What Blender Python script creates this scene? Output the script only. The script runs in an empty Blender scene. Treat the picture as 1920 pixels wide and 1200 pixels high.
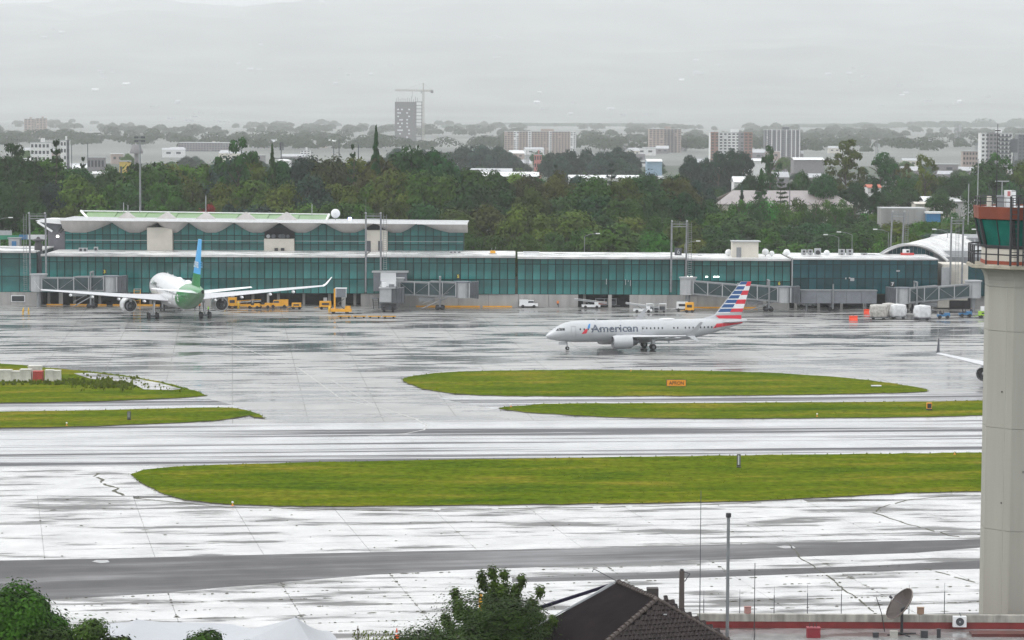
import bpy, bmesh, math, random
import numpy as np
from mathutils import Vector, Matrix, Euler, noise as mnoise
rad = math.radians
scene = bpy.context.scene
C = scene.collection

# ------------------------------------------------------------------ camera
CAM_H, F_PX = 44.3, 5000.0                      # eye height (m); focal length in pixels of a 1920 wide frame
PITCH, ROLL = math.atan(390 / 5000), rad(0.25)
cam_data = bpy.data.cameras.new('camera')
cam = bpy.data.objects.new('camera', cam_data)
C.objects.link(cam)
cam_data.sensor_width, cam_data.lens = 36.0, F_PX / 1920 * 36.0
cam_data.clip_start, cam_data.clip_end = 1.0, 60000
RM = Matrix.Rotation(rad(90) - PITCH, 4, 'X') @ Matrix.Rotation(ROLL, 4, 'Z')
cam.matrix_world = Matrix.Translation((0, 0, CAM_H)) @ RM
scene.camera = cam

# ------------------------------------------------------------------ sky, sun, exposure
SUN_EL, SUN_ROT = rad(46), rad(-100)
world = bpy.data.worlds.new('World'); scene.world = world; world.use_nodes = True
nt = world.node_tree; nt.nodes.clear()
wo = nt.nodes.new('ShaderNodeOutputWorld'); bg = nt.nodes.new('ShaderNodeBackground')
sk = nt.nodes.new('ShaderNodeTexSky'); sk.sky_type = 'NISHITA'; sk.sun_disc = False
sk.sun_elevation, sk.sun_rotation = SUN_EL, SUN_ROT
sk.air_density, sk.dust_density, sk.ozone_density = 1.0, 6.0, 1.0
hs = nt.nodes.new('ShaderNodeHueSaturation'); hs.inputs['Saturation'].default_value = 0.06
tc = nt.nodes.new('ShaderNodeTexCoord'); sep = nt.nodes.new('ShaderNodeSeparateXYZ')
ramp = nt.nodes.new('ShaderNodeValToRGB')        # an overcast deck: brightening smoothly from the horizon up
ramp.color_ramp.elements[0].position = 0.0; ramp.color_ramp.elements[0].color = (0.665, 0.69, 0.705, 1)
ramp.color_ramp.elements[1].position = 1.0; ramp.color_ramp.elements[1].color = (1.48, 1.51, 1.54, 1)
e = ramp.color_ramp.elements.new(0.03); e.color = (0.70, 0.722, 0.735, 1); e = ramp.color_ramp.elements.new(0.16); e.color = (1.36, 1.39, 1.42, 1)
cn = nt.nodes.new('ShaderNodeTexNoise'); cn.inputs['Scale'].default_value = 3.0; cn.inputs['Detail'].default_value = 5
cr = nt.nodes.new('ShaderNodeMapRange'); cr.inputs['To Min'].default_value = 0.9; cr.inputs['To Max'].default_value = 1.1
mul = nt.nodes.new('ShaderNodeVectorMath'); mul.operation = 'SCALE'
deck = nt.nodes.new('ShaderNodeVectorMath'); deck.operation = 'SCALE'; deck.inputs['Scale'].default_value = 10.0
mx = nt.nodes.new('ShaderNodeMixRGB'); mx.inputs['Fac'].default_value = 0.88
L = nt.links.new
L(sk.outputs[0], hs.inputs['Color']); L(tc.outputs['Generated'], sep.inputs[0]); L(sep.outputs['Z'], ramp.inputs[0])
L(tc.outputs['Generated'], cn.inputs['Vector']); L(cn.outputs['Fac'], cr.inputs['Value'])
L(ramp.outputs[0], mul.inputs[0]); L(cr.outputs[0], mul.inputs['Scale']); L(mul.outputs[0], deck.inputs[0])
L(hs.outputs[0], mx.inputs[1]); L(deck.outputs[0], mx.inputs[2]); L(mx.outputs[0], bg.inputs[0])
bg.inputs[1].default_value = 0.1
L(bg.outputs[0], wo.inputs[0])
sun = bpy.data.lights.new('sun', 'SUN'); sun.energy = 1.0; sun.angle = rad(40); sun.color = (1, 0.97, 0.93)
so = bpy.data.objects.new('sun', sun); C.objects.link(so)
sdir = Vector((math.sin(SUN_ROT) * math.cos(SUN_EL), math.cos(SUN_ROT) * math.cos(SUN_EL), math.sin(SUN_EL)))
so.rotation_euler = sdir.to_track_quat('Z', 'Y').to_euler()
vs = scene.view_settings
vs.view_transform = 'Standard'; vs.look = 'None'; vs.gamma = 1; vs.use_curve_mapping = False
vs.exposure = 0.2
HAZE_DENSITY = 0.0001
cy = scene.cycles
cy.use_denoising = True
cy.max_bounces = 8; cy.diffuse_bounces = 2; cy.glossy_bounces = 3; cy.transmission_bounces = 4
cy.volume_bounces = 2; cy.transparent_max_bounces = 8; cy.sample_clamp_indirect = 6

# ------------------------------------------------------------------ pixel -> world helpers (photo pixels, 1920 x 1200)
R3 = RM.to_3x3()
def _dir(px, py): return R3 @ Vector(((px - 960) / F_PX, -(py - 600) / F_PX, -1))
def W(px, py, Y):                                # the point at distance Y seen at a pixel
    d = _dir(px, py); t = Y / d.y
    return Vector((d.x * t, Y, CAM_H + d.z * t))
def G(px, py, z=0.0):                            # the point of the level z seen at a pixel
    d = _dir(px, py); t = (z - CAM_H) / d.z
    return Vector((d.x * t, d.y * t, z))
def X(px, Y): return W(px, 600, Y).x
def Z(py, Y, px=960): return W(px, py, Y).z

def sstep(a, b, t):
    t = min(1, max(0, (t - a) / (b - a))); return t * t * (3 - 2 * t)
def FAR(Y): return Y if Y < 1100 else 1100 + (Y - 1100) * 2.2     # distances of the town beyond the wood
def terrain(x, y):
    z = -0.3
    z += 7.0 * sstep(655, 760, y) * (1 - sstep(850, 1300, y))
    if y > 3000:
        n = mnoise.noise(Vector((x / 1500, y / 2400, 0.3)))
        px = 960 + x / y * F_PX
        z += (8 * sstep(1330, 1950, px) + 2 + 3 * n) * sstep(6500, 9000, y)
        z += 820 * sstep(8500, 19500, y) ** 1.25 * (1 + 0.22 * n + 0.10 * mnoise.noise(Vector((x / 500, y / 800, 5))))
        z += 14 * mnoise.noise(Vector((x / 300, y / 420, 9))) * sstep(9500, 11500, y)
    return z

# ------------------------------------------------------------------ materials
MATS = {}
def mat(name, col, rough=0.6, metal=0.0, var=0.10, scale=1.0, bump=0.0, spec=0.5, rnd=0.0, emit=0.0, coat=0.0, streak=None):
    if name in MATS: return MATS[name]
    m = bpy.data.materials.new(name); m.use_nodes = True; MATS[name] = m
    n = m.node_tree.nodes; l = m.node_tree.links.new; b = n['Principled BSDF']
    b.inputs['Roughness'].default_value = rough; b.inputs['Metallic'].default_value = metal
    b.inputs['Specular IOR Level'].default_value = spec; b.inputs['Coat Weight'].default_value = coat
    tc = n.new('ShaderNodeTexCoord'); no = n.new('ShaderNodeTexNoise')
    no.inputs['Scale'].default_value = scale; no.inputs['Detail'].default_value = 5
    src = tc.outputs['Object']
    if streak:
        mp = n.new('ShaderNodeMapping'); mp.inputs['Scale'].default_value = streak; l(src, mp.inputs[0]); src = mp.outputs[0]
    l(src, no.inputs['Vector'])
    mr = n.new('ShaderNodeMapRange'); mr.inputs['From Min'].default_value = 0.3; mr.inputs['From Max'].default_value = 0.7
    mr.inputs['To Min'].default_value = 1 - var; mr.inputs['To Max'].default_value = 1 + var; l(no.outputs['Fac'], mr.inputs['Value'])
    hv = n.new('ShaderNodeHueSaturation'); hv.inputs['Color'].default_value = (*col, 1); l(mr.outputs[0], hv.inputs['Value'])
    out = hv.outputs[0]
    if rnd:
        oi = n.new('ShaderNodeObjectInfo'); m2 = n.new('ShaderNodeMapRange')
        m2.inputs['To Min'].default_value = 1 - rnd; m2.inputs['To Max'].default_value = 1 + rnd; l(oi.outputs['Random'], m2.inputs['Value'])
        h2 = n.new('ShaderNodeHueSaturation'); l(out, h2.inputs['Color']); l(m2.outputs[0], h2.inputs['Value']); out = h2.outputs[0]
    l(out, b.inputs['Base Color'])
    if bump:
        bp = n.new('ShaderNodeBump'); bp.inputs['Strength'].default_value = bump; bp.inputs['Distance'].default_value = 0.05
        l(no.outputs['Fac'], bp.inputs['Height']); l(bp.outputs[0], b.inputs['Normal'])
    if emit:
        b.inputs['Emission Color'].default_value = (*col, 1); b.inputs['Emission Strength'].default_value = emit
    return m

def wet(name, dry, puddle, r_dry, r_wet, angle, sc, lo, hi, fine=0.25, bump=0.15, joints=None, spec=0.5, big=0.5):
    """wet paving: a film of water (smooth) broken by damp, rougher patches; world coordinates, metres"""
    m = bpy.data.materials.new(name); m.use_nodes = True; MATS[name] = m
    n = m.node_tree.nodes; l = m.node_tree.links.new; b = n['Principled BSDF']
    ge = n.new('ShaderNodeNewGeometry'); mp = n.new('ShaderNodeMapping')
    mp.inputs['Rotation'].default_value = (0, 0, -angle); l(ge.outputs['Position'], mp.inputs[0])
    m1 = n.new('ShaderNodeMapping'); m1.inputs['Scale'].default_value = (sc[0], sc[1], 1); l(mp.outputs[0], m1.inputs[0])
    n1 = n.new('ShaderNodeTexNoise'); n1.inputs['Scale'].default_value = 1; n1.inputs['Detail'].default_value = 7
    n1.inputs['Roughness'].default_value = 0.62; l(m1.outputs[0], n1.inputs['Vector'])
    rp = n.new('ShaderNodeMapRange'); rp.interpolation_type = 'SMOOTHSTEP'
    m0 = n.new('ShaderNodeMapping'); m0.inputs['Scale'].default_value = (sc[0] * .45, sc[1] * .22, 1); l(mp.outputs[0], m0.inputs[0])
    n0 = n.new('ShaderNodeTexNoise'); n0.inputs['Scale'].default_value = 1; n0.inputs['Detail'].default_value = 3; l(m0.outputs[0], n0.inputs['Vector'])
    sm = n.new('ShaderNodeMath'); sm.operation = 'MULTIPLY_ADD'; sm.inputs[1].default_value = big; l(n0.outputs['Fac'], sm.inputs[0]); sm2 = n.new('ShaderNodeMath'); sm2.operation = 'ADD'; sm2.inputs[1].default_value = -.5 * big; l(n1.outputs['Fac'], sm2.inputs[0]); l(sm2.outputs[0], sm.inputs[2])
    rp.inputs['From Min'].default_value = lo; rp.inputs['From Max'].default_value = hi; l(sm.outputs[0], rp.inputs['Value'])
    n2 = n.new('ShaderNodeTexNoise'); n2.inputs['Scale'].default_value = fine; n2.inputs['Detail'].default_value = 8; l(mp.outputs[0], n2.inputs['Vector'])
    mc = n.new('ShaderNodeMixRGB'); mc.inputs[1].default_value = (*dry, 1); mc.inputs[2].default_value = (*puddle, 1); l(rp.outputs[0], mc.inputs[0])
    hv = n.new('ShaderNodeHueSaturation'); l(mc.outputs[0], hv.inputs['Color'])
    vr = n.new('ShaderNodeMapRange'); vr.inputs['From Min'].default_value = 0.25; vr.inputs['From Max'].default_value = 0.75
    vr.inputs['To Min'].default_value = 0.72; vr.inputs['To Max'].default_value = 1.28; l(n2.outputs['Fac'], vr.inputs['Value']); l(vr.outputs[0], hv.inputs['Value'])
    col = hv.outputs[0]
    if joints:
        br = n.new('ShaderNodeTexBrick'); br.offset = 0
        br.inputs['Scale'].default_value = 1; br.inputs['Brick Width'].default_value = joints[0]; br.inputs['Row Height'].default_value = joints[1]
        br.inputs['Mortar Size'].default_value = joints[2]; br.inputs['Color1'].default_value = br.inputs['Color2'].default_value = (1, 1, 1, 1)
        br.inputs['Mortar'].default_value = (0.35, 0.34, 0.3, 1); l(mp.outputs[0], br.inputs['Vector'])
        mm = n.new('ShaderNodeMixRGB'); mm.blend_type = 'MULTIPLY'; mm.inputs[0].default_value = 1; l(col, mm.inputs[1]); l(br.outputs[0], mm.inputs[2]); col = mm.outputs[0]
    l(col, b.inputs['Base Color'])
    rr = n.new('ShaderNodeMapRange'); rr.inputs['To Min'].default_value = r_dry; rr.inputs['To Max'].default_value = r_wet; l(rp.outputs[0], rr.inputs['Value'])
    ra = n.new('ShaderNodeMath'); ra.operation = 'MULTIPLY_ADD'; ra.inputs[1].default_value = 0.12; ra.use_clamp = True
    l(n2.outputs['Fac'], ra.inputs[0]); l(rr.outputs[0], ra.inputs[2]); l(ra.outputs[0], b.inputs['Roughness'])
    sr = n.new('ShaderNodeMapRange'); sr.inputs['To Min'].default_value = spec * .7; sr.inputs['To Max'].default_value = spec; l(rp.outputs[0], sr.inputs['Value']); l(sr.outputs[0], b.inputs['Specular IOR Level'])
    n3 = n.new('ShaderNodeTexNoise'); n3.inputs['Scale'].default_value = 1.6; n3.inputs['Detail'].default_value = 4; l(mp.outputs[0], n3.inputs['Vector'])
    bp = n.new('ShaderNodeBump'); bp.inputs['Distance'].default_value = 0.02
    bs = n.new('ShaderNodeMapRange'); bs.inputs['To Min'].default_value = bump; bs.inputs['To Max'].default_value = bump * 0.12; l(rp.outputs[0], bs.inputs['Value'])
    l(bs.outputs[0], bp.inputs['Strength']); l(n3.outputs['Fac'], bp.inputs['Height']); l(bp.outputs[0], b.inputs['Normal'])
    return m

def leafmat(name, col, var=0.35, dark=0.5):
    if name in MATS: return MATS[name]
    m = bpy.data.materials.new(name); m.use_nodes = True; MATS[name] = m
    n = m.node_tree.nodes; l = m.node_tree.links.new; b = n['Principled BSDF']
    b.inputs['Roughness'].default_value = 0.6; b.inputs['Specular IOR Level'].default_value = 0.06
    ge = n.new('ShaderNodeNewGeometry'); oi = n.new('ShaderNodeObjectInfo'); no = n.new('ShaderNodeTexNoise')
    no.inputs['Scale'].default_value = 0.35; no.inputs['Detail'].default_value = 3; l(ge.outputs['Position'], no.inputs['Vector'])
    ad = n.new('ShaderNodeMath'); ad.operation = 'ADD'; l(no.outputs['Fac'], ad.inputs[0])
    mr = n.new('ShaderNodeMapRange'); mr.inputs['To Min'].default_value = -0.09; mr.inputs['To Max'].default_value = 0.09; l(ge.outputs['Random Per Island'], mr.inputs['Value']); l(mr.outputs[0], ad.inputs[1])
    rp = n.new('ShaderNodeMapRange'); rp.inputs['From Min'].default_value = 0.28; rp.inputs['From Max'].default_value = 0.75
    rp.inputs['To Min'].default_value = dark; rp.inputs['To Max'].default_value = 1 + var; l(ad.outputs[0], rp.inputs['Value'])
    hv = n.new('ShaderNodeHueSaturation'); hv.inputs['Color'].default_value = (*col, 1); ov = n.new('ShaderNodeMath'); ov.operation = 'MULTIPLY_ADD'; ov.inputs[1].default_value = 17.3; l(oi.outputs['Random'], ov.inputs[0]); fr_ = n.new('ShaderNodeMath'); fr_.operation = 'FRACT'; l(ov.outputs[0], fr_.inputs[0]); vm = n.new('ShaderNodeMapRange'); vm.inputs['To Min'].default_value = .68; vm.inputs['To Max'].default_value = 1.42; l(fr_.outputs[0], vm.inputs['Value']); vx = n.new('ShaderNodeMath'); vx.operation = 'MULTIPLY'; l(vm.outputs[0], vx.inputs[0]); l(rp.outputs[0], vx.inputs[1]); l(vx.outputs[0], hv.inputs['Value'])
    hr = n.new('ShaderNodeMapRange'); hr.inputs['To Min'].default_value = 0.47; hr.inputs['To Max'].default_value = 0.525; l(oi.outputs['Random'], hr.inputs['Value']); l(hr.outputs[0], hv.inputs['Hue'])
    l(hv.outputs[0], b.inputs['Base Color'])
    return m

WHITE = mat('white_paint', (0.76, 0.77, 0.78), 0.35, var=0.05)
PLANEW = mat('aircraft_white', (0.80, 0.81, 0.82), 0.28, var=0.03, scale=0.6, coat=0.3)
SILVER = mat('aircraft_silver', (0.46, 0.48, 0.50), 0.3, metal=0.15, var=0.04, scale=0.5, coat=0.3)
WINGGREY = mat('wing_grey', (0.50, 0.51, 0.53), 0.4, var=0.06, scale=0.7)
DARK = mat('dark_metal', (0.03, 0.03, 0.035), 0.5)
RUBBER = mat('rubber', (0.018, 0.018, 0.02), 0.7)
STEEL = mat('galvanised_steel', (0.22, 0.23, 0.24), 0.5, metal=0.3, var=0.15, scale=1.5)
STEELD = mat('grey_steel', (0.08, 0.088, 0.10), 0.5, metal=0.2, var=0.2)
GREYP = mat('grey_panel', (0.17, 0.185, 0.21), 0.45, var=0.12, scale=0.8)
LIGHTP = mat('light_panel', (0.36, 0.372, 0.385), 0.4, var=0.08)
CONC = mat('concrete_wall', (0.36, 0.35, 0.32), 0.75, var=0.18, scale=0.5, bump=0.2)
CREAM = mat('cream_wall', (0.56, 0.53, 0.47), 0.7, var=0.10, scale=0.4)
YELLOW = mat('yellow_paint', (0.75, 0.36, 0.02), 0.4, var=0.12)
ORANGE = mat('orange_paint', (0.78, 0.16, 0.015), 0.4, var=0.1)
RED = mat('red_paint', (0.55, 0.035, 0.03), 0.4, var=0.1)
BLUE = mat('blue_paint', (0.03, 0.16, 0.34), 0.4, var=0.1)
GLASSD = mat('dark_glass', (0.015, 0.02, 0.025), 0.08, var=0.05, spec=0.6)
TEAL = mat('teal_glass', (0.017, 0.118, 0.113), 0.09, var=0.75, scale=0.13, spec=0.5, rnd=0.3)  # wide colour noise stands in for uneven reflections on the panes
TEALD = mat('deep_teal_glass', (0.006, 0.056, 0.068), 0.10, var=0.45, scale=0.22, spec=0.3, rnd=0.35)
TEALJ = mat('bridge_glass', (0.025, 0.05, 0.058), 0.12, var=0.3, scale=0.5, spec=0.5)
MULL = mat('mullion', (0.004, 0.018, 0.02), 0.6, spec=0.05)
BARK = mat('bark', (0.07, 0.055, 0.04), 0.9, var=0.25)
SKIN = mat('skin', (0.35, 0.19, 0.12), 0.6)
LAMP = mat('lit_lamp', (1.0, 0.97, 0.9), 0.5, emit=4.0)

# ------------------------------------------------------------------ mesh builder
class MB:
    def __init__(self): self.v = []; self.f = []; self.m = []
    def add(self, vs, fs, m=0):
        o = len(self.v); self.v.extend([tuple(p) for p in vs])
        for f in fs: self.f.append([i + o for i in f]); self.m.append(m)
        return self
    def box(self, c, s, rz=0.0, m=0, taper=1.0):
        x, y, z = s[0] / 2, s[1] / 2, s[2] / 2; ca, sa = math.cos(rz), math.sin(rz); vs = []
        for k in (-1, 1):
            t = taper if k > 0 else 1
            for i, j in ((-1, -1), (1, -1), (1, 1), (-1, 1)):
                a, b = i * x * t, j * y * t
                vs.append((c[0] + a * ca - b * sa, c[1] + a * sa + b * ca, c[2] + k * z))
        return self.add(vs, [(3, 2, 1, 0), (4, 5, 6, 7), (0, 1, 5, 4), (1, 2, 6, 5), (2, 3, 7, 6), (3, 0, 4, 7)], m)
    def cyl(self, p0, p1, r0, r1=None, n=8, m=0):
        p0, p1 = Vector(p0), Vector(p1); r1 = r0 if r1 is None else r1
        q = (p1 - p0).to_track_quat('Z', 'Y'); vs = []
        for p, r in ((p0, r0), (p1, r1)):
            for i in range(n):
                a = 2 * math.pi * i / n; vs.append(p + q @ Vector((r * math.cos(a), r * math.sin(a), 0)))
        fs = [(i, (i + 1) % n, n + (i + 1) % n, n + i) for i in range(n)]
        fs += [tuple(range(n - 1, -1, -1)), tuple(range(n, 2 * n))]
        return self.add(vs, fs, m)
    def tube(self, pts, r, n=6, m=0):
        pts = [Vector(p) for p in pts]
        for a, b in zip(pts, pts[1:]): self.cyl(a, b, r, r, n, m)
        return self
    def loft(self, rings, m=0, cap=True):
        n = len(rings[0]); vs = [p for r in rings for p in r]; fs = []
        for k in range(len(rings) - 1):
            for i in range(n):
                j = (i + 1) % n; fs.append((k * n + i, k * n + j, (k + 1) * n + j, (k + 1) * n + i))
        if cap: fs += [tuple(range(n - 1, -1, -1)), tuple(range((len(rings) - 1) * n, len(rings) * n))]
        return self.add(vs, fs, m)
    def lathe(self, prof, c, axis='X', n=20, m=0, cap=False):    # prof: (distance along the axis, radius)
        rings = []
        for d, r in prof:
            ring = []
            for i in range(n):
                a = 2 * math.pi * i / n; u, w = r * math.cos(a), r * math.sin(a)
                p = {'X': (d, u, w), 'Y': (u, d, w), 'Z': (u, w, d)}[axis]
                ring.append((c[0] + p[0], c[1] + p[1], c[2] + p[2]))
            rings.append(ring)
        return self.loft(rings, m, cap)
    def prism(self, poly, off, m=0):                             # polygon (3-D points) swept along a vector
        n = len(poly); o = Vector(off); a = [Vector(p) for p in poly]
        return self.add(a + [p + o for p in a], [tuple(range(n - 1, -1, -1)), tuple(range(n, 2 * n))] +
                        [(i, (i + 1) % n, n + (i + 1) % n, n + i) for i in range(n)], m)
    def sphere(self, c, r, m=0, n=12, sq=(1, 1, 1)):
        k = n // 2; rings = []
        for j in range(1, k):
            t = math.pi * j / k
            rings.append([(c[0] + r * sq[0] * math.sin(t) * math.cos(2 * math.pi * i / n), c[1] + r * sq[1] * math.sin(t) * math.sin(2 * math.pi * i / n),
                           c[2] + r * sq[2] * math.cos(t)) for i in range(n)])
        return self.loft(rings, m)
    def mesh(self, name, mats, smooth=False, fix=True):
        me = bpy.data.meshes.new(name); me.from_pydata(self.v, [], self.f)
        for q in (mats if isinstance(mats, (list, tuple)) else [mats]): me.materials.append(q)
        me.polygons.foreach_set('material_index', self.m)
        if fix:
            bm = bmesh.new(); bm.from_mesh(me); bmesh.ops.recalc_face_normals(bm, faces=bm.faces); bm.to_mesh(me); bm.free()
        me.polygons.foreach_set('use_smooth', [bool(smooth)] * len(me.polygons))
        if smooth:
            try: me.set_sharp_from_angle(angle=rad(40))
            except Exception: pass
        me.update(); return me
    def build(self, name, mats, parent=None, smooth=False, fix=True, loc=None):
        return link(name, self.mesh(name, mats, smooth, fix), parent, loc)
def link(name, me, parent=None, loc=None, rz=0.0):
    o = bpy.data.objects.new(name, me); C.objects.link(o)
    if parent is not None: o.parent = parent
    if loc is not None: o.location = loc
    if rz: o.rotation_euler = (0, 0, rz)
    return o
def tag(o, label=None, cat=None, group=None, kind=None):
    if label: o['label'] = label
    if cat: o['category'] = cat
    if group: o['group'] = group
    if kind: o['kind'] = kind
    return o
def thing(name, label, cat, loc=(0, 0, 0), rz=0.0, group=None):
    o = bpy.data.objects.new(name, None); C.objects.link(o); o.location = loc; o.rotation_euler = (0, 0, rz)
    o.empty_display_size = 0.5
    return tag(o, label, cat, group)
KIDS = {}
def dup(root, label, loc=None, rz=None, group=None, scale=None):
    def cp(o, par):
        c = o.copy(); C.objects.link(c); c.parent = par
        if par is not None: c.matrix_parent_inverse = o.matrix_parent_inverse
        for ch in list(o.children): cp(ch, c)
        return c
    r = cp(root, None); r['label'] = label
    if group: r['group'] = group
    if loc is not None: r.location = loc
    if rz is not None: r.rotation_euler = (0, 0, rz)
    if scale is not None: r.scale = scale
    return r

def text_mesh(s, size, bold=0.0):
    cu = bpy.data.curves.new('lettering', 'FONT'); cu.body = s; cu.size = size; cu.offset = bold; cu.resolution_u = 3
    o = bpy.data.objects.new('lettering', cu); C.objects.link(o)
    dg = bpy.context.evaluated_depsgraph_get(); me = bpy.data.meshes.new_from_object(o.evaluated_get(dg))
    C.objects.unlink(o); bpy.data.objects.remove(o); me.materials.clear()
    return me
# ================================================================== THE SETTING
RWY = math.atan2((G(1840, 850) - G(0, 867)).y, (G(1840, 850) - G(0, 867)).x)     # heading of the runway on the ground
WET_APRON = wet('wet_apron', (0.30, 0.297, 0.292), (0.09, 0.09, 0.094), 0.34, 0.05, RWY, (0.055, 0.31), 0.475, 0.56, 0.09, 0.3, (10.8, 6.0, 0.06), big=.6)
WET_SLAB = wet('wet_slab', (0.15, 0.147, 0.146), (0.47, 0.465, 0.46), 0.6, 0.12, RWY, (0.075, 0.36), 0.39, 0.51, 0.2, 0.25, big=.45)  # pale puddle colour paints in part of the sky's sheen
WET_RWY = wet('wet_runway', (0.06, 0.06, 0.066), (0.40, 0.40, 0.405), 0.55, 0.11, RWY, (0.007, 0.34), 0.40, 0.52, 0.12, 0.2)  # water streaks coloured pale, like the sky they reflect
ASPHALT = wet('damp_asphalt', (0.075, 0.073, 0.076), (0.14, 0.138, 0.142), 0.6, 0.34, RWY + rad(4), (0.03, 0.25), 0.42, 0.75, 0.3, 0.35, spec=0.32)
EARTH = mat('city_ground', (0.040, 0.056, 0.034), 0.9, var=0.5, scale=0.012)
DIRT = mat('wet_dirt', (0.07, 0.06, 0.042), 0.6, var=0.3, scale=0.4)

# ground: one sheet to the horizon
mb = MB()
ys = [-60, 100, 200, 300, 400, 500, 600, 650] + [650 + 15 * i for i in range(1, 14)] + [900 + 80 * i for i in range(20)] + [2500 + 260 * i for i in range(64)] + [19200, 20200, 21500]
NXG = 64
vs, fs = [], []
for y in ys:
    hw = max(500, 0.30 * y + 200)
    for i in range(NXG + 1):
        x = -hw + 2 * hw * i / NXG
        vs.append((x, y, terrain(x, y)))
for j in range(len(ys) - 1):
    for i in range(NXG):
        a = j * (NXG + 1) + i; fs.append((a, a + 1, a + NXG + 2, a + NXG + 1))
mb.add(vs, fs)
HILLM = mat('hazed_urban_hillside', (0.14, 0.15, 0.138), 0.9, var=0.4, scale=0.0018)  # pale town ground; part of its paleness is painted haze
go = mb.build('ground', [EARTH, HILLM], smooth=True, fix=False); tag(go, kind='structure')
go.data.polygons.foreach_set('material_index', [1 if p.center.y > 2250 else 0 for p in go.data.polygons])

def sheet(name, px_poly, z, m, thick=0.0, sub=None):
    pts = [G(p[0], p[1], z) for p in px_poly]
    mb = MB()
    if thick: mb.prism([(p.x, p.y, z - thick) for p in pts], (0, 0, thick))
    else: mb.add(pts, [tuple(range(len(pts)))])
    return mb.build(name, m)
# apron: concrete from the near slabs to the terminal and beyond its ends
mb = MB(); mb.box((0, 473, -0.1), (900, 337, 0.2))
tag(mb.build('apron', WET_APRON), kind='structure')
mb = MB(); mb.box((0, 262, -0.18), (600, 84, 0.2))
bed = tag(mb.build('pavement_bed', mat('joint_fill', (.13, .125, .11), .6)), kind='structure')
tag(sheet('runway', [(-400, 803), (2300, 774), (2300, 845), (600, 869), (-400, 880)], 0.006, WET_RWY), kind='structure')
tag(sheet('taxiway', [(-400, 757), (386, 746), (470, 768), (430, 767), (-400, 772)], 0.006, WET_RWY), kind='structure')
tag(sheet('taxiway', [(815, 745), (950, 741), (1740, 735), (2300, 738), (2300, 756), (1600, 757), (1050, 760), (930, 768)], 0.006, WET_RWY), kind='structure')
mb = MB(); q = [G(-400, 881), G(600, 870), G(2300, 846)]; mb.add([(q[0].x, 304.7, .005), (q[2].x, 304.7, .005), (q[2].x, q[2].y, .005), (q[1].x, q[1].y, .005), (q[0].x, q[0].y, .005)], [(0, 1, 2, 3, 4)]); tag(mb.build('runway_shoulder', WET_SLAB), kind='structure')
B1 = [(-400, 1059), (0, 1051), (200, 1047), (400, 1042), (800, 1033), (1060, 1029), (1500, 1018), (1900, 1010), (2300, 1000), (2300, 1016), (1838, 1026), (1720, 1036),
      (1500, 1043), (1200, 1054), (1050, 1061), (860, 1068), (700, 1077), (480, 1095), (300, 1112), (100, 1123), (-400, 1150)]
B2 = [(960, 1084), (1020, 1080), (1300, 1070), (1600, 1062), (1838, 1051), (2300, 1038), (2300, 1050), (1838, 1066), (1600, 1072), (1300, 1083), (1020, 1090), (960, 1091)]
tag(sheet('asphalt_strip', B1, 0.012, ASPHALT), kind='structure')
tag(sheet('asphalt_strip', B2, 0.012, ASPHALT), kind='structure')

# near pavement: single concrete slabs with open joints
def inside(p, poly):
    c = False; n = len(poly)
    for i in range(n):
        a, b = poly[i], poly[(i + 1) % n]
        if (a[1] > p[1]) != (b[1] > p[1]) and p[0] < (b[0] - a[0]) * (p[1] - a[1]) / (b[1] - a[1]) + a[0]: c = not c
    return c
SLAB = tag(bpy.data.objects.new('slab_paving', None), kind='structure'); C.objects.link(SLAB)
SA = rad(11); ca, sa = math.cos(SA), math.sin(SA)
G3P = [(248, 890), (270, 882), (330, 876), (600, 868), (1000, 861), (1400, 855), (1900, 849), (2300, 843), (2300, 912), (1900, 921), (1700, 926), (1500, 936), (1330, 943),
       (1000, 947), (700, 950), (500, 950), (420, 946), (350, 938), (300, 925), (265, 905)]
b1g = [(G(*p).x, G(*p).y) for p in B1]; g3g = [(G(*p).x, G(*p).y) for p in G3P]
rng = random.Random(4)
SW, SD = 10.8, 3.9
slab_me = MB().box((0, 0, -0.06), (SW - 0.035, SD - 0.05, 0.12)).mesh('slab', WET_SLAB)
weeds = MB(); weed_pts = []; nslab = 0; rest = MB()
for r in range(-4, 30):
    for q in range(-16, 17):
        u, v = q * SW, r * SD
        x, y = u * ca - v * sa, 222 + u * sa + v * ca
        if not (222 < y < 304.5): continue
        if abs(x) > 0.192 * y + 9: 
            if abs(x) < 120: rest.box((x, y, -0.061), (SW - 0.035, SD - 0.05, 0.12), SA)
            continue
        dz = rng.uniform(-0.012, 0.0)
        hid = inside((x, y - 1.5), b1g) and inside((x, y + 1.5), b1g)
        if hid or nslab >= 298: rest.box((x, y, -0.062 + dz), (SW - 0.035, SD - 0.05, 0.12), SA)
        else:
            o = link('slab', slab_me, SLAB, (x, y, dz)); nslab += 1
            o.rotation_euler = (rng.uniform(-.0016, .0016), rng.uniform(-.0008, .0008), SA)
        near = y < 262 and not hid
        for k in range(24 if near else 3):         # weeds and dirt in the joints
            t = rng.random()
            if rng.random() < (0.86 if (q + r // 9) % 2 else .72): a, b = (t - .5) * SW, -SD / 2
            else: a, b = -SW / 2, (t - .5) * SD
            wx, wy = u + a, v + b
            weed_pts.append((wx * ca - wy * sa, 222 + wx * sa + wy * ca, rng.choice((.5, .8, 1.0, 1.0, 2.2))))
tag(rest.build('slab_bed', WET_SLAB, SLAB), kind='stuff')
for x, y, s in weed_pts:
    if rng.random() < 0.62 or inside((x, y), b1g): continue
    w, d, h = rng.uniform(.12, .42) * s, rng.uniform(.06, .12), rng.uniform(.02, .07)
    weeds.box((x, y, h / 2 - 0.005), (w, d, h), SA + rng.uniform(-.2, .2), taper=0.5)
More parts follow.
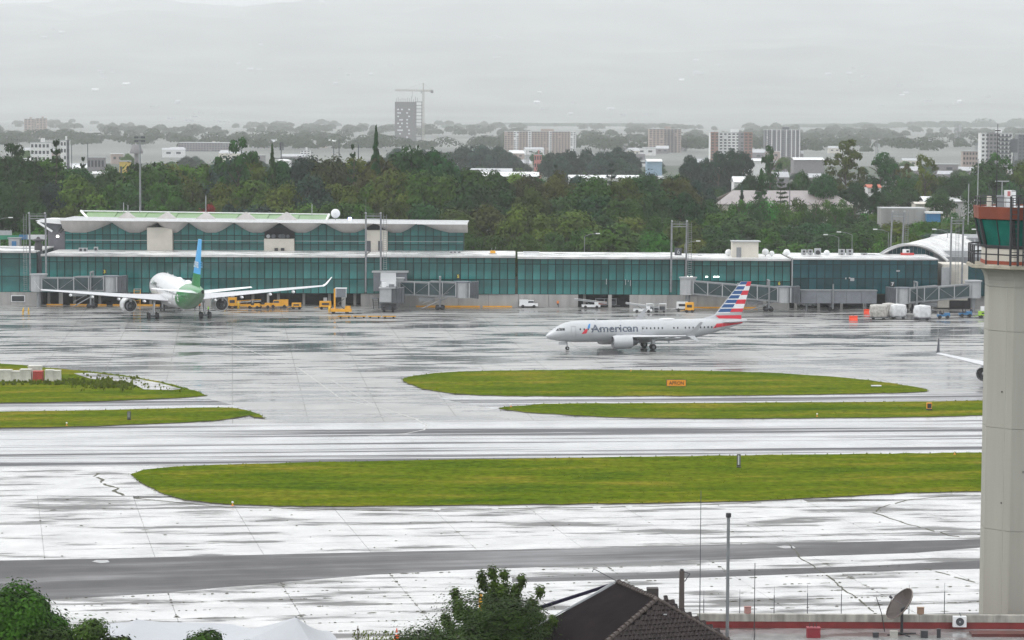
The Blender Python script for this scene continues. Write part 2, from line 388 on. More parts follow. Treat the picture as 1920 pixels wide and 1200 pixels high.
WEED = mat('wet_weeds', (0.075, 0.075, 0.05), 0.9, var=0.3)
tag(weeds.build('joint_weeds', WEED, SLAB), kind='stuff')
# darker cracks and the broken line by the grass corner
cr = MB()
def crack(pts, w=0.12):
    g = [G(*p) for p in pts]; out = []
    for a, b in zip(g, g[1:]):
        n = max(2, int((b - a).length / 0.9))
        for i in range(n): out.append(a.lerp(b, i / n) + Vector((rng.uniform(-.15, .15), rng.uniform(-.2, .2), 0)))
    for a, b in zip(out, out[1:]):
        if rng.random() < 0.12: continue
        m = (a + b) / 2; d = b - a
        cr.box((m.x, m.y, 0.015), (d.length * 1.05, w * rng.uniform(.5, 1.8), 0.03), math.atan2(d.y, d.x))
crack([(183, 887), (178, 893), (192, 900), (188, 905), (205, 911), (222, 915), (212, 920), (238, 931)], 0.3)
crack([(1838, 928), (1760, 932), (1700, 938), (1655, 950), (1640, 962)], 0.11)
crack([(1640, 962), (1700, 982), (1780, 1004), (1838, 1010)], 0.12)
crack([(1480, 1020), (1500, 1046), (1545, 1075), (1600, 1118), (1640, 1150)], 0.1)
crack([(250, 934), (420, 951), (700, 957), (1000, 953), (1280, 948), (1440, 942)], 0.1)
crack([(1735, 1066), (1790, 1082), (1838, 1094)], 0.18)
tag(cr.build('pavement_cracks', WEED), kind='stuff')
pl = MB()
def painted(pts, w=.35):
    g = [G(*p) for p in pts]
    for a, b in zip(g, g[1:]):
        d = (b - a); nr_ = Vector((-d.y, d.x, 0)).normalized() * w / 2; pl.add([(a - nr_) + Vector((0, 0, .009)), (b - nr_) + Vector((0, 0, .009)), (b + nr_) + Vector((0, 0, .009)), (a + nr_) + Vector((0, 0, .009))], [(0, 1, 2, 3)])
painted([(560, 738), (640, 748), (720, 766), (780, 786), (802, 798), (795, 806), (760, 813), (690, 818)], .28); painted([(620, 745), (700, 742), (800, 748)], .25); painted([(845, 759), (900, 772), (960, 786)], .25)
painted([(-60, 640), (300, 660), (620, 712), (700, 760)], .16); painted([(300, 604), (420, 640), (560, 690), (640, 748)], .18); painted([(900, 672), (1240, 664), (1700, 656)], .16)
tag(pl.build('painted_line', mat('worn_line_paint', (.36, .36, .34), .3, var=.4), fix=False), kind='structure')
# puddles that lie on the asphalt
for poly in ([(172, 1053), (180, 1050), (202, 1050), (206, 1054), (190, 1056)], [(1455, 1025), (1470, 1023), (1488, 1024), (1492, 1028), (1470, 1028)]):
    tag(sheet('puddle', poly, 0.03, mat('puddle_water', (0.2, 0.2, 0.2), 0.04, var=0.05)), kind='structure')

# grass islands: slightly raised turf with a ragged rim
GRASS = bpy.data.materials.new('turf'); GRASS.use_nodes = True
n = GRASS.node_tree.nodes; l = GRASS.node_tree.links.new; b = n['Principled BSDF']; b.inputs['Roughness'].default_value = 0.95; b.inputs['Specular IOR Level'].default_value = 0.0
ge = n.new('ShaderNodeNewGeometry'); mp = n.new('ShaderNodeMapping'); mp.inputs['Rotation'].default_value = (0, 0, -RWY); l(ge.outputs['Position'], mp.inputs[0])
m1 = n.new('ShaderNodeMapping'); m1.inputs['Scale'].default_value = (0.05, 0.16, 1); l(mp.outputs[0], m1.inputs[0])
n1 = n.new('ShaderNodeTexNoise'); n1.inputs['Scale'].default_value = 1; n1.inputs['Detail'].default_value = 9; n1.inputs['Roughness'].default_value = 0.68; l(m1.outputs[0], n1.inputs['Vector'])
rp = n.new('ShaderNodeValToRGB'); rp.color_ramp.elements[0].position = 0.34; rp.color_ramp.elements[0].color = (0.046, 0.088, 0.003, 1)
rp.color_ramp.elements[1].position = 0.66; rp.color_ramp.elements[1].color = (0.185, 0.165, 0.018, 1)
e = rp.color_ramp.elements.new(0.5); e.color = (0.094, 0.130, 0.004, 1); l(n1.outputs['Fac'], rp.inputs[0]); 
n2 = n.new('ShaderNodeTexNoise'); n2.inputs['Scale'].default_value = 0.9; n2.inputs['Detail'].default_value = 8; n2.inputs['Roughness'].default_value = .7; l(mp.outputs[0], n2.inputs['Vector'])
vr = n.new('ShaderNodeMapRange'); vr.inputs['From Min'].default_value = .3; vr.inputs['From Max'].default_value = .7; vr.inputs['To Min'].default_value = .5; vr.inputs['To Max'].default_value = 1.4; l(n2.outputs['Fac'], vr.inputs['Value'])
hv = n.new('ShaderNodeHueSaturation'); l(rp.outputs[0], hv.inputs['Color']); l(vr.outputs[0], hv.inputs['Value']); l(hv.outputs[0], b.inputs['Base Color'])
bp = n.new('ShaderNodeBump'); bp.inputs['Strength'].default_value = 1.0; bp.inputs['Distance'].default_value = .25; l(n2.outputs['Fac'], bp.inputs['Height']); l(bp.outputs[0], b.inputs['Normal'])

tufts = MB()
def tuft(x, y, z, h, k=3):
    for _ in range(k):
        a = rng.uniform(0, 6.28); w = h * 0.5; dx, dy = math.cos(a), math.sin(a); lx, ly = rng.uniform(-.4, .4) * h, rng.uniform(-.4, .4) * h
        tufts.add([(x - dx * w, y - dy * w, z - .02), (x + dx * w, y + dy * w, z - .02), (x + lx, y + ly, z + h)], [(0, 1, 2)])
def island(px_poly, seed, z=0.16, density=1.0):
    g = [G(p[0], p[1], 0.0) for p in px_poly]; N = len(g); rim = []
    for i in range(N):
        a, b = g[i], g[(i + 1) % N]; n = max(1, int((b - a).length / 1.6))
        for k in range(n):
            t = k / n; p0, p3 = g[i - 1], g[(i + 2) % N]
            q = 0.5 * ((2 * a) + (b - p0) * t + (2 * p0 - 5 * a + 4 * b - p3) * t * t + (3 * a - p0 - 3 * b + p3) * t ** 3) if n > 2 and (b - a).length < 45 else a.lerp(b, t)
            w = 0.5 * mnoise.noise(Vector((q.x * .35, q.y * .35, seed))) + 0.45 * mnoise.noise(Vector((q.x * 1.4, q.y * 1.4, seed)))
            rim.append(Vector((q.x + w * .5, q.y + w, 0)))
    bm = bmesh.new()
    dirt = [bm.verts.new((p.x, p.y, 0.02)) for p in rim]; top = [bm.verts.new((p.x, p.y, z * .75)) for p in rim]
    n = len(rim)
    for i in range(n):
        f = bm.faces.new((dirt[i], dirt[(i + 1) % n], top[(i + 1) % n], top[i])); f.material_index = 1
    bm.faces.new(top)
    bmesh.ops.triangulate(bm, faces=[f for f in bm.faces if len(f.verts) > 4])
    bmesh.ops.recalc_face_normals(bm, faces=bm.faces)
    me = bpy.data.meshes.new('grass_verge'); bm.to_mesh(me); bm.free(); me.materials.append(GRASS); me.materials.append(DIRT)
    o = tag(link('grass_verge', me), kind='structure')
    poly = [(p.x, p.y) for p in rim]
    for p in rim:
        if abs(p.x) < 0.2 * p.y: 
            for _ in range(2): tuft(p.x + rng.uniform(-.3, .3), p.y + rng.uniform(-.3, .3), 0.08, rng.uniform(.08, .22))
    xs = [p[0] for p in poly]; yy = [p[1] for p in poly]
    lo, hi = max(min(xs), -0.2 * max(yy)), min(max(xs), 0.2 * max(yy))
    cnt = int((hi - lo) * (max(yy) - min(yy)) * 0.5 * density)
    for _ in range(cnt):
        x, y = rng.uniform(lo, hi), rng.uniform(min(yy), max(yy))
        if mnoise.noise(Vector((x * .12, y * .3, seed + 3))) > -0.1 and inside((x, y), poly): tuft(x, y, z * .75, rng.uniform(.06, .16), 2)
    return o
G1P = [(755, 712), (790, 704), (860, 698), (1000, 695), (1200, 695), (1350, 697), (1480, 702), (1600, 711), (1700, 724), (1740, 733), (1700, 737), (1500, 741), (1300, 743), (1100, 744), (950, 743), (870, 740), (815, 734), (780, 725)]
G2P = [(935, 766), (990, 761), (1050, 758), (1300, 757), (1600, 755), (1900, 752), (2300, 748), (2300, 772), (1900, 779), (1700, 783), (1500, 785), (1300, 786), (1150, 783), (1040, 778), (970, 772)]
G4P = [(-400, 660), (0, 683), (60, 688), (160, 697), (240, 706), (310, 719), (345, 728), (386, 743), (350, 746), (250, 751), (100, 755), (0, 756), (-400, 759)]
G5P = [(-400, 777), (0, 773), (200, 770), (350, 766), (430, 766), (470, 772), (495, 785), (468, 780), (400, 790), (250, 797), (100, 802), (0, 803), (-400, 806)]
for i, p in enumerate((G1P, G2P, G3P, G4P, G5P)): island(p, i * 7.3, density=0.5 if i != 2 else 1.0)
# bare wet hardstand on the upper left island, weeds growing over it
hard = [(138, 700), (170, 699), (240, 707), (300, 718), (340, 729), (322, 731), (270, 730), (255, 722), (235, 716), (170, 710)]
tag(sheet('hardstand', hard, 0.17, WET_SLAB), kind='structure')
G4G = [(G(*q).x, G(*q).y) for q in G4P]
for _ in range(520):
    px, py = rng.uniform(125, 345), rng.uniform(697, 735)
    p = G(px, py, .15); 
    k = mnoise.noise(Vector((px * .06, py * .25, 2)))
    if k > 0.02 and inside((p.x, p.y), G4G): tuft(p.x, p.y, .13, rng.uniform(.12, .4), 4)
for _ in range(260):                               # rank growth round the containers
    px = rng.uniform(-5, 165); py = rng.uniform(711, 722); p = G(px, py, .15); tuft(p.x, p.y, .13, rng.uniform(.2, .5), 5)
for _ in range(200):
    px = rng.gauss(200, 26); py = rng.gauss(721, 4.5); p = G(px, py, .15); tuft(p.x, p.y, .13, rng.uniform(.25, .7), 5)
for _ in range(500):                               # weedy ground by the cone
    px = rng.uniform(660, 800); py = rng.uniform(1183, 1210); p = G(px, py, 0)
    tuft(p.x, p.y, 0, rng.uniform(.04, .18), 3)
TUFT = mat('grass_blades', (0.115, 0.150, 0.010), 0.8, var=0.35, scale=0.3, spec=0.0)
tag(tufts.build('grass', TUFT, fix=False), 'short wet green grass growing on the verges between the taxiways', 'grass', kind='stuff')
# ================================================================== TERMINAL
TY = 605.0
ROOFW = wet('wet_roof', (0.62, 0.62, 0.61), (0.5, 0.5, 0.5), 0.45, 0.15, 0, (0.1, 0.2), 0.4, 0.6, 0.3, 0.1)
SOFFIT = mat('soffit_concrete', (0.44, 0.42, 0.41), 0.7, var=0.10, scale=0.3, streak=(3, 1, .3))
GREEN = mat('green_roof_sheet', (0.10, 0.22, 0.055), 0.35, var=0.18, scale=0.5)
INTER = mat('dim_interior', (0.012, 0.03, 0.03), 0.8)
BASEW = mat('base_wall', (0.33, 0.325, 0.315), 0.75, var=0.16, scale=0.35, streak=(2.5, 1, .35), rnd=0.08)
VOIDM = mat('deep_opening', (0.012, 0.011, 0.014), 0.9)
rng = random.Random(11)
PANES = []
def panes(parent, x0, x1, y, zs, ncol, m, name='glass_pane'):
    w = (x1 - x0) / ncol
    for a, b in zip(zs, zs[1:]):
        me = MB().box((0, 0, 0), (w - 0.18, 0.07, (b - a) - 0.17)).mesh('glass_pane', m)
        for i in range(ncol):
            o = link(name, me, parent, (x0 + (i + .5) * w, y, (a + b) / 2)); PANES.append(o)
            o.rotation_euler = (rng.uniform(-.006, .006), 0, rng.uniform(-.012, .012))
pier = thing('pier_building', 'long low teal glass pier on a grey concrete base, gates along its front', 'terminal')
SECTS = [(-260, 70, 473, 571, 10), (79, 684, 481, 574, 42), (687, 966, 482, 576, 19), (970, 1283, 485, 576, 22), (1286, 1481, 488, 577, 13)]
for k, (pa, pb, pt, pbm, nc) in enumerate(SECTS):
    xa, xb = X(pa, TY), X(pb, TY); pm = max(0, min(1920, (pa + pb) / 2)); zt_, zb_ = Z(pt, TY, pm), 2.95
    y = TY + (0.25 if k in (0, 3) else 0.0)
    mb = MB(); mb.box(((xa + xb) / 2, y + 0.16, (zt_ + zb_) / 2), (xb - xa, 0.12, zt_ - zb_)); mb.build('mullion_backing', MULL, pier)
    panes(pier, xa, xb, y, [zb_ + (zt_ - zb_) * t for t in (0, .40, .84, 1)], nc, TEAL)
    mb = MB(); mb.box(((xa + xb) / 2, y + 11.5, (zt_ + zb_) / 2), (xb - xa - .3, 22, zt_ - zb_ - .1)); mb.build('hall_core', INTER, pier)
    mb = MB(); mb.box(((xa + xb) / 2, TY + 11, zt_ + 0.14), (xb - xa - .004, 24, 0.28)); mb.box(((xa + xb) / 2, TY - .55, zt_ + 0.2), (xb - xa - .004, 1.2, 0.46))
    mb.build('roof', ROOFW, pier)
# base wall panels, openings between them
holes = [(78, 110), (118, 236), (246, 340), (395, 500), (505, 640), (648, 676), (1086, 1140), (1147, 1180), (1480, 1640)]
x = -260
edges = sorted(set([p for h in holes for p in h] + list(range(-260, 1490, 56)) + [1481]))
for a, b in zip(edges, edges[1:]):
    if b - a < 3 or any(a >= h[0] - 1 and b <= h[1] + 1 for h in holes) or a >= 1480: continue
    xa, xb = X(a, TY), X(b, TY)
    MB().box(((xa + xb) / 2, TY + 0.5, 1.45), (xb - xa - .06, 0.5, 2.98)).build('base_panel', BASEW, pier)
xa, xb = X(-260, TY), X(1481, TY)
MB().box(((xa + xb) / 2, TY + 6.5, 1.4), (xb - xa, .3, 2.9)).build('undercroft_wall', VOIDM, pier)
mb = MB()
for p in range(-200, 1480, 48): mb.box((X(p, TY), TY + 3.0, 1.45), (.6, .6, 2.98))
mb.build('undercroft_column', BASEW, pier)
for a, b in ((88, 118), (132, 200), (212, 300), (420, 520), (780, 900), (905, 960), (1290, 1420)):
    MB().box(((X(a, TY) + X(b, TY)) / 2, TY - .1, .12), (X(b, TY) - X(a, TY), .35 + .01 * (a % 2), .42)).build('yellow_kerb', YELLOW, pier)
# low window in the left base wall
MB().box((X(34, TY), TY + .2, Z(560, TY, 34)), (3.2, .12, 1.5)).build('window', WHITE, pier)
MB().box((X(34, TY), TY + .12, Z(560, TY, 34)), (2.8, .1, 1.2)).build('window', GLASSD, pier)
# recess between the left sections
MB().box(((X(70, TY) + X(79, TY)) / 2, TY + 1.5, 6.2), (1.1, .3, 12)).build('recess_wall', STEELD, pier)
# lit lamps seen through the glass
for p in (1289, 1296, 1325, 1340, 1346):
    c = W(p, 519, TY - .12); MB().box((c.x, c.y, c.z), (.55, .06, .28)).build('lit_lamp', LAMP, pier)
for p, q in ((1137, 528), (1173, 529), (1178, 527), (1182, 531)):
    c = W(p, q, TY - .1); MB().box((c.x, c.y, c.z), (.12, .05, 1.3 if q != 527 else .3)).build('lit_strip', LIGHTP, pier)
# gate numbers hung on the glass
def sign_text(parent, s, c, size, m, name='gate_number'):
    me = text_mesh(s, size, 0.02); me.materials.append(m); o = link(name, me, parent, c); o.rotation_euler = (rad(90), 0, 0); return o
for s, px, py in (('6', 1459, 534), ('3', 194, 512), ('5', 857, 521)):
    c = W(px, py, TY - .2); MB().box((c.x + .28, c.y + .06, c.z + .35), (.85, .06, 1.0)).build('sign_plate', DARK, pier)
    sign_text(pier, s, c, 1.0, mat('sign_yellow', (.75, .7, .08), .5))
# --- rooftop things on the pier
def ac_unit(px, py, w, h, Y, label, fans=1):
    t = thing('air_conditioner', label, 'air conditioner', W(px, py, Y), group='air conditioners on the terminal roof')
    MB().box((0, 0, h / 2), (w, .8, h)).build('casing', LIGHTP, t)
    for i in range(fans): MB().cyl((0, -.40, h * (i + .5) / fans), (0, -.46, h * (i + .5) / fans), min(w, h / fans) * .36, n=12).build('fan_grille', DARK, t)
    return t
AC = [(152, 467, 1.0, .9, 'small white air conditioner left of the pair under the left wavy roof', 1), (160, 467, 1.0, .9, 'right one of the two close air conditioners under the left wavy roof', 1), (180, 466, .9, 1.0, 'lone white air conditioner right of the close pair on the left roof', 1),
      (846, 472, .9, .8, 'leftmost of three small air conditioners at the right end of the upper hall', 1), (853, 472, .9, .8, 'middle of three small air conditioners at the right end of the upper hall', 1), (861, 472, .9, .8, 'rightmost of three small air conditioners at the right end of the upper hall', 1),
      (1312, 479, .9, .7, 'small white air conditioner between the gate mast and the rooftop hut', 1), (1507, 476, 1.2, 1.6, 'tall twin fan air conditioner, left of two on the right roof', 2), (1519, 476, 1.2, 1.6, 'tall twin fan air conditioner, right of two on the right roof', 2),
      (1533, 476, 1.5, 1.9, 'large grey condenser right of the twin fan units', 1), (1578, 476, 1.5, 1.7, 'large boxy condenser, left of the pair before the arched hall', 2), (1593, 476, 1.5, 1.7, 'large boxy condenser, right of the pair before the arched hall', 2),
      (1620, 480, 1.5, 1.3, 'low grey condenser by the left foot of the arched hall', 1), (1634, 481, 1.6, 1.2, 'low condenser in front of the arched glass gable', 1)]
for px, py, w, h, lab, f in AC: ac_unit(px, py + 5, w, h, TY + 14, lab, f)
def dish(px, py, r, Y, label):
    t = thing('satellite_dish', label, 'satellite dish', W(px, py, Y), group='satellite dishes on the terminal roof')
    MB().lathe([(-.05, .02), (-.02, r * .5), (.12, r * .85), (.25, r), (.21, r), (.08, r * .85), (-.05, r * .5), (-.08, .02)], (0, -.2, r + .5), 'Y', 16).build('reflector', WHITE, t, True)
    MB().cyl((0, 0, 0), (0, 0, r + .4), .08).build('pole', STEEL, t); MB().cyl((0, -.2, r + .5), (0, -.8, r + .5), .04).build('feed_arm', STEEL, t)
for px, py, r, lab in ((629, 413, 1.1, 'large white satellite dish above the middle of the wavy roof'), (1366, 484, .8, 'white satellite dish left of the rooftop hut'), (1435, 483, .8, 'white satellite dish nearest the right of the rooftop hut'),
                       (1447, 484, .6, 'small white satellite dish second right of the rooftop hut'), (1475, 484, .8, 'white satellite dish at the step in the roof'), (1550, 484, .7, 'white dish behind the row of condensers')):
    dish(px, py, r, TY + (24 if py < 420 else 12), lab)
hut = thing('rooftop_hut', 'cream box shaped stair hut with a grey door on the pier roof', 'hut', W(1396, 483, TY + 9))
MB().box((0, 0, 1.85), (6.0, 4, 3.7)).build('wall', CREAM, hut); MB().box((.15, -.1, 3.8), (6.7, 4.6, .22)).build('roof', LIGHTP, hut); MB().box((-1.5, -2.03, 1.3), (1.1, .08, 2.3)).build('door', STEEL, hut)
b_ = thing('roof_box', 'low white hatch box on the bare pier roof right of the wavy hall', 'roof hatch', W(996, 478, TY + 10)); MB().box((0, 0, .35), (3.6, 1.6, .7)).build('casing', WHITE, b_); MB().box((0, 0, .75), (3.8, 1.8, .1)).build('lid', LIGHTP, b_)
b_ = thing('roof_beacon', 'small yellow machine standing on the roof edge right of the wavy hall', 'roof machine', W(924, 476, TY + 8)); MB().box((0, 0, .45), (1.2, .8, .6)).build('body', YELLOW, b_); MB().box((0, 0, .08), (1.8, 1, .14)).build('base', LIGHTP, b_); MB().cyl((.4, 0, .7), (.7, 0, 1.6), .05).cyl((-.4, 0, .7), (-.2, 0, 1.4), .05).build('antenna', STEEL, b_)

# --- upper hall with the scalloped concrete roof
UY = TY + 23
hall = thing('upper_hall', 'upper glass hall under a scalloped pale concrete roof with a green back', 'terminal hall')
xl, xr = X(123, UY), X(869, UY); z0, zrim = Z(472, UY, 400), Z(411, UY, 400)
blocks = [(279, 326, 426, 471), (497, 553, 447, 474), (686, 727, 431, 479)]
segs = [(123, 279, 11), (326, 497, 12), (553, 686, 9), (727, 869, 10)]
for a, b, nc in segs:
    xa, xb = X(a, UY), X(b, UY)
    panes(hall, xa, xb, UY, [z0 - .1, z0 + 1.9, z0 + 3.9, z0 + 6.6], nc, TEAL)
    MB().box(((xa + xb) / 2, UY + .16, z0 + 3.3), (xb - xa, .12, 6.6)).build('mullion_backing', MULL, hall)
    MB().box(((xa + xb) / 2, UY - .08, z0 + 2.6), (xb - xa - .3, .12, .12)).build('handrail', LIGHTP, hall)
MB().box(((xl + xr) / 2, UY + 9, z0 + 3.2), (xr - xl - .3, 17, 6.6)).build('hall_core', INTER, hall)
for a, b, t, bo in blocks:
    xa, xb = X(a, UY), X(b, UY); zt_, zb_ = Z(t, UY, a), z0 - .3
    MB().box(((xa + xb) / 2, UY - .8, (zt_ + zb_) / 2), (xb - xa, 2.6, zt_ - zb_)).build('service_block', CREAM, hall)
for px in (691, 713):
    c = W(px, 462, UY - 2.15); MB().box((c.x, c.y, c.z), (1.0, .1, 2.6)).build('door', STEELD, hall)
mb = MB(); c = W(524, 438, UY - .2); mb.box((c.x, c.y, c.z), (6.8, .3, 2.6)); mb.build('plant_recess', VOIDM, hall)
for px, r in ((503, .45), (513, .5), (526, .5), (531, .5), (540, .4)):
    c = W(px, 443, UY - 1.6); MB().cyl(c, c + Vector((0, -.3, 0)), r, n=12).build('fan', STEELD if px != 503 else LIGHTP, hall)
for px in (518, 530):
    c = W(px, 469, UY - 2.2); MB().box((c.x, c.y, c.z), (.8, .5, 1.0)).build('vent', DARK, hall)
peaks = [121, 212, 297, 355, 440, 525, 607, 703, 783, 877]
mb = MB(); RIMY = UY - 5.0
def zrimf(px): return Z(409.5 + (px - 121) / 756 * 8.0, RIMY, px)
pxs = [121 + 756 * i / 300 for i in range(301)]
ring = []
for px in pxs:
    k = max(i for i in range(len(peaks) - 1) if peaks[i] <= px + 1e-6); t = (px - peaks[k]) / (peaks[k + 1] - peaks[k])
    if k == 0: t = .28 + t * .72
    if k == len(peaks) - 2: t = t * .62
    v_ = min(1, (1 - abs(2 * t - 1)) / .80); s = v_ * (1.25 - .25 * v_ * v_)
    zl = Z(417.5, UY, px) - s * 2.35; zr_ = zrimf(px)
    col = []
    for j in range(7):
        w = j / 6; y = RIMY + (UY - .4 - RIMY) * w; bulge = math.sin(math.pi * w) * .35 * s
        col.append((X(px, UY) - (0.0), y, zr_ - .45 - (zr_ - .45 - zl) * (w ** 1.25) - bulge))
    ring.append(col)
for a, b in zip(ring, ring[1:]):
    for j in range(6): mb.add([a[j], b[j], b[j + 1], a[j + 1]], [(0, 1, 2, 3)])
o = mb.build('scalloped_soffit', SOFFIT, hall, smooth=False, fix=False)
mb = MB()
for k in range(len(peaks) - 1):                    # the fascia rim, one length for each bay
    a, b = peaks[k], peaks[k + 1]; xa, xb = X(a, UY), X(b, UY)
    q = MB(); q.box(((xa + xb) / 2, RIMY - .05, (zrimf(a) + zrimf(b)) / 2 - .16), (xb - xa - .03, .35, .62)); q.build('roof_rim', WHITE, hall)
mb = MB(); v = []
for px in (121, 877): v.append((X(px, UY), zrimf(px)))
mb.add([(v[0][0], RIMY, v[0][1] - .1), (v[1][0], RIMY, v[1][1] - .1), (v[1][0], UY + 16, v[1][1] - .3), (v[0][0], UY + 16, v[0][1] - .3)], [(0, 1, 2, 3)]); mb.build('roof', LIGHTP, hall)
for px in (238, 313, 386, 461, 537):               # white gablets in front of the green roof
    c = W(px, 411, UY + 4); q = MB(); q.add([(c.x - 3.2, c.y - 2, c.z - .5), (c.x + 3.2, c.y - 2, c.z - .5), (c.x, c.y - .6, c.z + 1.75), (c.x - 2.6, c.y + 4, c.z - .5), (c.x + 2.6, c.y + 4, c.z - .5), (c.x, c.y + 4, c.z + 1.5)],
        [(0, 1, 2), (0, 2, 5, 3), (1, 4, 5, 2), (3, 5, 4), (0, 3, 4, 1)]); q.build('roof_gablet', SOFFIT, hall)
GY = UY + 9
for i in range(8):                                 # green upper roof, sheet by sheet
    pa, pb = 155 + i * 57.6, 155 + (i + 1) * 57.6; a, b = W(pa, 412 + i * .25, GY), W(pb, 412 + i * .25, GY); c, d = W(pb, 397.5 + i * .75, GY + 9), W(pa, 397.5 + i * .75, GY + 9)
    a.x = d.x = X(pa, GY); b.x = c.x = X(pb, GY) - .12
    MB().prism([a, b, c, d], (0, .05, -.25)).build('roof_sheet', GREEN, hall)
a, b = W(152, 395.5, GY + 9), W(617, 402, GY + 9); MB().cyl(a, b, .16).build('ridge_edge', WHITE, hall)
a2 = W(166, 411, GY - 1); MB().cyl(a, a2, .3, .3, 6).build('verge_beam', WHITE, hall); b2 = W(611, 415, GY - 1); MB().cyl(b, b2, .28, .28, 6).build('verge_beam', WHITE, hall)
for px, py, h in ((240, 395, 2.0), (262, 394, 1.4), (585, 400, 3.0), (232, 398, 3)):
    c = W(px, py + 5, GY + 6); MB().cyl(c, c + Vector((0, 0, h)), .09).build('vent_pipe', LIGHTP, hall)
c = W(656, 410, UY); q = MB().sphere(c, .45, n=8).build('lit_lamp', mat('blue_white_lamp', (.45, .5, 1.0), .5, emit=5), hall)

# --- winged entrance canopy left of the hall
can = thing('entrance_canopy', 'white wing shaped canopy on slanted struts left of the wavy roof', 'canopy', (0, 0, 0))
CYY = UY - 1
pts = [(66, 414), (75, 411.5), (90, 410), (125, 411), (128, 418), (122, 421), (95, 418.5), (78, 417)]
MB().prism([W(p[0], p[1], CYY) for p in pts], (0, 6, 0)).build('canopy_shell', WHITE, can)
MB().prism([W(p[0], p[1], CYY + .8) for p in ((72, 417), (96, 432), (106, 436), (120, 421), (95, 419))], (0, 4, 0)).build('soffit', STEELD, can)
MB().cyl(W(70, 416, CYY - .2), W(98, 434, CYY), .25).build('strut', WHITE, can); MB().cyl(W(127, 420, CYY - .2), W(112, 436, CYY), .3).build('strut', DARK, can)
MB().box((X(107, CYY), CYY + 3, Z(452, CYY, 107)), (4.5, 3, 4.8)).build('wall', mat('slate_wall', (.12, .12, .14), .6), can)
c = W(108, 443, CYY - .3); MB().sphere(c, .35, n=8).build('lit_lamp', LAMP, can)

# --- right hand glass box (gate 7) and the arched hall behind
gx = thing('gate_building', 'dark teal glass gate building right of the pier, number seven on its front', 'terminal')
YB = TY - 1.5
xa, xb = X(1485, YB), X(1757, YB); zt_ = Z(487, YB, 1600); zb_ = Z(551, YB, 1600)
panes(gx, xa, xb, YB, [zb_ + (zt_ - zb_) * t for t in (0, .45, .86, 1)], 18, TEALD)
MB().box(((xa + xb) / 2, YB + .16, (zt_ + zb_) / 2), (xb - xa, .12, zt_ - zb_)).build('mullion_backing', MULL, gx)
MB().box(((xa + xb) / 2, YB + 12, (zt_ + zb_) / 2), (xb - xa - .3, 23, zt_ - zb_ - .1)).build('hall_core', INTER, gx)
MB().box(((xa + xb) / 2, YB + 11.6, zt_ + .15), (xb - xa, 24, .3)).build('roof', ROOFW, gx)
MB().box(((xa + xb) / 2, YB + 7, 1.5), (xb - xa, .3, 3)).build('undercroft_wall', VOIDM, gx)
for i in range(7): MB().box((xa + 1 + i * 5.2, YB + 2, zb_ / 2), (.6, .6, zb_ - .02)).build('column', BASEW, gx)
MB().cyl((xa - .1, YB - .1, zb_), (xa - .1, YB - .1, zt_ + .4), .14).build('downpipe', LIGHTP, gx)
c = W(1671, 536, YB - .2); MB().box((c.x + .3, c.y + .05, c.z + .4), (.9, .06, 1.1)).build('sign_plate', DARK, gx); sign_text(gx, '7', c, 1.15, WHITE)
for px, py, w, h in ((1598, 524, .9, .7), (1593, 521, .3, .3), (1586, 522, .25, .4), (1684, 508, .8, .35)):
    c = W(px, py, YB - .1); MB().box((c.x, c.y, c.z), (w, .05, h)).build('lit_reflection_panel', LIGHTP, gx)
xa2, xb2 = X(1761, YB), X(1818, YB)
MB().box((X(1791, YB), YB + 6, Z(530, YB, 1790)), (X(1815, YB) - X(1767, YB), 10, 8.2)).build('service_block', CREAM, gx)
MB().box((X(1773, YB), YB + .3, Z(523, YB, 1773)), (X(1782, YB) - X(1764, YB), 1.2, 5.2)).build('service_block', LIGHTP, gx)
panes(gx, X(1816, YB), X(2140, YB), YB + 3, [2.9, 6.5, 10.0], 20, TEALD)
MB().box(((X(1816, YB) + X(2140, YB)) / 2, YB + 8, 6.4), (X(2140, YB) - X(1816, YB), 9.6, 7)).build('hall_core', INTER, gx)
MB().box(((X(1757, YB) + X(2140, YB)) / 2, YB + 9, 1.45), (X(2140, YB) - X(1757, YB), 9, 2.9)).build('base_panel', BASEW, gx)
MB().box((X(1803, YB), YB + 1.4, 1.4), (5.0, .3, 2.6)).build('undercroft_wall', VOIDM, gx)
MB().box((X(1770, YB), YB + 1.2, 1.6), (2.6, .3, 2.4)).build('door', CREAM, gx)
ah = thing('arched_hall', 'white barrel roofed hall with a dark glass arched gable', 'terminal hall')
AY = TY + 19; xa, xb = X(1650, AY), X(1772, AY); za = Z(490, AY, 1710); zc = Z(456, AY, 1710)
prof = []
for i in range(17):
    t = i / 16; px = 1648 + (1772 - 1648) * t; prof.append((X(px, AY), za + (zc - za) * (1 - abs(2 * t * .98 - .86) ** 2.0 / 1.3)))
outer = [(p[0], AY, p[1]) for p in prof]
MB().prism(outer + [(prof[-1][0], AY, za - 3), (prof[0][0], AY, za - 3)], (0, 1, 0)).build('arch_gable', LIGHTP, ah)
cx = sum(p[0] for p in prof) / len(prof)
for i in range(1, 12):
    q0, q1 = prof[i + 1], prof[i + 2] if i + 2 < len(prof) else prof[-1]
    MB().prism([(q0[0] + .05, AY - .12, za - 1), (q1[0] - .05, AY - .12, za - 1), (q1[0] - .05, AY - .12, q1[1] - .75), (q0[0] + .05, AY - .12, q0[1] - .75)], (0, .06, 0)).build('glass_pane', TEALD, ah)
sh = MB()
for p, q in zip(prof, prof[1:]): sh.add([(p[0], AY - 2.2, p[1]), (q[0], AY - 2.2, q[1]), (q[0] + 14, AY + 26, q[1] + 1.2), (p[0] + 14, AY + 26, p[1] + 1.2), (p[0], AY - 2.2, p[1] - .4), (q[0], AY - 2.2, q[1] - .4)], [(0, 1, 2, 3), (0, 4, 5, 1)])
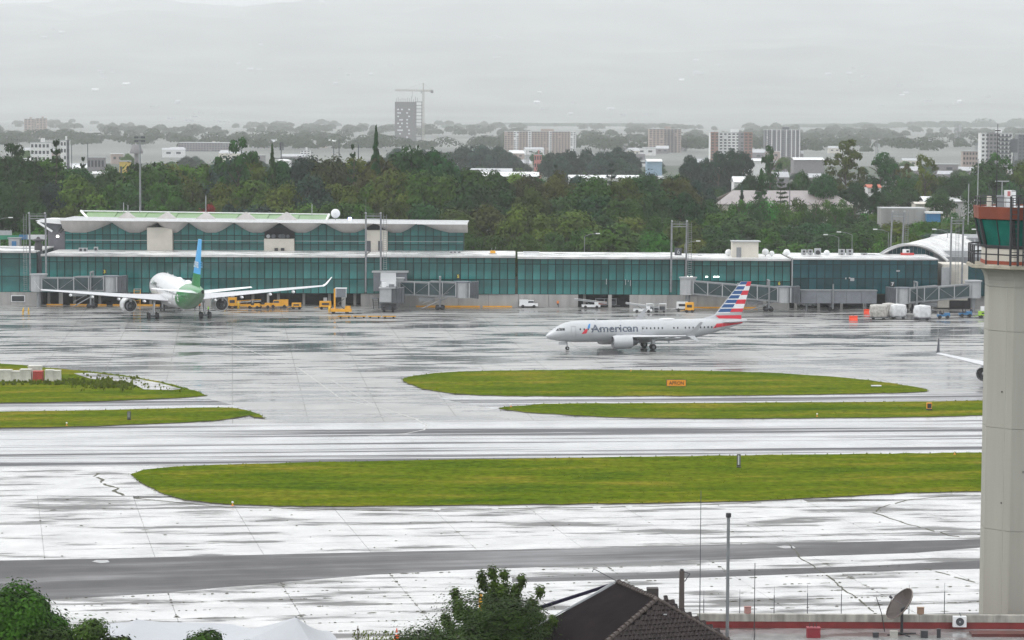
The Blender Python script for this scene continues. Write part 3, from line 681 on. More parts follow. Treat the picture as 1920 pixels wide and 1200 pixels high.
sh.build('barrel_roof', ROOFW, ah, fix=False)
MB().box((X(1845, AY), AY + 12, Z(488, AY, 1845)), (22, 20, 4.2)).build('side_wing', LIGHTP, ah)
MB().box((X(1810, AY), AY + .5, Z(492, AY, 1810)), (10, 3, 2.6)).build('side_porch', STEEL, ah)
MB().prism([W(1750, 462, AY + 24), W(1757, 446, AY + 24), W(1900, 446, AY + 24), W(1900, 462, AY + 24)], (0, 9, .5)).build('monitor_roof', STEEL, ah)
for i in range(16): MB().box((X(1762 + i * 9, AY + 23.8), AY + 23.8, Z(455, AY + 23.8, 1762)), (.35, .2, 1.6)).build('roof_rib', LIGHTP, ah)
rb = thing('red_machine', 'red roof machine with a white cab before the arched gable', 'roof machine', W(1701, 484, AY - 4)); MB().box((0, 0, .6), (3.0, 1.4, 1.2)).build('body', RED, rb); MB().box((-.3, 0, 1.6), (1.5, 1.2, .9)).build('cab', WHITE, rb); MB().box((.0, -.64, 1.6), (.6, .06, .5)).build('window', GLASSD, rb)

# --- billboards and kiosks left of the hall
sg = thing('billboard', 'green, blue and white fascia board left of the entrance canopy', 'billboard', (0, 0, 0)); BYY = TY + 30
for pa, pb, m, t, bo in ((-60, 22, LIGHTP, 432, 441), (-60, 36, mat('sign_green', (.02, .22, .13), .4), 441, 449), (36, 52, BLUE, 440, 449), (52, 88, WHITE, 440, 449)):
    a, b = W(pa, t, BYY), W(pb, bo, BYY); MB().box(((a.x + b.x) / 2, BYY + (.2 if t == 432 else 0), (a.z + b.z) / 2), (b.x - a.x - .02, .3, a.z - b.z)).build('sign_panel', m, sg)
for p in (-40, 0, 40, 80): MB().cyl(W(p, 470, BYY + .5), W(p, 440, BYY + .5), .12).build('post', STEEL, sg)
kk = thing('roof_kiosk', 'grey rooftop kiosk with a blue notice under the billboard', 'kiosk', W(28, 466, BYY - 4)); MB().box((0, 0, 1.2), (2.6, 2, 2.4)).build('wall', LIGHTP, kk); MB().box((0, 0, 2.5), (3.2, 2.4, .2)).build('roof', STEEL, kk); MB().box((0, -1.04, 1.2), (1.1, .06, 1.2)).build('notice', BLUE, kk)
tk = thing('roof_tank', 'dark ribbed roof tank with a cap behind the left gate mast', 'tank', W(72, 476, TY + 5)); MB().lathe([(0, .9), (2.2, .9), (2.5, .7), (2.9, .7), (3.0, 1.3), (3.3, 1.3), (3.5, .5), (3.9, .25)], (0, 0, 0), 'Z', 12, cap=True).build('shell', DARK, tk, True)

# --- twin pole gate masts
def gate_mast(label, pa, pb, ptop, pbase, Y, cage, spikes=True, plate=None):
    t = thing('gate_mast', label, 'gate mast', (0, 0, 0), group='twin pole masts standing over the gates')
    for p in (pa, pb): MB().cyl(W(p, pbase, Y), (X(p, Y), Y, Z(ptop, Y, p)), .24, .20, 8).build('pole', STEEL, t)
    for py in (ptop + 3, ptop + 8): MB().cyl((X(pa, Y), Y, Z(py, Y, pa)), (X(pb, Y), Y, Z(py, Y, pb)), .08).build('crossbar', STEEL, t)
    z1, z0_ = Z(ptop, Y, pb), Z(pbase, Y, pb); xs = [X(cage, Y) - .35, X(cage, Y) + .35]
    q = MB()
    for x in xs: q.cyl((x, Y - .3, z0_), (x, Y - .3, z1), .045, n=5)
    n = int((z1 - z0_) / .45)
    for i in range(n): q.cyl((xs[0], Y - .3, z0_ + i * .45), (xs[1], Y - .3, z0_ + i * .45), .035, n=4)
    for i in range(0, n, 3):
        z = z0_ + i * .45; q.tube([(xs[0], Y - .3, z), (xs[0] - .1, Y - .9, z), (xs[1] + .1, Y - .9, z), (xs[1], Y - .3, z)], .03, 4)
    q.build('ladder', STEEL, t)
    q = MB(); xa, xb = X(pa, Y), X(pb, Y); zz = Z(ptop + 8, Y, pa)
    for x in (xa, (xa + xb) / 2, xb): q.cyl((x, Y - .6, zz), (x, Y - .6, zz + 1.1), .035, n=4)
    q.cyl((xa, Y - .6, zz + 1.1), (xb, Y - .6, zz + 1.1), .035, n=4).cyl((xa, Y - .6, zz + .55), (xb, Y - .6, zz + .55), .03, n=4); q.build('platform_rail', STEEL, t)
    MB().box(((xa + xb) / 2, Y - .4, zz), (xb - xa, .7, .08)).build('platform', STEEL, t)
    for x in (xa, xb): MB().sphere((x, Y - .7, zz + 1.3), .25, n=8).build('floodlight', LIGHTP, t)
    if spikes:
        MB().cyl((xa, Y, z1), (xa, Y, z1 + spikes), .05, .02, 5).build('lightning_rod', STEEL, t)
    if plate:
        c = W(*plate, Y - .3); MB().box((c.x + .3, c.y + .1, c.z + .5), (1.6, .08, 1.7)).build('sign_plate', STEELD, t); sign_text(t, '6', c, 1.5, LIGHTP)
    return t
gate_mast('twin pole mast with a ladder by the leftmost gate', 57, 87, 402, 545, TY - 2.5, 49, .8)
gate_mast('tall twin pole mast by the white service block, long lightning rod', 686, 714, 402, 548, TY - 2.5, 722, 4.0)
gate_mast('twin pole mast carrying a number six over the middle gate', 1258, 1286, 417, 548, TY - 2.5, 1292, .8, plate=(1269, 476))
gate_mast('twin pole mast behind the roof left of the arched hall', 1670, 1692, 398, 462, TY + 34, 1697, .1)
gate_mast('twin pole mast between the arched hall and the control tower', 1781, 1803, 411, 545, TY - 3.0, 1792, .4)

# --- boarding bridges
def bridge(label, p_rot, p_cab, Y, floor_rot, floor_cab, top=3.0, p_leg=None, solid=False, rot_px=None, leg_h=None):
    """p_rot .. p_cab: pixel columns of the ends; floors: pixel rows of the floor line"""
    t = thing('boarding_bridge', label, 'boarding bridge', (0, 0, 0), group='boarding bridges at the gates')
    a, b = W(p_rot, floor_rot, Y + 1.5), W(p_cab, floor_cab, Y - .5); d = 1 if b.x > a.x else -1
    n = (b - a).normalized(); side = Vector((-n.y, n.x, 0)).normalized() * 1.3
    if side.y < 0: side = -side
    mid = a.lerp(b, .52)
    for (p, q, w, h, nm) in ((a, mid, 1.0, top, 'inner_tunnel'), (mid, b, 1.12, top * 1.08, 'outer_tunnel')):
        s = side * w
        def ring(c, zlo, zhi): return [c - s + Vector((0, 0, zlo)), c + s + Vector((0, 0, zlo)), c + s + Vector((0, 0, zhi)), c - s + Vector((0, 0, zhi))]
        MB().loft([ring(p, .25, h - .25), ring(q, .25, h - .25)]).build(nm, GREYP if solid else TEALJ, t)
        for zlo, zhi, nm2 in ((-.12, .26, 'floor_beam'), (h - .26, h + .02, 'roof_beam')):
            s = side * (w * 1.05); MB().loft([ring(p, zlo, zhi), ring(q, zlo, zhi)]).build(nm2, STEEL, t)
        k = max(2, int((q - p).length / 3.2))
        for i in range(0 if solid else k):
            c0 = p.lerp(q, i / k) - side * (w * 1.05); c1 = p.lerp(q, (i + 1) / k) - side * (w * 1.05); z0_, z1 = (.2, h - .2) if i % 2 else (h - .2, .2); MB().cyl(c0 + Vector((0, 0, z0_)), c1 + Vector((0, 0, z1)), .06, n=5).build('brace', STEEL, t)
        for i in range(k + 1):
            c = p.lerp(q, i / k) - side * (w * 1.07); MB().box((c.x, c.y, c.z + h / 2), (.22, .14, h)).build('frame_post', LIGHTP if not solid else STEEL, t)
    # rotunda
    rx = a + Vector((-d * 1.2, .6, 0)); r = MB(); r.cyl(rx + Vector((0, 0, -.2)), rx + Vector((0, 0, top + .5)), 1.8, n=14).build('rotunda', LIGHTP, t)
    MB().cyl(rx + Vector((0, 0, top + .5)), rx + Vector((0, 0, top + .75)), 2.05, n=14).build('rotunda_roof', LIGHTP, t)
    MB().cyl((rx.x, rx.y, 0), rx + Vector((0, 0, -.2)), .55, n=10).build('column', STEEL, t)
    # cab: pale round drum and dark folding curtain
    cbx = b + Vector((d * 1.2, 0, 0)); MB().cyl(cbx + Vector((0, 0, -.25)), cbx + Vector((0, 0, top + .15)), 1.75, n=16).build('cab', LIGHTP, t)
    MB().cyl(cbx + Vector((0, 0, top + .15)), cbx + Vector((0, 0, top + .4)), 1.95, n=16).build('cab_roof', GREYP, t)
    for i in range(4): MB().box((cbx.x + d * (1.9 + i * .5), cbx.y - .1, cbx.z + top / 2 + .05), (.46, 3.2 + .1 * (i % 2), top + .5 + .12 * i)).build('curtain_fold', STEELD, t)
    MB().box((cbx.x + d * 1.55, cbx.y - 1.0, cbx.z + top / 2), (.3, 1.6, top + .3)).build('cab_frame', LIGHTP, t)
    # drive column
    c = a.lerp(b, .72) if p_leg is None else Vector((X(p_leg, Y), Y, a.lerp(b, .7).z))
    for s in (-1, 1):
        q = c + Vector((0, s * 2.0, 0)); MB().cyl((q.x, q.y, .9), (q.x, q.y, c.z + top + 1.2), .2, n=8).build('leg', STEEL, t)
    MB().box((c.x, c.y, c.z - .35), (.5, 4.4, .4)).build('lift_beam', STEEL, t); MB().box((c.x, c.y, .85), (1.5, 3.2, .35)).build('bogie', STEELD, t)
    MB().box((c.x, c.y, c.z + top + 1.2), (.4, 4.4, .3)).build('lift_beam', STEEL, t)
    for s in (-1, 1):
        for k in (-.55, .55): MB().cyl((c.x + k, c.y + s * 1.1 - .22, .55), (c.x + k, c.y + s * 1.1 + .22, .55), .55, n=14).build('wheel', RUBBER, t)
    # service stair
    st = MB(); p0 = c + Vector((d * 2.0, -1.7, -.1)); p1 = Vector((c.x - d * 4.0, c.y - 1.7, .4)); 
    for dy in (0, .8): st.cyl(p0 + Vector((0, dy, 0)), p1 + Vector((0, dy, 0)), .12, n=5); st.cyl(p0 + Vector((0, dy, 1)), p1 + Vector((0, dy, 1)), .05, n=5)
    for i in range(12):
        q = p0.lerp(p1, (i + .5) / 12); st.box((q.x, q.y + .4, q.z), (.35, .8, .06))
    st.build('stair', STEEL, t)
    MB().box((c.x - d * 3, c.y, c.z - .75), (3.6, 1.3, .9)).build('equipment_box', STEEL, t)
    return t
bridge('glazed boarding bridge at the left gate behind the green tailed airliner', 82, 198, TY - 8, 545, 545, p_leg=173)
bridge('long glazed boarding bridge left of centre with its cab over open apron', 752, 857, TY - 9, 552, 556, p_leg=825)
bridge('boarding bridge of the middle gate behind the striped tail', 1300, 1458, TY - 9, 551, 565, p_leg=1440)
bridge('boarding bridge of the right gate with its cab at the left end', 1815, 1702, TY - 9, 557, 567, p_leg=1716)
# the bridge that points at the camera
t = thing('boarding_bridge', 'short boarding bridge with white cab front facing the camera left of centre', 'boarding bridge', (0, 0, 0), group='boarding bridges at the gates')
a, b = W(728, 540, TY - 3), W(728, 565, 588); 
def rr(c, w, lo, hi): return [c + Vector((-w, 0, lo)), c + Vector((w, 0, lo)), c + Vector((w, 0, hi)), c + Vector((-w, 0, hi))]
MB().loft([rr(a, 1.6, 0, 3.4), rr(b, 1.6, 0, 3.2)]).build('outer_tunnel', TEALJ, t)
MB().loft([rr(a, 1.75, 3.3, 3.6), rr(b, 1.75, 3.1, 3.4)]).build('roof_beam', LIGHTP, t); MB().loft([rr(a, 1.7, -.3, .05), rr(b, 1.7, -.3, .05)]).build('floor_beam', STEEL, t)
MB().box((b.x - .5, b.y - 1.2, b.z + 1.45), (2.6, 2.2, 3.0)).build('cab', LIGHTP, t); MB().box((b.x - .2, b.y - 1.2, b.z + 3.1), (3.6, 2.8, .25)).build('cab_roof', LIGHTP, t)
MB().box((b.x - .9, b.y - 1.3, b.z + 3.75), (.9, .9, 1.0)).build('roof_box', WHITE, t); MB().box((b.x + .8, b.y - 1.3, b.z + 3.6), (1.2, 1.2, .6)).build('roof_box', STEEL, t)
for i in range(5): MB().box((b.x + 1.1 + i * .55, b.y - 1.0, b.z + 1.35 + .03 * i), (.5, 2.6 + .15 * (i % 2), 3.1 + .1 * i)).build('curtain_fold', STEELD, t)
for s in (-1.8, 1.8): MB().cyl((b.x + s, b.y + 1.5, .8), (b.x + s, b.y + 1.5, b.z + 4.4), .22).build('leg', STEEL, t)
MB().box((b.x, b.y + 1.5, b.z - .5), (4.2, .5, .5)).build('lift_beam', STEEL, t); MB().box((b.x, b.y + 1.5, 1.1), (3.2, 1.6, 1.2)).build('bogie', STEELD, t)
for s in (-1.0, 1.0):
    for k in (-.6, .6): MB().cyl((b.x + s - .25, b.y + 1.2 + k, .6), (b.x + s + .25, b.y + 1.2 + k, .6), .6, n=14).build('wheel', RUBBER, t)
q = MB(); q.box((b.x - 3.0, b.y + 2, b.z + .5), (1.3, 3, .1))
for i in range(9): q.box((b.x - 3.0, b.y + 3.6 + i * .4, b.z + .3 - i * .42), (1.2, .4, .06))
for dx in (-.6, .6): q.cyl((b.x - 3 + dx, b.y + .6, b.z + 1.5), (b.x - 3 + dx, b.y + 3.5, b.z + 1.5), .05).cyl((b.x - 3 + dx, b.y + 3.4, b.z + .4), (b.x - 3 + dx, b.y + 7, .3), .1)
q.build('stair', STEELD, t)
rx = W(712, 517, TY - 2); MB().box((rx.x + 2.4, rx.y, rx.z - 1.3), (7.5, 3.0, 4.2)).build('rotunda', GREYP, t); MB().box((rx.x + 2.4, rx.y, rx.z + .95), (8.2, 3.6, .3)).build('rotunda_roof', LIGHTP, t)
MB().cyl((rx.x + 4, rx.y, 0), (rx.x + 4, rx.y, rx.z - 3.3), .7, n=10).build('column', STEEL, t)
# fixed walkway of the sixth gate
t = thing('fixed_walkway', 'long solid grey walkway on posts between the sixth and seventh gates', 'walkway', (0, 0, 0))
WYY = TY - 8
for i in range(5):
    pa, pb = 1500 + i * 28.4, 1500 + (i + 1) * 28.4; a, b = X(pa, WYY), X(pb, WYY); zlo, zhi = Z(568, WYY, 1560), Z(545, WYY, 1560)
    MB().box(((a + b) / 2, WYY, (zlo + zhi) / 2), (b - a - .06, 2.6, zhi - zlo)).build('wall_panel', GREYP, t)
MB().box((X(1571, WYY), WYY, zhi + .1), (X(1643, WYY) - X(1499, WYY), 2.9, .2)).build('roof', STEEL, t)
for p in (1512, 1558, 1622): MB().cyl((X(p, WYY), WYY, 0), (X(p, WYY), WYY, zlo), .28, n=10).build('post', STEEL, t)
MB().cyl((X(1560, WYY), WYY - 1.5, .6), (X(1560, WYY), WYY - 1.5, zhi + 1.6), .16).build('leg', STEEL, t)
for k in (-.5, .5): MB().cyl((X(1560, WYY) + k, WYY - .3, .5), (X(1560, WYY) + k, WYY + .3, .5), .5, n=14).build('wheel', RUBBER, t)
# ================================================================== AIRLINERS
AFOIL = [(1, 0, 0), (.75, .28, -.2), (.5, .46, -.36), (.25, .5, -.42), (.08, .32, -.28), (0, 0.02, 0)]
def foil(xg, xle, y, z, c, th, vertical=False):
    """ring of an aerofoil; x measured back from the nose; vertical: thickness across y"""
    up = [(k, u) for k, u, lo in AFOIL]; lo = [(k, w) for k, u, w in reversed(AFOIL[1:-1])]
    out = []
    for k, q in up + lo:
        if vertical: out.append(Vector((xg - xle - k * c, y + q * th, z)))
        else: out.append(Vector((xg - xle - k * c, y, z + q * th)))
    return out
def airliner(label, P, loc, rz, body_m, nac_m, fin_m, winglet_m, tail_cut=None, tail_m=None, stripes=False, title=None):
    t = thing('airliner', label, 'airliner', loc, rz, None); xg = P['xg']; t.scale = (P['s'],) * 3
    # fuselage: fine rings, so that livery edges follow them
    st = P['fus']; xs = np.arange(0, P['L'] + .01, P['L'] / 150); A = np.array(st)
    def sec(x): return [float(np.interp(x, A[:, 0], A[:, i])) for i in (1, 2, 3)]
    def smooth(x):
        k = [sec(x + d) for d in (-.5, -.25, 0, .25, .5)] if 1.2 < x < P['L'] - .6 else [sec(x)]
        return [sum(q[i] for q in k) / len(k) for i in range(3)]
    N = 36; bodies = {}
    rings = []
    for x in xs:
        zc, ry, rz_ = smooth(x); rings.append([Vector((xg - x, ry * math.sin(2 * math.pi * i / N), zc + rz_ * math.cos(2 * math.pi * i / N))) for i in range(N)])
    front, rear = MB(), MB()
    for k in range(len(rings) - 1):
        for i in range(N):
            j = (i + 1) % N; q = [rings[k][i], rings[k][j], rings[k + 1][j], rings[k + 1][i]]
            c = (q[0] + q[2]) / 2
            tgt = rear if tail_cut and tail_cut(xg - c.x, c.z) else front
            tgt.add(q, [(0, 1, 2, 3)])
    def weld(mbx, nm, m):
        me = mbx.mesh(nm, m, True, False); bm = bmesh.new(); bm.from_mesh(me); bmesh.ops.remove_doubles(bm, verts=bm.verts, dist=.001)
        bmesh.ops.recalc_face_normals(bm, faces=bm.faces); bm.to_mesh(me); bm.free(); me.polygons.foreach_set('use_smooth', [True] * len(me.polygons)); return link(nm, me, t)
    weld(front, 'fuselage', body_m)
    if rear.v: weld(rear, 'tail_section', tail_m)
    def side_y(x, z, s, off=.02):
        zc, ry, rz_ = smooth(x); q = max(0.02, 1 - ((z - zc) / rz_) ** 2); return s * (ry * math.sqrt(q) + off)
    # belly fairing
    w = P['wing']; zb = P['zc'] - P['rz'] * .62
    mb = MB(); mb.sphere((xg - w[0][0] - w[0][3] * .55, 0, zb), 1, n=24, sq=(w[0][3] * .75, P['ry'] * 1.06, P['rz'] * .55)); mb.build('belly_fairing', body_m, t, True)
    for s in (-1, 1):
        # wing: leading edge x, y, z, chord, thickness for each station
        MB().loft([foil(xg, a, s * y, z, c, th) for (a, y, z, c, th) in w]).build('wing', WINGGREY, t, True)
        tipx, tipy, tipz, tipc, _ = w[-1]; k = P['wl']
        wl = MB(); wl.loft([foil(xg, tipx, s * tipy, tipz, tipc, .12), foil(xg, tipx + tipc * .45, s * (tipy + k[1] * .35), tipz + k[0] * .25, tipc * .75, .10), foil(xg, tipx + k[2], s * (tipy + k[1]), tipz + k[0], tipc * .32, .05)])
        wl.build('winglet', winglet_m, t, True)
        if k[3]: MB().loft([foil(xg, tipx + tipc * .2, s * tipy, tipz, tipc * .8, .1), foil(xg, tipx + k[2] * .75, s * (tipy + .45), tipz - k[3], tipc * .3, .05)]).build('winglet', body_m, t, True)
        # flap track fairings
        for f in P['flaps']:
            i = max(i for i in range(len(w) - 1) if w[i][1] <= f); u = (f - w[i][1]) / (w[i + 1][1] - w[i][1]); q = [w[i][j] + u * (w[i + 1][j] - w[i][j]) for j in range(5)]
            xm = q[0] + q[3] * .85
            MB().lathe([(-q[3] * .28 - .6, .03), (-q[3] * .12, .2 * P['k']), (.3, .22 * P['k']), (1.2 * P['k'], .03)][::-1], (xg - xm - .2, s * f, q[2] - .32 * P['k']), 'X', 8).build('flap_fairing', body_m, t, True)
        # engine
        ex, ey, ez, el, er = P['eng']
        prof = [(0, er * .82), (-.04 * el, er * .93), (-.16 * el, er), (-.45 * el, er * 1.0), (-.78 * el, er * .86), (-.78 * el, er * .74)]
        MB().lathe(prof, (xg - ex, s * ey, ez), 'X', 26).build('nacelle', nac_m, t, True)
        MB().lathe([(.01, er * .82), (-.03 * el, er * .9), (-.001, er * .88), (.02, er * .85)], (xg - ex, s * ey, ez), 'X', 26).build('inlet_lip', LIGHTP, t, True)
        MB().lathe([(-.14 * el, er * .8), (-.15 * el, .1)], (xg - ex, s * ey, ez), 'X', 26, cap=True).build('fan', DARK, t)
        MB().lathe([(0, er * .81), (-.16 * el, er * .8)], (xg - ex - .0, s * ey, ez), 'X', 26).build('inlet_duct', STEEL, t, True)
        MB().lathe([(-.02 * el, .02), (-.08 * el, er * .18), (-.14 * el, er * .28)], (xg - ex, s * ey, ez), 'X', 14).build('spinner', LIGHTP, t, True)
        MB().lathe([(-.68 * el, er * .62), (-.9 * el, er * .56), (-1.0 * el, er * .44), (-1.0 * el, er * .36)], (xg - ex, s * ey, ez), 'X', 20).build('exhaust', STEELD, t, True)
        MB().lathe([(-.78 * el, er * .76), (-.76 * el, er * .5)], (xg - ex, s * ey, ez), 'X', 20).build('bypass_duct', DARK, t)
        MB().lathe([(-.9 * el, er * .36), (-1.0 * el, er * .28), (-1.14 * el, .03)], (xg - ex, s * ey, ez), 'X', 14, cap=True).build('exhaust_cone', STEEL, t, True)
        i = 0; zw = np.interp(ey, [q[1] for q in w], [q[2] for q in w]); xw = np.interp(ey, [q[1] for q in w], [q[0] for q in w])
        MB().prism([(xg - ex - .22 * el, s * ey - .16, ez + er * .95), (xg - ex - .95 * el, s * ey - .16, ez + er * .5), (xg - xw - 2.2 * P['k'], s * ey - .16, zw - .1), (xg - xw - .1, s * ey - .16, zw + .12)], (0, .32, 0)).build('pylon', nac_m, t)
        # tailplane
        MB().loft([foil(xg, a, s * y, z, c, th) for (a, y, z, c, th) in P['stab']]).build('tailplane', WINGGREY if not tail_m else body_m, t, True)
        # main gear
        gy = P['gear'][0]; gr = P['gear'][1]
        MB().cyl((0, s * gy, gr), (0.25, s * gy * .93, P['zc'] - P['rz'] * .55), .17 * P['k'], n=10).build('main_strut', LIGHTP, t)
        MB().box((-.1, s * (gy - .25), gr + 1.1 * P['k']), (.9 * P['k'], .06, 1.3 * P['k'])).build('gear_door', body_m, t)
        if P['gear'][2] == 4: MB().cyl((.98, s * gy, gr), (-.98, s * gy, gr), .16).build('bogie_beam', STEELD, t)
        for ax in ((.98, -.98) if P['gear'][2] == 4 else (0,)):
            MB().cyl((ax, s * gy - .7 * P['k'] * .7, gr), (ax, s * gy + .7 * P['k'] * .7, gr), .1).build('axle', STEELD, t)
            for dy in (-1, 1):
                wo = MB().lathe([(-.2, gr * .5), (-.2, gr * .85), (-.12, gr), (.12, gr), (.2, gr * .85), (.2, gr * .5)], (ax, s * gy + dy * .36 * P['k'] * (1.6 if P['gear'][2] == 4 else 1.2), gr), 'Y', 20).build('wheel', RUBBER, t, True)
                MB().cyl((ax, s * gy + dy * .36 * P['k'] * (1.6 if P['gear'][2] == 4 else 1.2) - .15, gr), (ax, s * gy + dy * .36 * P['k'] * (1.6 if P['gear'][2] == 4 else 1.2) + .15, gr), gr * .52, n=14).build('rim', STEEL, wo)
    # nose gear
    nx = xg - P['xn']; nr = P['nr']
    MB().cyl((nx, 0, nr), (nx + .1, 0, P['zc'] - P['rz'] * .7), .11 * P['k'], n=10).build('nose_strut', LIGHTP, t)
    for dy in (-.24, .24):
        wo = MB().lathe([(-.12, nr * .5), (-.12, nr * .85), (-.07, nr), (.07, nr), (.12, nr * .85), (.12, nr * .5)], (nx, dy * P['k'], nr), 'Y', 18).build('wheel', RUBBER, t, True)
        MB().cyl((nx, dy * P['k'] - .09, nr), (nx, dy * P['k'] + .09, nr), nr * .52, n=12).build('rim', LIGHTP, wo)
    MB().box((nx + .9, 0, P['zc'] - P['rz'] - .15), (1.4, .7, .5)).build('gear_door', body_m, t)
    # fin
    f = P['fin']                                   # (z, xle, xte, thickness) from the root up
    fin_rows = []
    def finat(z): return [float(np.interp(z, [q[0] for q in f], [q[i] for q in f])) for i in (1, 2, 3)]
    cuts = P.get('fin_cut'); levels = sorted(set([q[0] for q in f] + (cuts or [])))
    lo_, hi_ = MB(), MB()
    def fr(z): a, b_, th = finat(z); return foil(xg, a, 0, z, b_ - a, th, True)
    if cuts:
        lo_.loft([fr(z) for z in levels if z <= cuts[0]]).build('tail_fin', fin_m[0], t, True); hi_.loft([fr(z) for z in levels if z >= cuts[0]]).build('fin_top', fin_m[1], t, True)
    else: lo_.loft([fr(z) for z in levels]).build('tail_fin', fin_m[0], t, True)
    # cockpit windows, cabin windows, doors
    for s in (-1, 1):
        for (xa, xb, za, zb2) in P['cockpit']:
            q = []
            for x, z in ((xa, za), (xb, za), (xb, zb2), (xa, zb2)): q.append(Vector((xg - x, side_y(x, z, s, .02), z)))
            MB().prism(q, (0, s * .012, 0.01)).build('cockpit_window', GLASSD, t)
    wm = MB().box((0, 0, 0), (.26, .05, .36)).mesh('cabin_window', GLASSD)
    for s in (-1, 1):
        for x in np.arange(P['win'][0], P['win'][1], P['win'][2]):
            if any(abs(x - g) < .5 for g in P['wgap']): continue
            z = P['win'][3]; zc, ry, rz_ = smooth(x); o = link('cabin_window', wm, t, (xg - x, side_y(x, z, s, -.008), z)); o.rotation_euler = (s * math.asin(max(-.9, min(.9, (z - zc) / rz_))), 0, 0)
    for s in (-1, 1):
        for (x, z, w_, h_) in P['doors']:
            q = MB(); th = .035
            def edge(xa, za, xb, zb2):
                n = 6; pts = [(xg - (xa + (xb - xa) * i / n), side_y(xa + (xb - xa) * i / n, za + (zb2 - za) * i / n, s, .012), za + (zb2 - za) * i / n) for i in range(n + 1)]; q.tube(pts, th, 4)
            edge(x, z, x + w_, z); edge(x, z + h_, x + w_, z + h_); edge(x, z, x, z + h_); edge(x + w_, z, x + w_, z + h_)
            q.build('door_outline', mat('door_line', (.35, .36, .38) if not stripes else (.5, .5, .52), .5), t)
    for (x, l_, h_) in P['domes']:
        zc, ry, rz_ = smooth(x); MB().sphere((xg - x, 0, zc + rz_), 1, n=16, sq=(l_, .6, h_)).build('antenna_dome', WHITE, t, True)
    for x, sgn in ((P['L'] * .24, 1), (P['L'] * .36, 1), (P['L'] * .33, -1), (P['L'] * .6, -1)):
        zc, ry, rz_ = smooth(x); z = zc + sgn * rz_; MB().prism([(xg - x, -.03, z - sgn * .05), (xg - x - .5, -.03, z - sgn * .05), (xg - x - .5, -.03, z + sgn * .42), (xg - x - .25, -.03, z + sgn * .42)], (0, .06, 0)).build('blade_antenna', body_m, t)
    def side_poly(name, pts, s, m, off=.02, cut=.16):
        """a flat print laid on the curved side: pts (x from nose, z)"""
        bm = bmesh.new()
        for poly in pts:
            bm.faces.new([bm.verts.new((p[0], 0, p[1])) for p in poly])
        wrap(bm, name, s, m, off, cut)
    def wrap(bm, name, s, m, off, cut):
        zs = [v.co.z for v in bm.verts]; xs_ = [v.co.x for v in bm.verts]
        for z in np.arange(min(zs) + cut, max(zs), cut): bmesh.ops.bisect_plane(bm, geom=bm.verts[:] + bm.edges[:] + bm.faces[:], plane_co=(0, 0, z), plane_no=(0, 0, 1))
        if max(xs_) > P['L'] * .65:
            for x in np.arange(min(xs_) + .4, max(xs_), .4): bmesh.ops.bisect_plane(bm, geom=bm.verts[:] + bm.edges[:] + bm.faces[:], plane_co=(x, 0, 0), plane_no=(1, 0, 0))
        for v in bm.verts: v.co = Vector((xg - v.co.x, side_y(v.co.x, v.co.z, s, off), v.co.z))
        bmesh.ops.triangulate(bm, faces=bm.faces[:]); me = bpy.data.meshes.new(name); bm.to_mesh(me); bm.free(); me.materials.append(m); return link(name, me, t)
    return t, side_poly, wrap, finat, side_y

P737 = dict(L=39.5, xg=20.0, xn=4.2, zc=3.45, ry=1.88, rz=2.04, k=1.0, s=1.0, nr=.34,
    fus=[(0, 2.62, .04, .04), (.15, 2.64, .28, .27), (.5, 2.70, .55, .54), (1.0, 2.82, .84, .84), (1.7, 2.98, 1.14, 1.15), (2.6, 3.16, 1.42, 1.46), (3.2, 3.27, 1.56, 1.66), (4.0, 3.38, 1.70, 1.84), (5.2, 3.44, 1.84, 1.98), (6.5, 3.45, 1.88, 2.04), (25, 3.45, 1.88, 2.04),
         (28, 3.58, 1.82, 1.92), (31, 3.92, 1.58, 1.62), (34, 4.32, 1.18, 1.22), (37, 4.72, .7, .76), (38.8, 4.98, .36, .42), (39.5, 5.08, .16, .2)],
    wing=[(12.6, 1.2, 2.35, 8.4, 1.0), (15.6, 6.0, 2.75, 4.9, .62), (21.9, 16.9, 3.75, 1.75, .2)], wl=(2.5, .55, 2.6, .95), flaps=(4.2, 7.6, 10.8),
    eng=(11.6, 4.85, 1.75, 4.7, 1.28), stab=[(34.0, .5, 4.75, 4.2, .36), (38.0, 7.1, 5.55, 1.5, .14)], gear=(2.86, .56, 2),
    fin=[(4.6, 30.2, 38.6, .5), (5.6, 30.9, 38.4, .42), (6.15, 33.0, 38.35, .40), (12.45, 38.2, 40.3, .18)],
    cockpit=[(1.75, 2.25, 3.72, 4.10), (2.3, 2.8, 3.75, 4.22), (2.85, 3.3, 3.78, 4.2)], win=(6.2, 33.2, .76, 3.98), wgap=(17.3, 23.0, 23.8, 26.2), doors=[(4.5, 2.6, .85, 1.95), (34.2, 3.3, .8, 1.8), (18.2, 3.3, .55, 1.0)],
    domes=[(23.6, 1.6, .22)])
TH = rad(14)
gm = (G(1215.5, 654) + G(1215.5, 653)) / 2
STRIPE_R, STRIPE_B, NAVY, TITLE = mat('livery_red', (.62, .02, .045), .3, var=.04), mat('livery_blue', (.015, .085, .25), .3, var=.06), mat('livery_navy', (.010, .016, .032), .35), mat('title_grey', (.09, .11, .15), .35, var=.05)
t, side_poly, wrap, finat, side_y = airliner('silver airliner with red, white and blue striped tail, lettered American', P737, gm, math.pi + TH, SILVER, SILVER, [SILVER], mat('winglet_grey', (.36, .37, .39), .35))
xg = P737['xg']
def fin_strip(z0, z1, u0, u1, m):
    for s in (-1, 1):
        q = []
        for z, u in ((z0, u0), (z0, u1), (z1, u1), (z1, u0)):
            a, b_, th = finat(z); 
            yv = s * (th * .5 + .025); q.append(Vector((xg - (a + (b_ - a) * (.035 + .965 * u)), yv, z)))
        MB().prism(q, (0, s * .012, 0)).build('stripe', m, t)
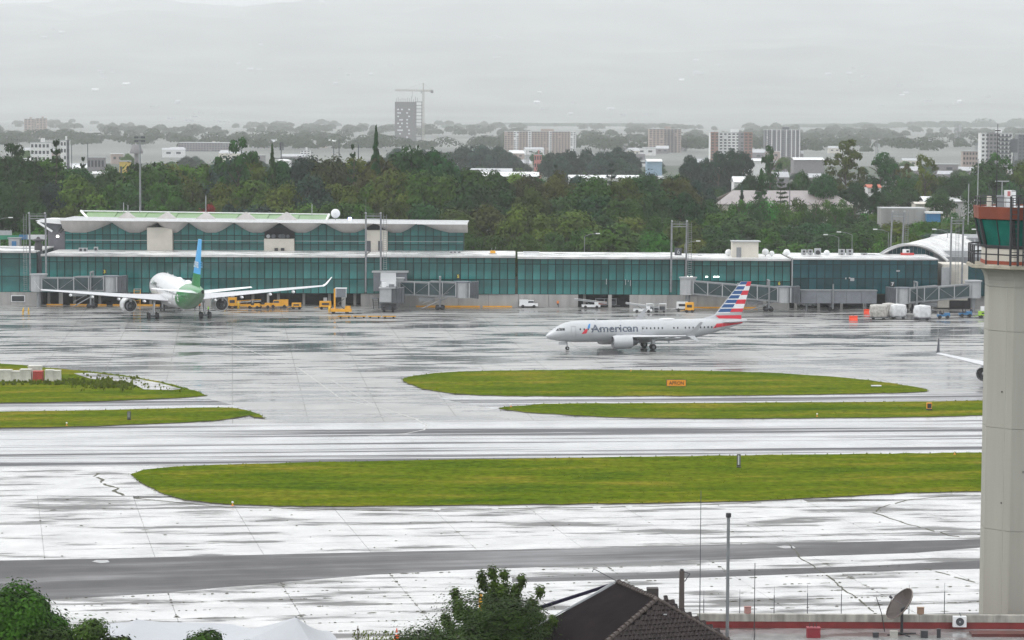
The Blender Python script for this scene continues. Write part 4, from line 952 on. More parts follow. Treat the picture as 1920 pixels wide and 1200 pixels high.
zt_, pitch = 12.42, .845
for i in range(7):
    z1 = zt_ - i * pitch; z0 = z1 - pitch * (.78 if i else .66); sp = .62 - .02 * i
    fin_strip(z0, z1, 0.0, sp, STRIPE_B)
    zr0 = zt_ - (i + 1) * pitch + (.19 if False else .0)
    if i % 2 == 0: fin_strip(z0 if i == 6 else z1 - pitch, z1, sp, 1.0, STRIPE_R)
    else: fin_strip(z1 - pitch, z1, sp, 1.0, WHITE)
    fin_strip(z1 - pitch, z0, 0.0, sp - .002, WHITE)
zb = zt_ - 7 * pitch
fin_strip(zb - .0, zb - .02, .0, 1, WHITE)
fin_strip(5.6, 6.4, .03, 1.0, STRIPE_R) if False else None
for s in (-1, 1):
    q = []
    for z, u in ((5.35, .28), (5.35, .985), (6.08, .985), (6.08, .12)):
        a, b_, th = (32.4, 38.4, .42); q.append(Vector((xg - (a + (b_ - a) * u), s * (.24), z)))
    MB().prism(q, (0, s * .02, 0)).build('stripe', STRIPE_R, t)
    side_poly('stripe', [[(32.3, 3.75), (38.6, 4.28 if False else 4.55), (38.3, 5.0), (37.4, 4.78), (33.1, 4.62)]], s, STRIPE_R)
    # the word on the side
    me = text_mesh('American', 1.95, .035); bm = bmesh.new(); bm.from_mesh(me)
    wd = max(v.co.x for v in bm.verts) - min(v.co.x for v in bm.verts); k = 9.1 / wd; x0 = 8.35
    for v in bm.verts:
        u = v.co.x * k; z = 3.42 + v.co.y
        v.co = Vector((x0 + u if s > 0 else x0 + 9.1 - u, 0, z))
    wrap(bm, 'lettering', s, TITLE, .022, .16)
    # slanting emblem before the word: blue over red
    side_poly('emblem', [[(7.55, 4.05), (8.05, 4.12), (8.28, 4.98), (7.98, 4.92), (7.7, 4.5)]], s, mat('livery_sky', (.03, .2, .5), .3))
    side_poly('emblem', [[(6.45, 3.12), (7.35, 3.2), (7.62, 3.75), (7.5, 4.1), (7.1, 3.95)]], s, STRIPE_R)

P330 = dict(L=58.8, xg=29.5, xn=6.8, zc=5.35, ry=2.82, rz=2.82, k=1.5, s=1.05, nr=.5,
    fus=[(0, 4.3, .05, .05), (.3, 4.33, .5, .5), (1.0, 4.45, 1.0, 1.02), (2.2, 4.7, 1.62, 1.66), (3.8, 5.0, 2.2, 2.24), (5.5, 5.22, 2.58, 2.62), (7.5, 5.34, 2.78, 2.8), (9, 5.35, 2.82, 2.82), (38, 5.35, 2.82, 2.82), (42, 5.52, 2.74, 2.66), (46, 5.95, 2.42, 2.26), (50, 6.5, 1.82, 1.72), (54, 7.0, 1.15, 1.15), (57, 7.35, .62, .62), (58.8, 7.5, .3, .3)],
    wing=[(18.0, 1.6, 3.7, 12.6, 1.6), (23.6, 9.4, 4.5, 7.4, .95), (34.6, 28.4, 6.7, 2.5, .26)], wl=(1.9, 1.5, 2.6, 0), flaps=(7.2, 12.5, 18.0, 22.5),
    eng=(20.6, 9.4, 2.55, 6.4, 1.62), stab=[(50.5, .6, 7.0, 6.6, .6), (56.2, 9.7, 8.1, 2.5, .22)], gear=(5.34, .7, 4), fin=[(7.6, 45.0, 55.8, .95), (9.2, 47.6, 55.9, .9), (17.4, 54.4, 57.9, .42)], fin_cut=[10.6],
    cockpit=[(2.4, 3.1, 5.6, 6.1), (3.15, 3.9, 5.65, 6.2), (3.95, 4.6, 5.7, 6.2)], win=(9.0, 50.0, .86, 5.85), wgap=(22, 34, 45), doors=[(6.9, 4.6, 1.07, 1.95), (17.5, 4.6, 1.07, 1.95), (38.5, 4.6, .9, 1.7), (49.2, 5.5, 1.0, 1.8)], domes=[(30, 1.8, .35), (41.5, 2.4, .45)])
AL = rad(16)
LGREEN, LSKY = mat('livery_green', (.006, .20, .035), .28, var=.06, coat=.3), mat('livery_light_blue', (.07, .38, .74), .3, var=.05)
g2 = (G(290, 597.5) + G(382, 598)) / 2
t, side_poly, wrap, finat, side_y = airliner('white airliner with green tail cone and blue topped fin parked nose in', P330, g2, rad(90) + AL, PLANEW, PLANEW, [LGREEN, LSKY], PLANEW,
    tail_cut=lambda x, z: x > 39.0 + 1.0 * (z - 2.6), tail_m=LGREEN)
xg = P330['xg']
for s in (-1, 1):
    me = text_mesh('LEVEL', 1.15, .03); bm = bmesh.new(); bm.from_mesh(me); wd = max(v.co.x for v in bm.verts)
    k = 5.6 / wd
    for v in bm.verts:
        u = v.co.x * k; z = 11.9 + v.co.y * 1.35; a, b_, th = finat(z); xx = 50.6 + (z - 11.9) * .62 + (u if s > 0 else 5.6 - u)
        v.co = Vector((xg - xx, s * (th * .5 + .03), z))
    me2 = bpy.data.meshes.new('lettering'); bm.to_mesh(me2); bm.free(); me2.materials.append(WHITE); link('lettering', me2, t)
    side_poly('emblem', [[(10.4, 6.1), (11.2, 6.1), (11.6, 7.0)]], s, mat('title_green', (.01, .12, .06), .4))
    side_poly('lettering_mark', [[(12.2 + i * .8, 6.0), (12.7 + i * .8, 6.0), (12.75 + i * .8, 6.55 - .1 * (i % 2)), (12.25 + i * .8, 6.6)] for i in range(6)], s, mat('title_black', (.03, .05, .045), .4))
    for (x, z) in ((43.4, 5.6), (43.5, 5.0), (43.1, 4.5)): side_poly('emblem', [[(x, z), (x + .9, z), (x + .8, z + .42), (x, z + .35)]], s, WHITE)

P3 = dict(P737); P3['wl'] = (2.4, .5, 2.2, 0)
g3 = G(1927, 716)
t, side_poly, wrap, finat, side_y = airliner('white airliner with dark engines and winglets half hidden behind the control tower', P3, g3, rad(240), PLANEW, NAVY, [NAVY], NAVY)

# ================================================================== GROUND VEHICLES AND PEOPLE
def wheelset(t, xs, w, r, z=0):
    for x in xs:
        for s in (-1, 1): MB().cyl((x, s * w - .1, r + z), (x, s * w + .1, r + z), r, n=12).build('wheel', RUBBER, t)
def place(px, py): return G(px, py)
def tractor(label, px, py, rz, m):
    t = thing('baggage_tractor', label, 'baggage tractor', place(px, py), rz); wheelset(t, (-.85, .85), .6, .36)
    MB().box((.75, 0, .85), (1.3, 1.15, .7), taper=.9).build('bonnet', m, t); MB().box((-.6, 0, .65), (1.6, 1.2, .4)).build('chassis', m, t)
    MB().box((-.35, 0, 1.05), (.55, .8, .4)).build('seat', DARK, t); MB().box((-.62, 0, 1.4), (.12, .8, .6)).build('seat_back', DARK, t)
    MB().cyl((.1, 0, 1.1), (-.05, 0, 1.55), .04).build('steering_column', DARK, t); MB().lathe([(0, .24), (.03, .26), (.06, .24)], (-.08, 0, 1.53), 'X', 12).build('steering_wheel', DARK, t)
    return t
def gse_box(label, cat, px, py, rz, size, m, z=.55, extras=()):
    t = thing(cat.replace(' ', '_'), label, cat, place(px, py), rz); l_, w_, h_ = size
    MB().box((0, 0, z + h_ / 2), (l_, w_, h_), taper=.97).build('body', m, t); MB().box((0, 0, z - .08), (l_ + .3, w_ * .8, .18)).build('chassis', DARK, t); wheelset(t, (-l_ * .32, l_ * .32), w_ * .45, .34)
    MB().box((0, -w_ / 2 - .02, z + h_ * .55), (l_ * .6, .05, h_ * .35)).build('grille', DARK, t); MB().cyl((-l_ / 2, 0, z), (-l_ / 2 - 1.1, 0, .3), .05).build('tow_bar', m, t)
    for nm, c, s, mm in extras: MB().box(c, s).build(nm, mm, t)
    return t
def belt_loader(label, px, py, rz, m, tilt=.18):
    t = thing('belt_loader', label, 'belt loader', place(px, py), rz); wheelset(t, (-1.3, 1.3), .7, .34)
    MB().box((0, 0, .6), (4.2, 1.5, .5)).build('chassis', m, t); MB().box((-1.2, .55, 1.1), (.9, .5, .7)).build('cab', m, t)
    a, b_ = Vector((-3.6, 0, 1.0)), Vector((3.8, 0, 1.0 + 7.4 * tilt)); s = Vector((0, .45, 0)); u = Vector((0, 0, .2))
    MB().loft([[a - s, a + s, a + s + u, a - s + u], [b_ - s, b_ + s, b_ + s + u, b_ - s + u]]).build('conveyor', LIGHTP, t)
    MB().cyl(a + s + u * 2, b_ + s + u * 2, .05).build('side_rail', m, t); MB().cyl((0, 0, .7), (1.6, 0, 1.8), .08).build('lift_ram', STEEL, t); return t
def truck(label, px, py, rz, m, cargo=None, cat='van'):
    t = thing('pickup_truck' if cat == 'pickup' else 'service_van', label, cat, place(px, py), rz); wheelset(t, (-1.3, 1.25), .8, .36)
    MB().box((0, 0, .72), (4.3, 1.75, .6), taper=.97).build('body', m, t)
    MB().box((.55, 0, 1.35), (1.5, 1.6, .75), taper=.84).build('cab', m, t); MB().box((.55, 0, 1.38), (1.3, 1.66, .42), taper=.88).build('window', GLASSD, t); MB().box((1.22, 0, 1.36), (.2, 1.3, .4)).build('windscreen', GLASSD, t)
    for s in (-.6, .6): MB().box((2.16, s, .8), (.06, .3, .16)).build('headlight', WHITE, t)
    if cargo: MB().box((-1.1, 0, 1.4), (2.0, 1.65, .85)).build('cargo_box', cargo, t)
    return t
truck('white service truck with box body driving along the pier base', 991, 577, 0, WHITE, WHITE, 'truck')
tt = belt_loader('white belt loader parked before the dark pier opening', 1108, 578, rad(182), WHITE, .12)
def cart(label, px, py, rz, m, load=None):
    t = thing('baggage_cart', label, 'baggage cart', place(px, py), rz); wheelset(t, (-.9, .9), .6, .24)
    MB().box((0, 0, .55), (2.8, 1.5, .12)).build('deck', STEEL, t); MB().box((0, 0, 1.95), (2.9, 1.55, .08)).build('roof', m, t)
    for x in (-1.35, 1.35): MB().box((x, 0, 1.25), (.08, 1.5, 1.4)).build('end_panel', m, t)
    MB().box((0, .2, .95), (2.3, .9, .75)).build('luggage', load or STEELD, t); MB().cyl((1.4, 0, .5), (2.3, 0, .35), .04).build('tow_bar', STEEL, t); return t
cart('covered baggage cart with a reddish load by the dark pier opening', 1128, 576, 0, LIGHTP, mat('dull_red', (.3, .09, .06), .7)); cart('second covered baggage cart, right of the belt loader', 1144, 576, 0, LIGHTP)
belt_loader('white belt loader standing behind the fuselage of the striped airliner', 1205, 586, rad(178), WHITE, .12)
cart('white baggage cart left of the far winglet behind the striped airliner', 1224, 586, 0, WHITE); cart('white baggage cart right of the far winglet behind the striped airliner', 1237, 586, 0, WHITE)
gse_box('yellow ground power unit with a white hood in front of the middle gate', 'ground power unit', 1293, 586, rad(-8), (1.9, 1.6, 1.7), YELLOW)
gse_box('white covered tank trailer beside the yellow power unit', 'tank trailer', 1279, 583, rad(-4), (2.6, 1.7, 1.5), WHITE)
truck('small white van parked under the fixed grey walkway', 1513, 576, rad(175), WHITE, None, 'van')
truck('white van half hidden behind the posts of the grey walkway', 1541, 575, rad(178), WHITE, None, 'van')
tractor('blue baggage tractor nearest the wrapped cargo pallets', 1769, 597, 0, BLUE); tractor('blue baggage tractor left of the control tower', 1810, 594, rad(4), BLUE)
gse_box('lime green and white loader half hidden by the control tower', 'service loader', 1846, 596, 0, (2.6, 1.6, .9), mat('lime_paint', (.35, .6, .05), .4), extras=(('cab', (.2, 0, 2.0), (2.0, 1.5, .9), WHITE),))
# bright red barrier, second one behind
def barrier(label, px, py, s):
    t = thing('water_barrier', label, 'barrier', place(px, py)); mb = MB()
    pr = [(-.35, 0), (.35, 0), (.28, .3), (.16, .55), (.16, 1.0), (-.16, 1.0), (-.16, .55), (-.28, .3)]; n = .85 * s
    mb.prism([(-n, a, z * s) for a, z in pr], (2 * n, 0, 0)).build('body', mat('barrier_red', (.85, .07, .02), .4), t); MB().cyl((0, 0, s), (0, 0, s + .08), .1).build('filler_cap', DARK, t)
barrier('bright red plastic barrier alone on the wet apron', 1600, 601, 1.05); barrier('dull red barrier just left of the wrapped pallets', 1627, 588, 1.0)
# wrapped pallets on dollies
WRAP = mat('plastic_wrap', (.62, .63, .64), .3, var=.2, scale=1.4, bump=.6)
def pallet(px, py, lab, w=3.2, m=WRAP, seed=1):
    d = thing('cargo_dolly', 'low dolly carrying the ' + lab, 'cargo dolly', place(px, py)); MB().box((0, 0, .48), (w + .2, 2.4, .14)).build('deck', STEELD, d); wheelset(d, (-1.1, 1.1), .8, .22)
    for k in range(5): MB().cyl((-1.3 + k * .65, -1.2, .5), (-1.3 + k * .65, 1.2, .5), .05, n=5).build('roller', STEEL, d)
    bm = bmesh.new(); bmesh.ops.create_cube(bm, size=1); bmesh.ops.subdivide_edges(bm, edges=bm.edges[:], cuts=7, use_grid_fill=True)
    for v in bm.verts:
        c = v.co; q = Vector((c.x, c.y, c.z)); f = q.normalized() * .62; q = q.lerp(f, .34)
        nz = mnoise.noise(q * 4 + Vector((seed * 3, 0, 0))) * .06; q += q.normalized() * nz
        v.co = Vector((q.x * w, q.y * 2.3, (q.z + .5) * 2.65 + .56 - .05))
    me = bpy.data.meshes.new('wrapped_pallet'); bm.to_mesh(me); bm.free(); me.materials.append(m); me.polygons.foreach_set('use_smooth', [True] * len(me.polygons))
    o = link('wrapped_pallet', me, None, place(px, py)); tag(o, lab, 'cargo pallet', 'wrapped cargo pallets on the apron')
WRAPB = mat('dull_wrap', (.40, .385, .36), .35, var=.35, scale=1.8, bump=.6)
pallet(1647, 599, 'brownish plastic wrapped pallet, leftmost of the row', 3.6, WRAPB, 1); pallet(1667, 596, 'pale wrapped pallet half hidden in the middle of the row', 3.0, WRAPB, 2)
pallet(1684, 598, 'shiny white wrapped pallet, second from right in the row', 3.3, WRAP, 3); pallet(1729, 600, 'shiny white wrapped pallet standing apart at the right', 3.5, WRAP, 4)
# yellow equipment behind the green tailed airliner
gse_box('tall yellow ground unit just right of the right engine', 'ground unit', 436, 578, 0, (1.9, 1.6, 1.9), YELLOW, extras=(('exhaust_box', (0, 0, 2.95), (.8, .7, .9), LIGHTP),))
t = truck('yellow box truck with white wheel arches behind the right wing', 523, 577, rad(180), YELLOW, YELLOW, 'truck')
gse_box('low yellow trailer right of the yellow box truck', 'trailer', 556, 580, 0, (2.1, 1.5, .9), YELLOW)
gse_box('yellow generator trailer left of the cargo lift', 'generator', 610, 580, rad(5), (2.7, 1.6, 1.3), YELLOW, extras=(('exhaust_box', (0, 0, 2.2), (.8, .7, .8), LIGHTP),))
tractor('yellow baggage tractor under the middle of the right wing', 495, 578, rad(5), YELLOW); tractor('yellow baggage tractor near the right engine, behind a dolly', 476, 579, rad(-5), YELLOW)
belt_loader('yellow belt loader in the shade under the right wing', 458, 577, rad(5), YELLOW, .06)
t = thing('cargo_lift', 'tall yellow cargo lift with grey cage raised beside the right wingtip', 'cargo lift', place(638, 588)); wheelset(t, (-1.5, 1.5), .8, .4)
MB().box((.2, 0, .75), (4.6, 1.9, .6)).build('chassis', YELLOW, t); MB().box((1.7, -.4, 1.3), (1.2, 1.0, .8)).build('cab', YELLOW, t)
for y in (-.5, .5): MB().box((-1.2, y, 3.2), (.35, .25, 4.6)).build('mast', YELLOW, t)
for z in (1.6, 2.6, 3.6): MB().box((-1.2, 0, z), (.25, .8, .15)).build('mast_crossbar', YELLOW, t)
MB().box((.2, 0, 4.6), (2.2, 1.6, 1.9)).build('cage_panel', GREYP, t); MB().box((.2, 0, 5.6), (2.5, 1.8, .12)).build('cage_roof', WHITE, t)
for x in (-.9, 1.35): MB().box((x, -.85, 4.6), (.1, .08, 2.0)).build('cage_post', WHITE, t)
MB().tube([(.9, 0, 1.0), (-.6, 0, 2.2), (.9, 0, 3.3)], .1).build('scissor_arm', STEELD, t)
t = thing('dolly_train', 'row of low yellow edged empty dollies on the apron', 'dolly train', place(690, 596))
for i in range(4): MB().box((-5.0 + i * 3.2, 0, .38), (2.9, 1.7, .16)).build('deck', mat('worn_deck', (.13, .11, .05), .6), t); MB().box((-5.0 + i * 3.2, -.9, .42), (2.9, .08, .18)).build('edge_rail', YELLOW, t); wheelset(t, (-5.9 + i * 3.2, -4.1 + i * 3.2), .6, .2)
t = thing('step_ladder', 'yellow maintenance steps standing behind the left engine', 'step ladder', place(257, 581)); 
for x in (-.7, .7): MB().cyl((x, -.3, 0), (x, .5, 4.6), .08).build('stile', YELLOW, t)
for i in range(8): MB().box((0, -.25 + i * .09, .4 + i * .55), (1.3, .3, .06)).build('tread', YELLOW, t)
MB().box((0, .8, 4.6), (1.6, 1.2, .1)).build('platform', STEEL, t)
# people: one continuous skinned body each
def body_mesh(lean, stride, arm, slim=1.0):
    V, R, E = [], [], []
    def v(p, r): V.append(p); R.append(r); return len(V) - 1
    pel = v((0, 0, .95), .16); ch = v((lean * .5, 0, 1.22), .17); sh = v((lean, 0, 1.42), .16); nk = v((lean * 1.1, 0, 1.53), .065); hd = v((lean * 1.25, 0, 1.66), .10); tp = v((lean * 1.25, 0, 1.75), .085)
    E += [(pel, ch), (ch, sh), (sh, nk), (nk, hd), (hd, tp)]
    nose = v((lean * 1.25 + .115, 0, 1.65), .02); E.append((hd, nose))
    for s in (-1, 1):
        st = stride * s; hip = v((0, s * .1, .88), .11); kn = v((st * .55 + .03, s * .11, .50), .075); an = v((st - .02, s * .11, .10), .05); to = v((st + .16, s * .12, .05), .045); E += [(pel, hip), (hip, kn), (kn, an), (an, to)]
        so_ = v((lean, s * .20, 1.40), .075); el = v((lean + arm[0] * .4 - .02, s * .27, 1.13), .052); wr = v((lean + arm[0], s * .25, arm[1]), .036); pm = v((lean + arm[0] + .03, s * .25, arm[1] - .08), .03); E += [(sh, so_), (so_, el), (el, wr), (wr, pm)]
        for k, ln in enumerate((.075, .09, .085, .065)):
            f = v((lean + arm[0] + .02 + k * .012, s * (.235 + k * .012), arm[1] - .08 - ln), .009); E.append((pm, f))
        th = v((lean + arm[0] + .075, s * .24, arm[1] - .12), .01); E.append((pm, th))
    me = bpy.data.meshes.new('person'); me.from_pydata(V, E, []); o = bpy.data.objects.new('person', me); C.objects.link(o)
    sk_ = o.modifiers.new('skin', 'SKIN'); 
    for i, r in enumerate(R): me.skin_vertices[0].data[i].radius = (r * slim, r * slim)
    me.skin_vertices[0].data[0].use_root = True
    ss = o.modifiers.new('smooth', 'SUBSURF'); ss.levels = ss.render_levels = 1
    dg = bpy.context.evaluated_depsgraph_get(); out = bpy.data.meshes.new_from_object(o.evaluated_get(dg)); C.objects.unlink(o); bpy.data.objects.remove(o); return out
RAINY = mat('yellow_rain_suit', (.78, .46, .02), .5, var=.1); HIVIS = mat('hi_vis_green', (.35, .75, .05), .5); NAVYC = mat('navy_cloth', (.02, .025, .05), .8); ORC = mat('orange_cloth', (.7, .2, .04), .7)
def person(label, px, py, rz, top, bottom, lean=.05, stride=.12, arm=(.1, .85), hood=True):
    me = body_mesh(lean, stride, arm, 1.3 if top is RAINY else 1.05); 
    for m in (bottom, top, SKIN, DARK): me.materials.append(m)
    for p in me.polygons:
        c = p.center; z = c.z; 
        idx = 0
        if z < .12: idx = 3
        elif z > .93: idx = 1
        if z > 1.56: idx = 1 if (hood and c.x < lean * 1.25 + .05) else (2 if z < 1.74 else 3)
        if abs(c.y) > .2 and z < arm[1] - .03 and z > .6: idx = 2
        p.material_index = idx
    me.polygons.foreach_set('use_smooth', [True] * len(me.polygons)); o = link('person', me, None, place(px, py), rz); tag(o, label, 'person', 'ground crew on the wet apron'); return o
person('person in a full yellow rain suit, left of the pair at far left', 43, 591.5, rad(10), RAINY, RAINY, .12, .1); person('person in a full yellow rain suit, right of the pair at far left', 54, 591.5, rad(190), RAINY, RAINY, .05, .15, (.22, .95))
person('person in an orange top walking along the pale pier base', 1046, 576.5, rad(90), ORC, NAVYC, .04, .2, hood=False)
person('person in a bright green vest beside the right engine', 391, 588, rad(200), HIVIS, NAVYC, .08, .1, hood=False); person('person in yellow rain clothes left of the yellow ground unit', 447, 580, rad(100), RAINY, RAINY)
person('person in yellow rain suit bending by the generator trailer', 617, 588, rad(60), RAINY, RAINY, .2, .1); person('person in lime vest under the tail of the green airliner', 366, 582, rad(140), HIVIS, NAVYC, .05, .12, hood=False)
person('person in orange clothes behind the green tail cone', 374, 581, rad(40), ORC, NAVYC, .05, .12, hood=False); person('person in yellow rain clothes at the left of the tall ground unit', 421, 579, rad(60), RAINY, RAINY)
person('person with a lime vest standing high beside the forward fuselage', 259, 557, rad(90), HIVIS, NAVYC, .1, .05, hood=False).location = W(259, 561, 597) - Vector((0, 0, 1.0)) + Vector((0, 1, 0))
person('person in orange top sitting at the left blue tractor wheel', 1762, 595.5, rad(0), NAVYC, NAVYC, .05, .1, hood=False)
person('person in dark clothes standing behind the right blue tractor', 1821, 592.5, rad(90), NAVYC, NAVYC, .05, .1, hood=False)

# ================================================================== AIRFIELD SIGNS, CONTAINERS
s_ = thing('taxiway_sign', 'orange taxiway sign lettered APRON on the middle grass island', 'sign', G(1268, 727, .12))
MB().box((0, 0, .78), (3.05, .18, .95)).build('face', mat('sign_orange', (.82, .30, .01), .45, var=.06), s_); MB().box((0, .02, .78), (3.2, .12, 1.08)).build('frame', DARK, s_)
for x in (-1.1, 1.1): MB().cyl((x, 0, 0), (x, 0, .4), .05).build('post', STEELD, s_)
me = text_mesh('APRON', .78, .012); me.materials.append(mat('sign_black', (.012, .012, .012), .5)); o = link('lettering', me, s_, (-1.16, -.10, .50)); o.rotation_euler = (rad(90), 0, 0); wd = max(v.co.x for v in me.vertices); o.scale = (2.35 / wd, 1, 1)
def small_sign(label, px, py, z, w, h, m, d=.5):
    t = thing('runway_sign', label, 'sign', G(px, py, z)); MB().box((0, 0, .25 + h / 2), (w, d, h)).build('box', m, t); MB().box((0, 0, .12), (w * 1.15, d * 1.1, .12)).build('base', DARK, t); MB().box((0, -d / 2 - .02, .25 + h / 2), (w * .8, .03, h * .8)).build('face', DARK if m is not DARK else STEEL, t); return t
small_sign('small orange airfield box on the grass near the control tower', 1742, 769, .12, .75, .85, mat('sign_orange', (.82, .3, .01), .45)); small_sign('small black airfield box on the lower left verge', 242, 787, .12, .45, .95, DARK)
t = small_sign('narrow black sign with white stroke on the large near verge', 1385, 877, .12, .45, 1.45, DARK, .35); MB().box((-.04, -.2, 1.0), (.08, .05, 1.2)).build('white_stroke', WHITE, t)
def edge_light(label, px, py, z=.1):
    t = thing('edge_light', label, 'edge light', G(px, py, z)); MB().cyl((0, 0, 0), (0, 0, .28), .05).build('stem', YELLOW, t); MB().sphere((0, 0, .38), .13, n=8).build('lens', WHITE, t); MB().cyl((0, 0, 0), (0, 0, .05), .18).build('base', ORANGE, t)
for lab, px, py in (('small runway edge light on the left verge', 125, 798), ('small runway edge light on the thin right verge', 1532, 781), ('runway edge light at the near edge of the big verge on the left', 436, 948), ('white edge light at the top of the big verge near the tower', 1790, 852), ('small edge light at the top of the middle island', 1183, 696), ('edge light at the tip of the thin right verge', 958, 763)): edge_light(lab, px, py)
t = thing('marker_board', 'flat white marker board lying on the right of the middle island', 'marker', G(1643, 724, .2)); MB().box((0, 0, .08), (1.6, .6, .14)).build('board', WHITE, t); MB().box((0, 0, .0), (1.7, .7, .04)).build('frame', STEEL, t)
def crate(label, px, py, w, h, m, rz=0):
    t = thing('container', label, 'container', G(px, py, .12), rz, 'old containers on the upper left verge'); MB().box((0, 0, h / 2), (w, 1.6, h), taper=.95).build('body', m, t); MB().box((0, 0, h + .04), (w * 1.02, 1.66, .1)).build('lid', m, t)
    for x in (-.32, .0, .32): MB().box((x * w, -.83, h / 2), (.06, .06, h * .9)).build('rib', m, t)
OLDW = mat('stained_white', (.55, .54, .49), .6, var=.22, scale=.9)
crate('stained white container cut by the left frame edge', 8, 714, 2.5, 1.75, OLDW); crate('low white container, second from the left', 30, 714, 1.7, 1.55, OLDW); crate('square white container left of the red one', 49, 714, 1.8, 1.85, OLDW)
crate('faded red container between the white ones', 72, 713.5, 1.6, 1.5, mat('faded_red', (.42, .045, .035), .6, var=.2)); crate('white container just right of the red one', 93, 714, 1.3, 1.75, OLDW); crate('rightmost small white container', 107, 714, 1.2, 1.65, OLDW)
crate('white container behind the red container', 66, 709, 2.2, 2.0, OLDW)
# ================================================================== TREES
def leaves(centers, outs, size, nr, up=0.45):
    """leaf quads (numpy): centres, outward directions"""
    k = len(centers); nrm = outs + nr.normal(0, .28, (k, 3)); nrm[:, 2] += up; nrm /= np.linalg.norm(nrm, axis=1)[:, None] + 1e-9
    t = np.cross(nrm, nr.normal(0, 1, (k, 3))); t /= np.linalg.norm(t, axis=1)[:, None] + 1e-9; b = np.cross(nrm, t)
    s = (size * nr.uniform(.6, 1.35, k))[:, None]
    q = np.stack([centers - t * s, centers - b * s * .55, centers + t * s, centers + b * s * .55], 1)
    return q.reshape(-1, 3)
def np_mesh(name, verts, m):
    k = len(verts) // 4; me = bpy.data.meshes.new(name); me.vertices.add(len(verts)); me.vertices.foreach_set('co', verts.astype(np.float32).ravel())
    me.loops.add(len(verts)); me.loops.foreach_set('vertex_index', np.arange(len(verts), dtype=np.int32)); me.polygons.add(k)
    me.polygons.foreach_set('loop_start', np.arange(0, len(verts), 4, dtype=np.int32)); me.materials.append(m); me.update(calc_edges=True); me.validate(); return me
def sph(n, nr):
    v = nr.normal(0, 1, (n, 3)); return v / np.linalg.norm(v, axis=1)[:, None]
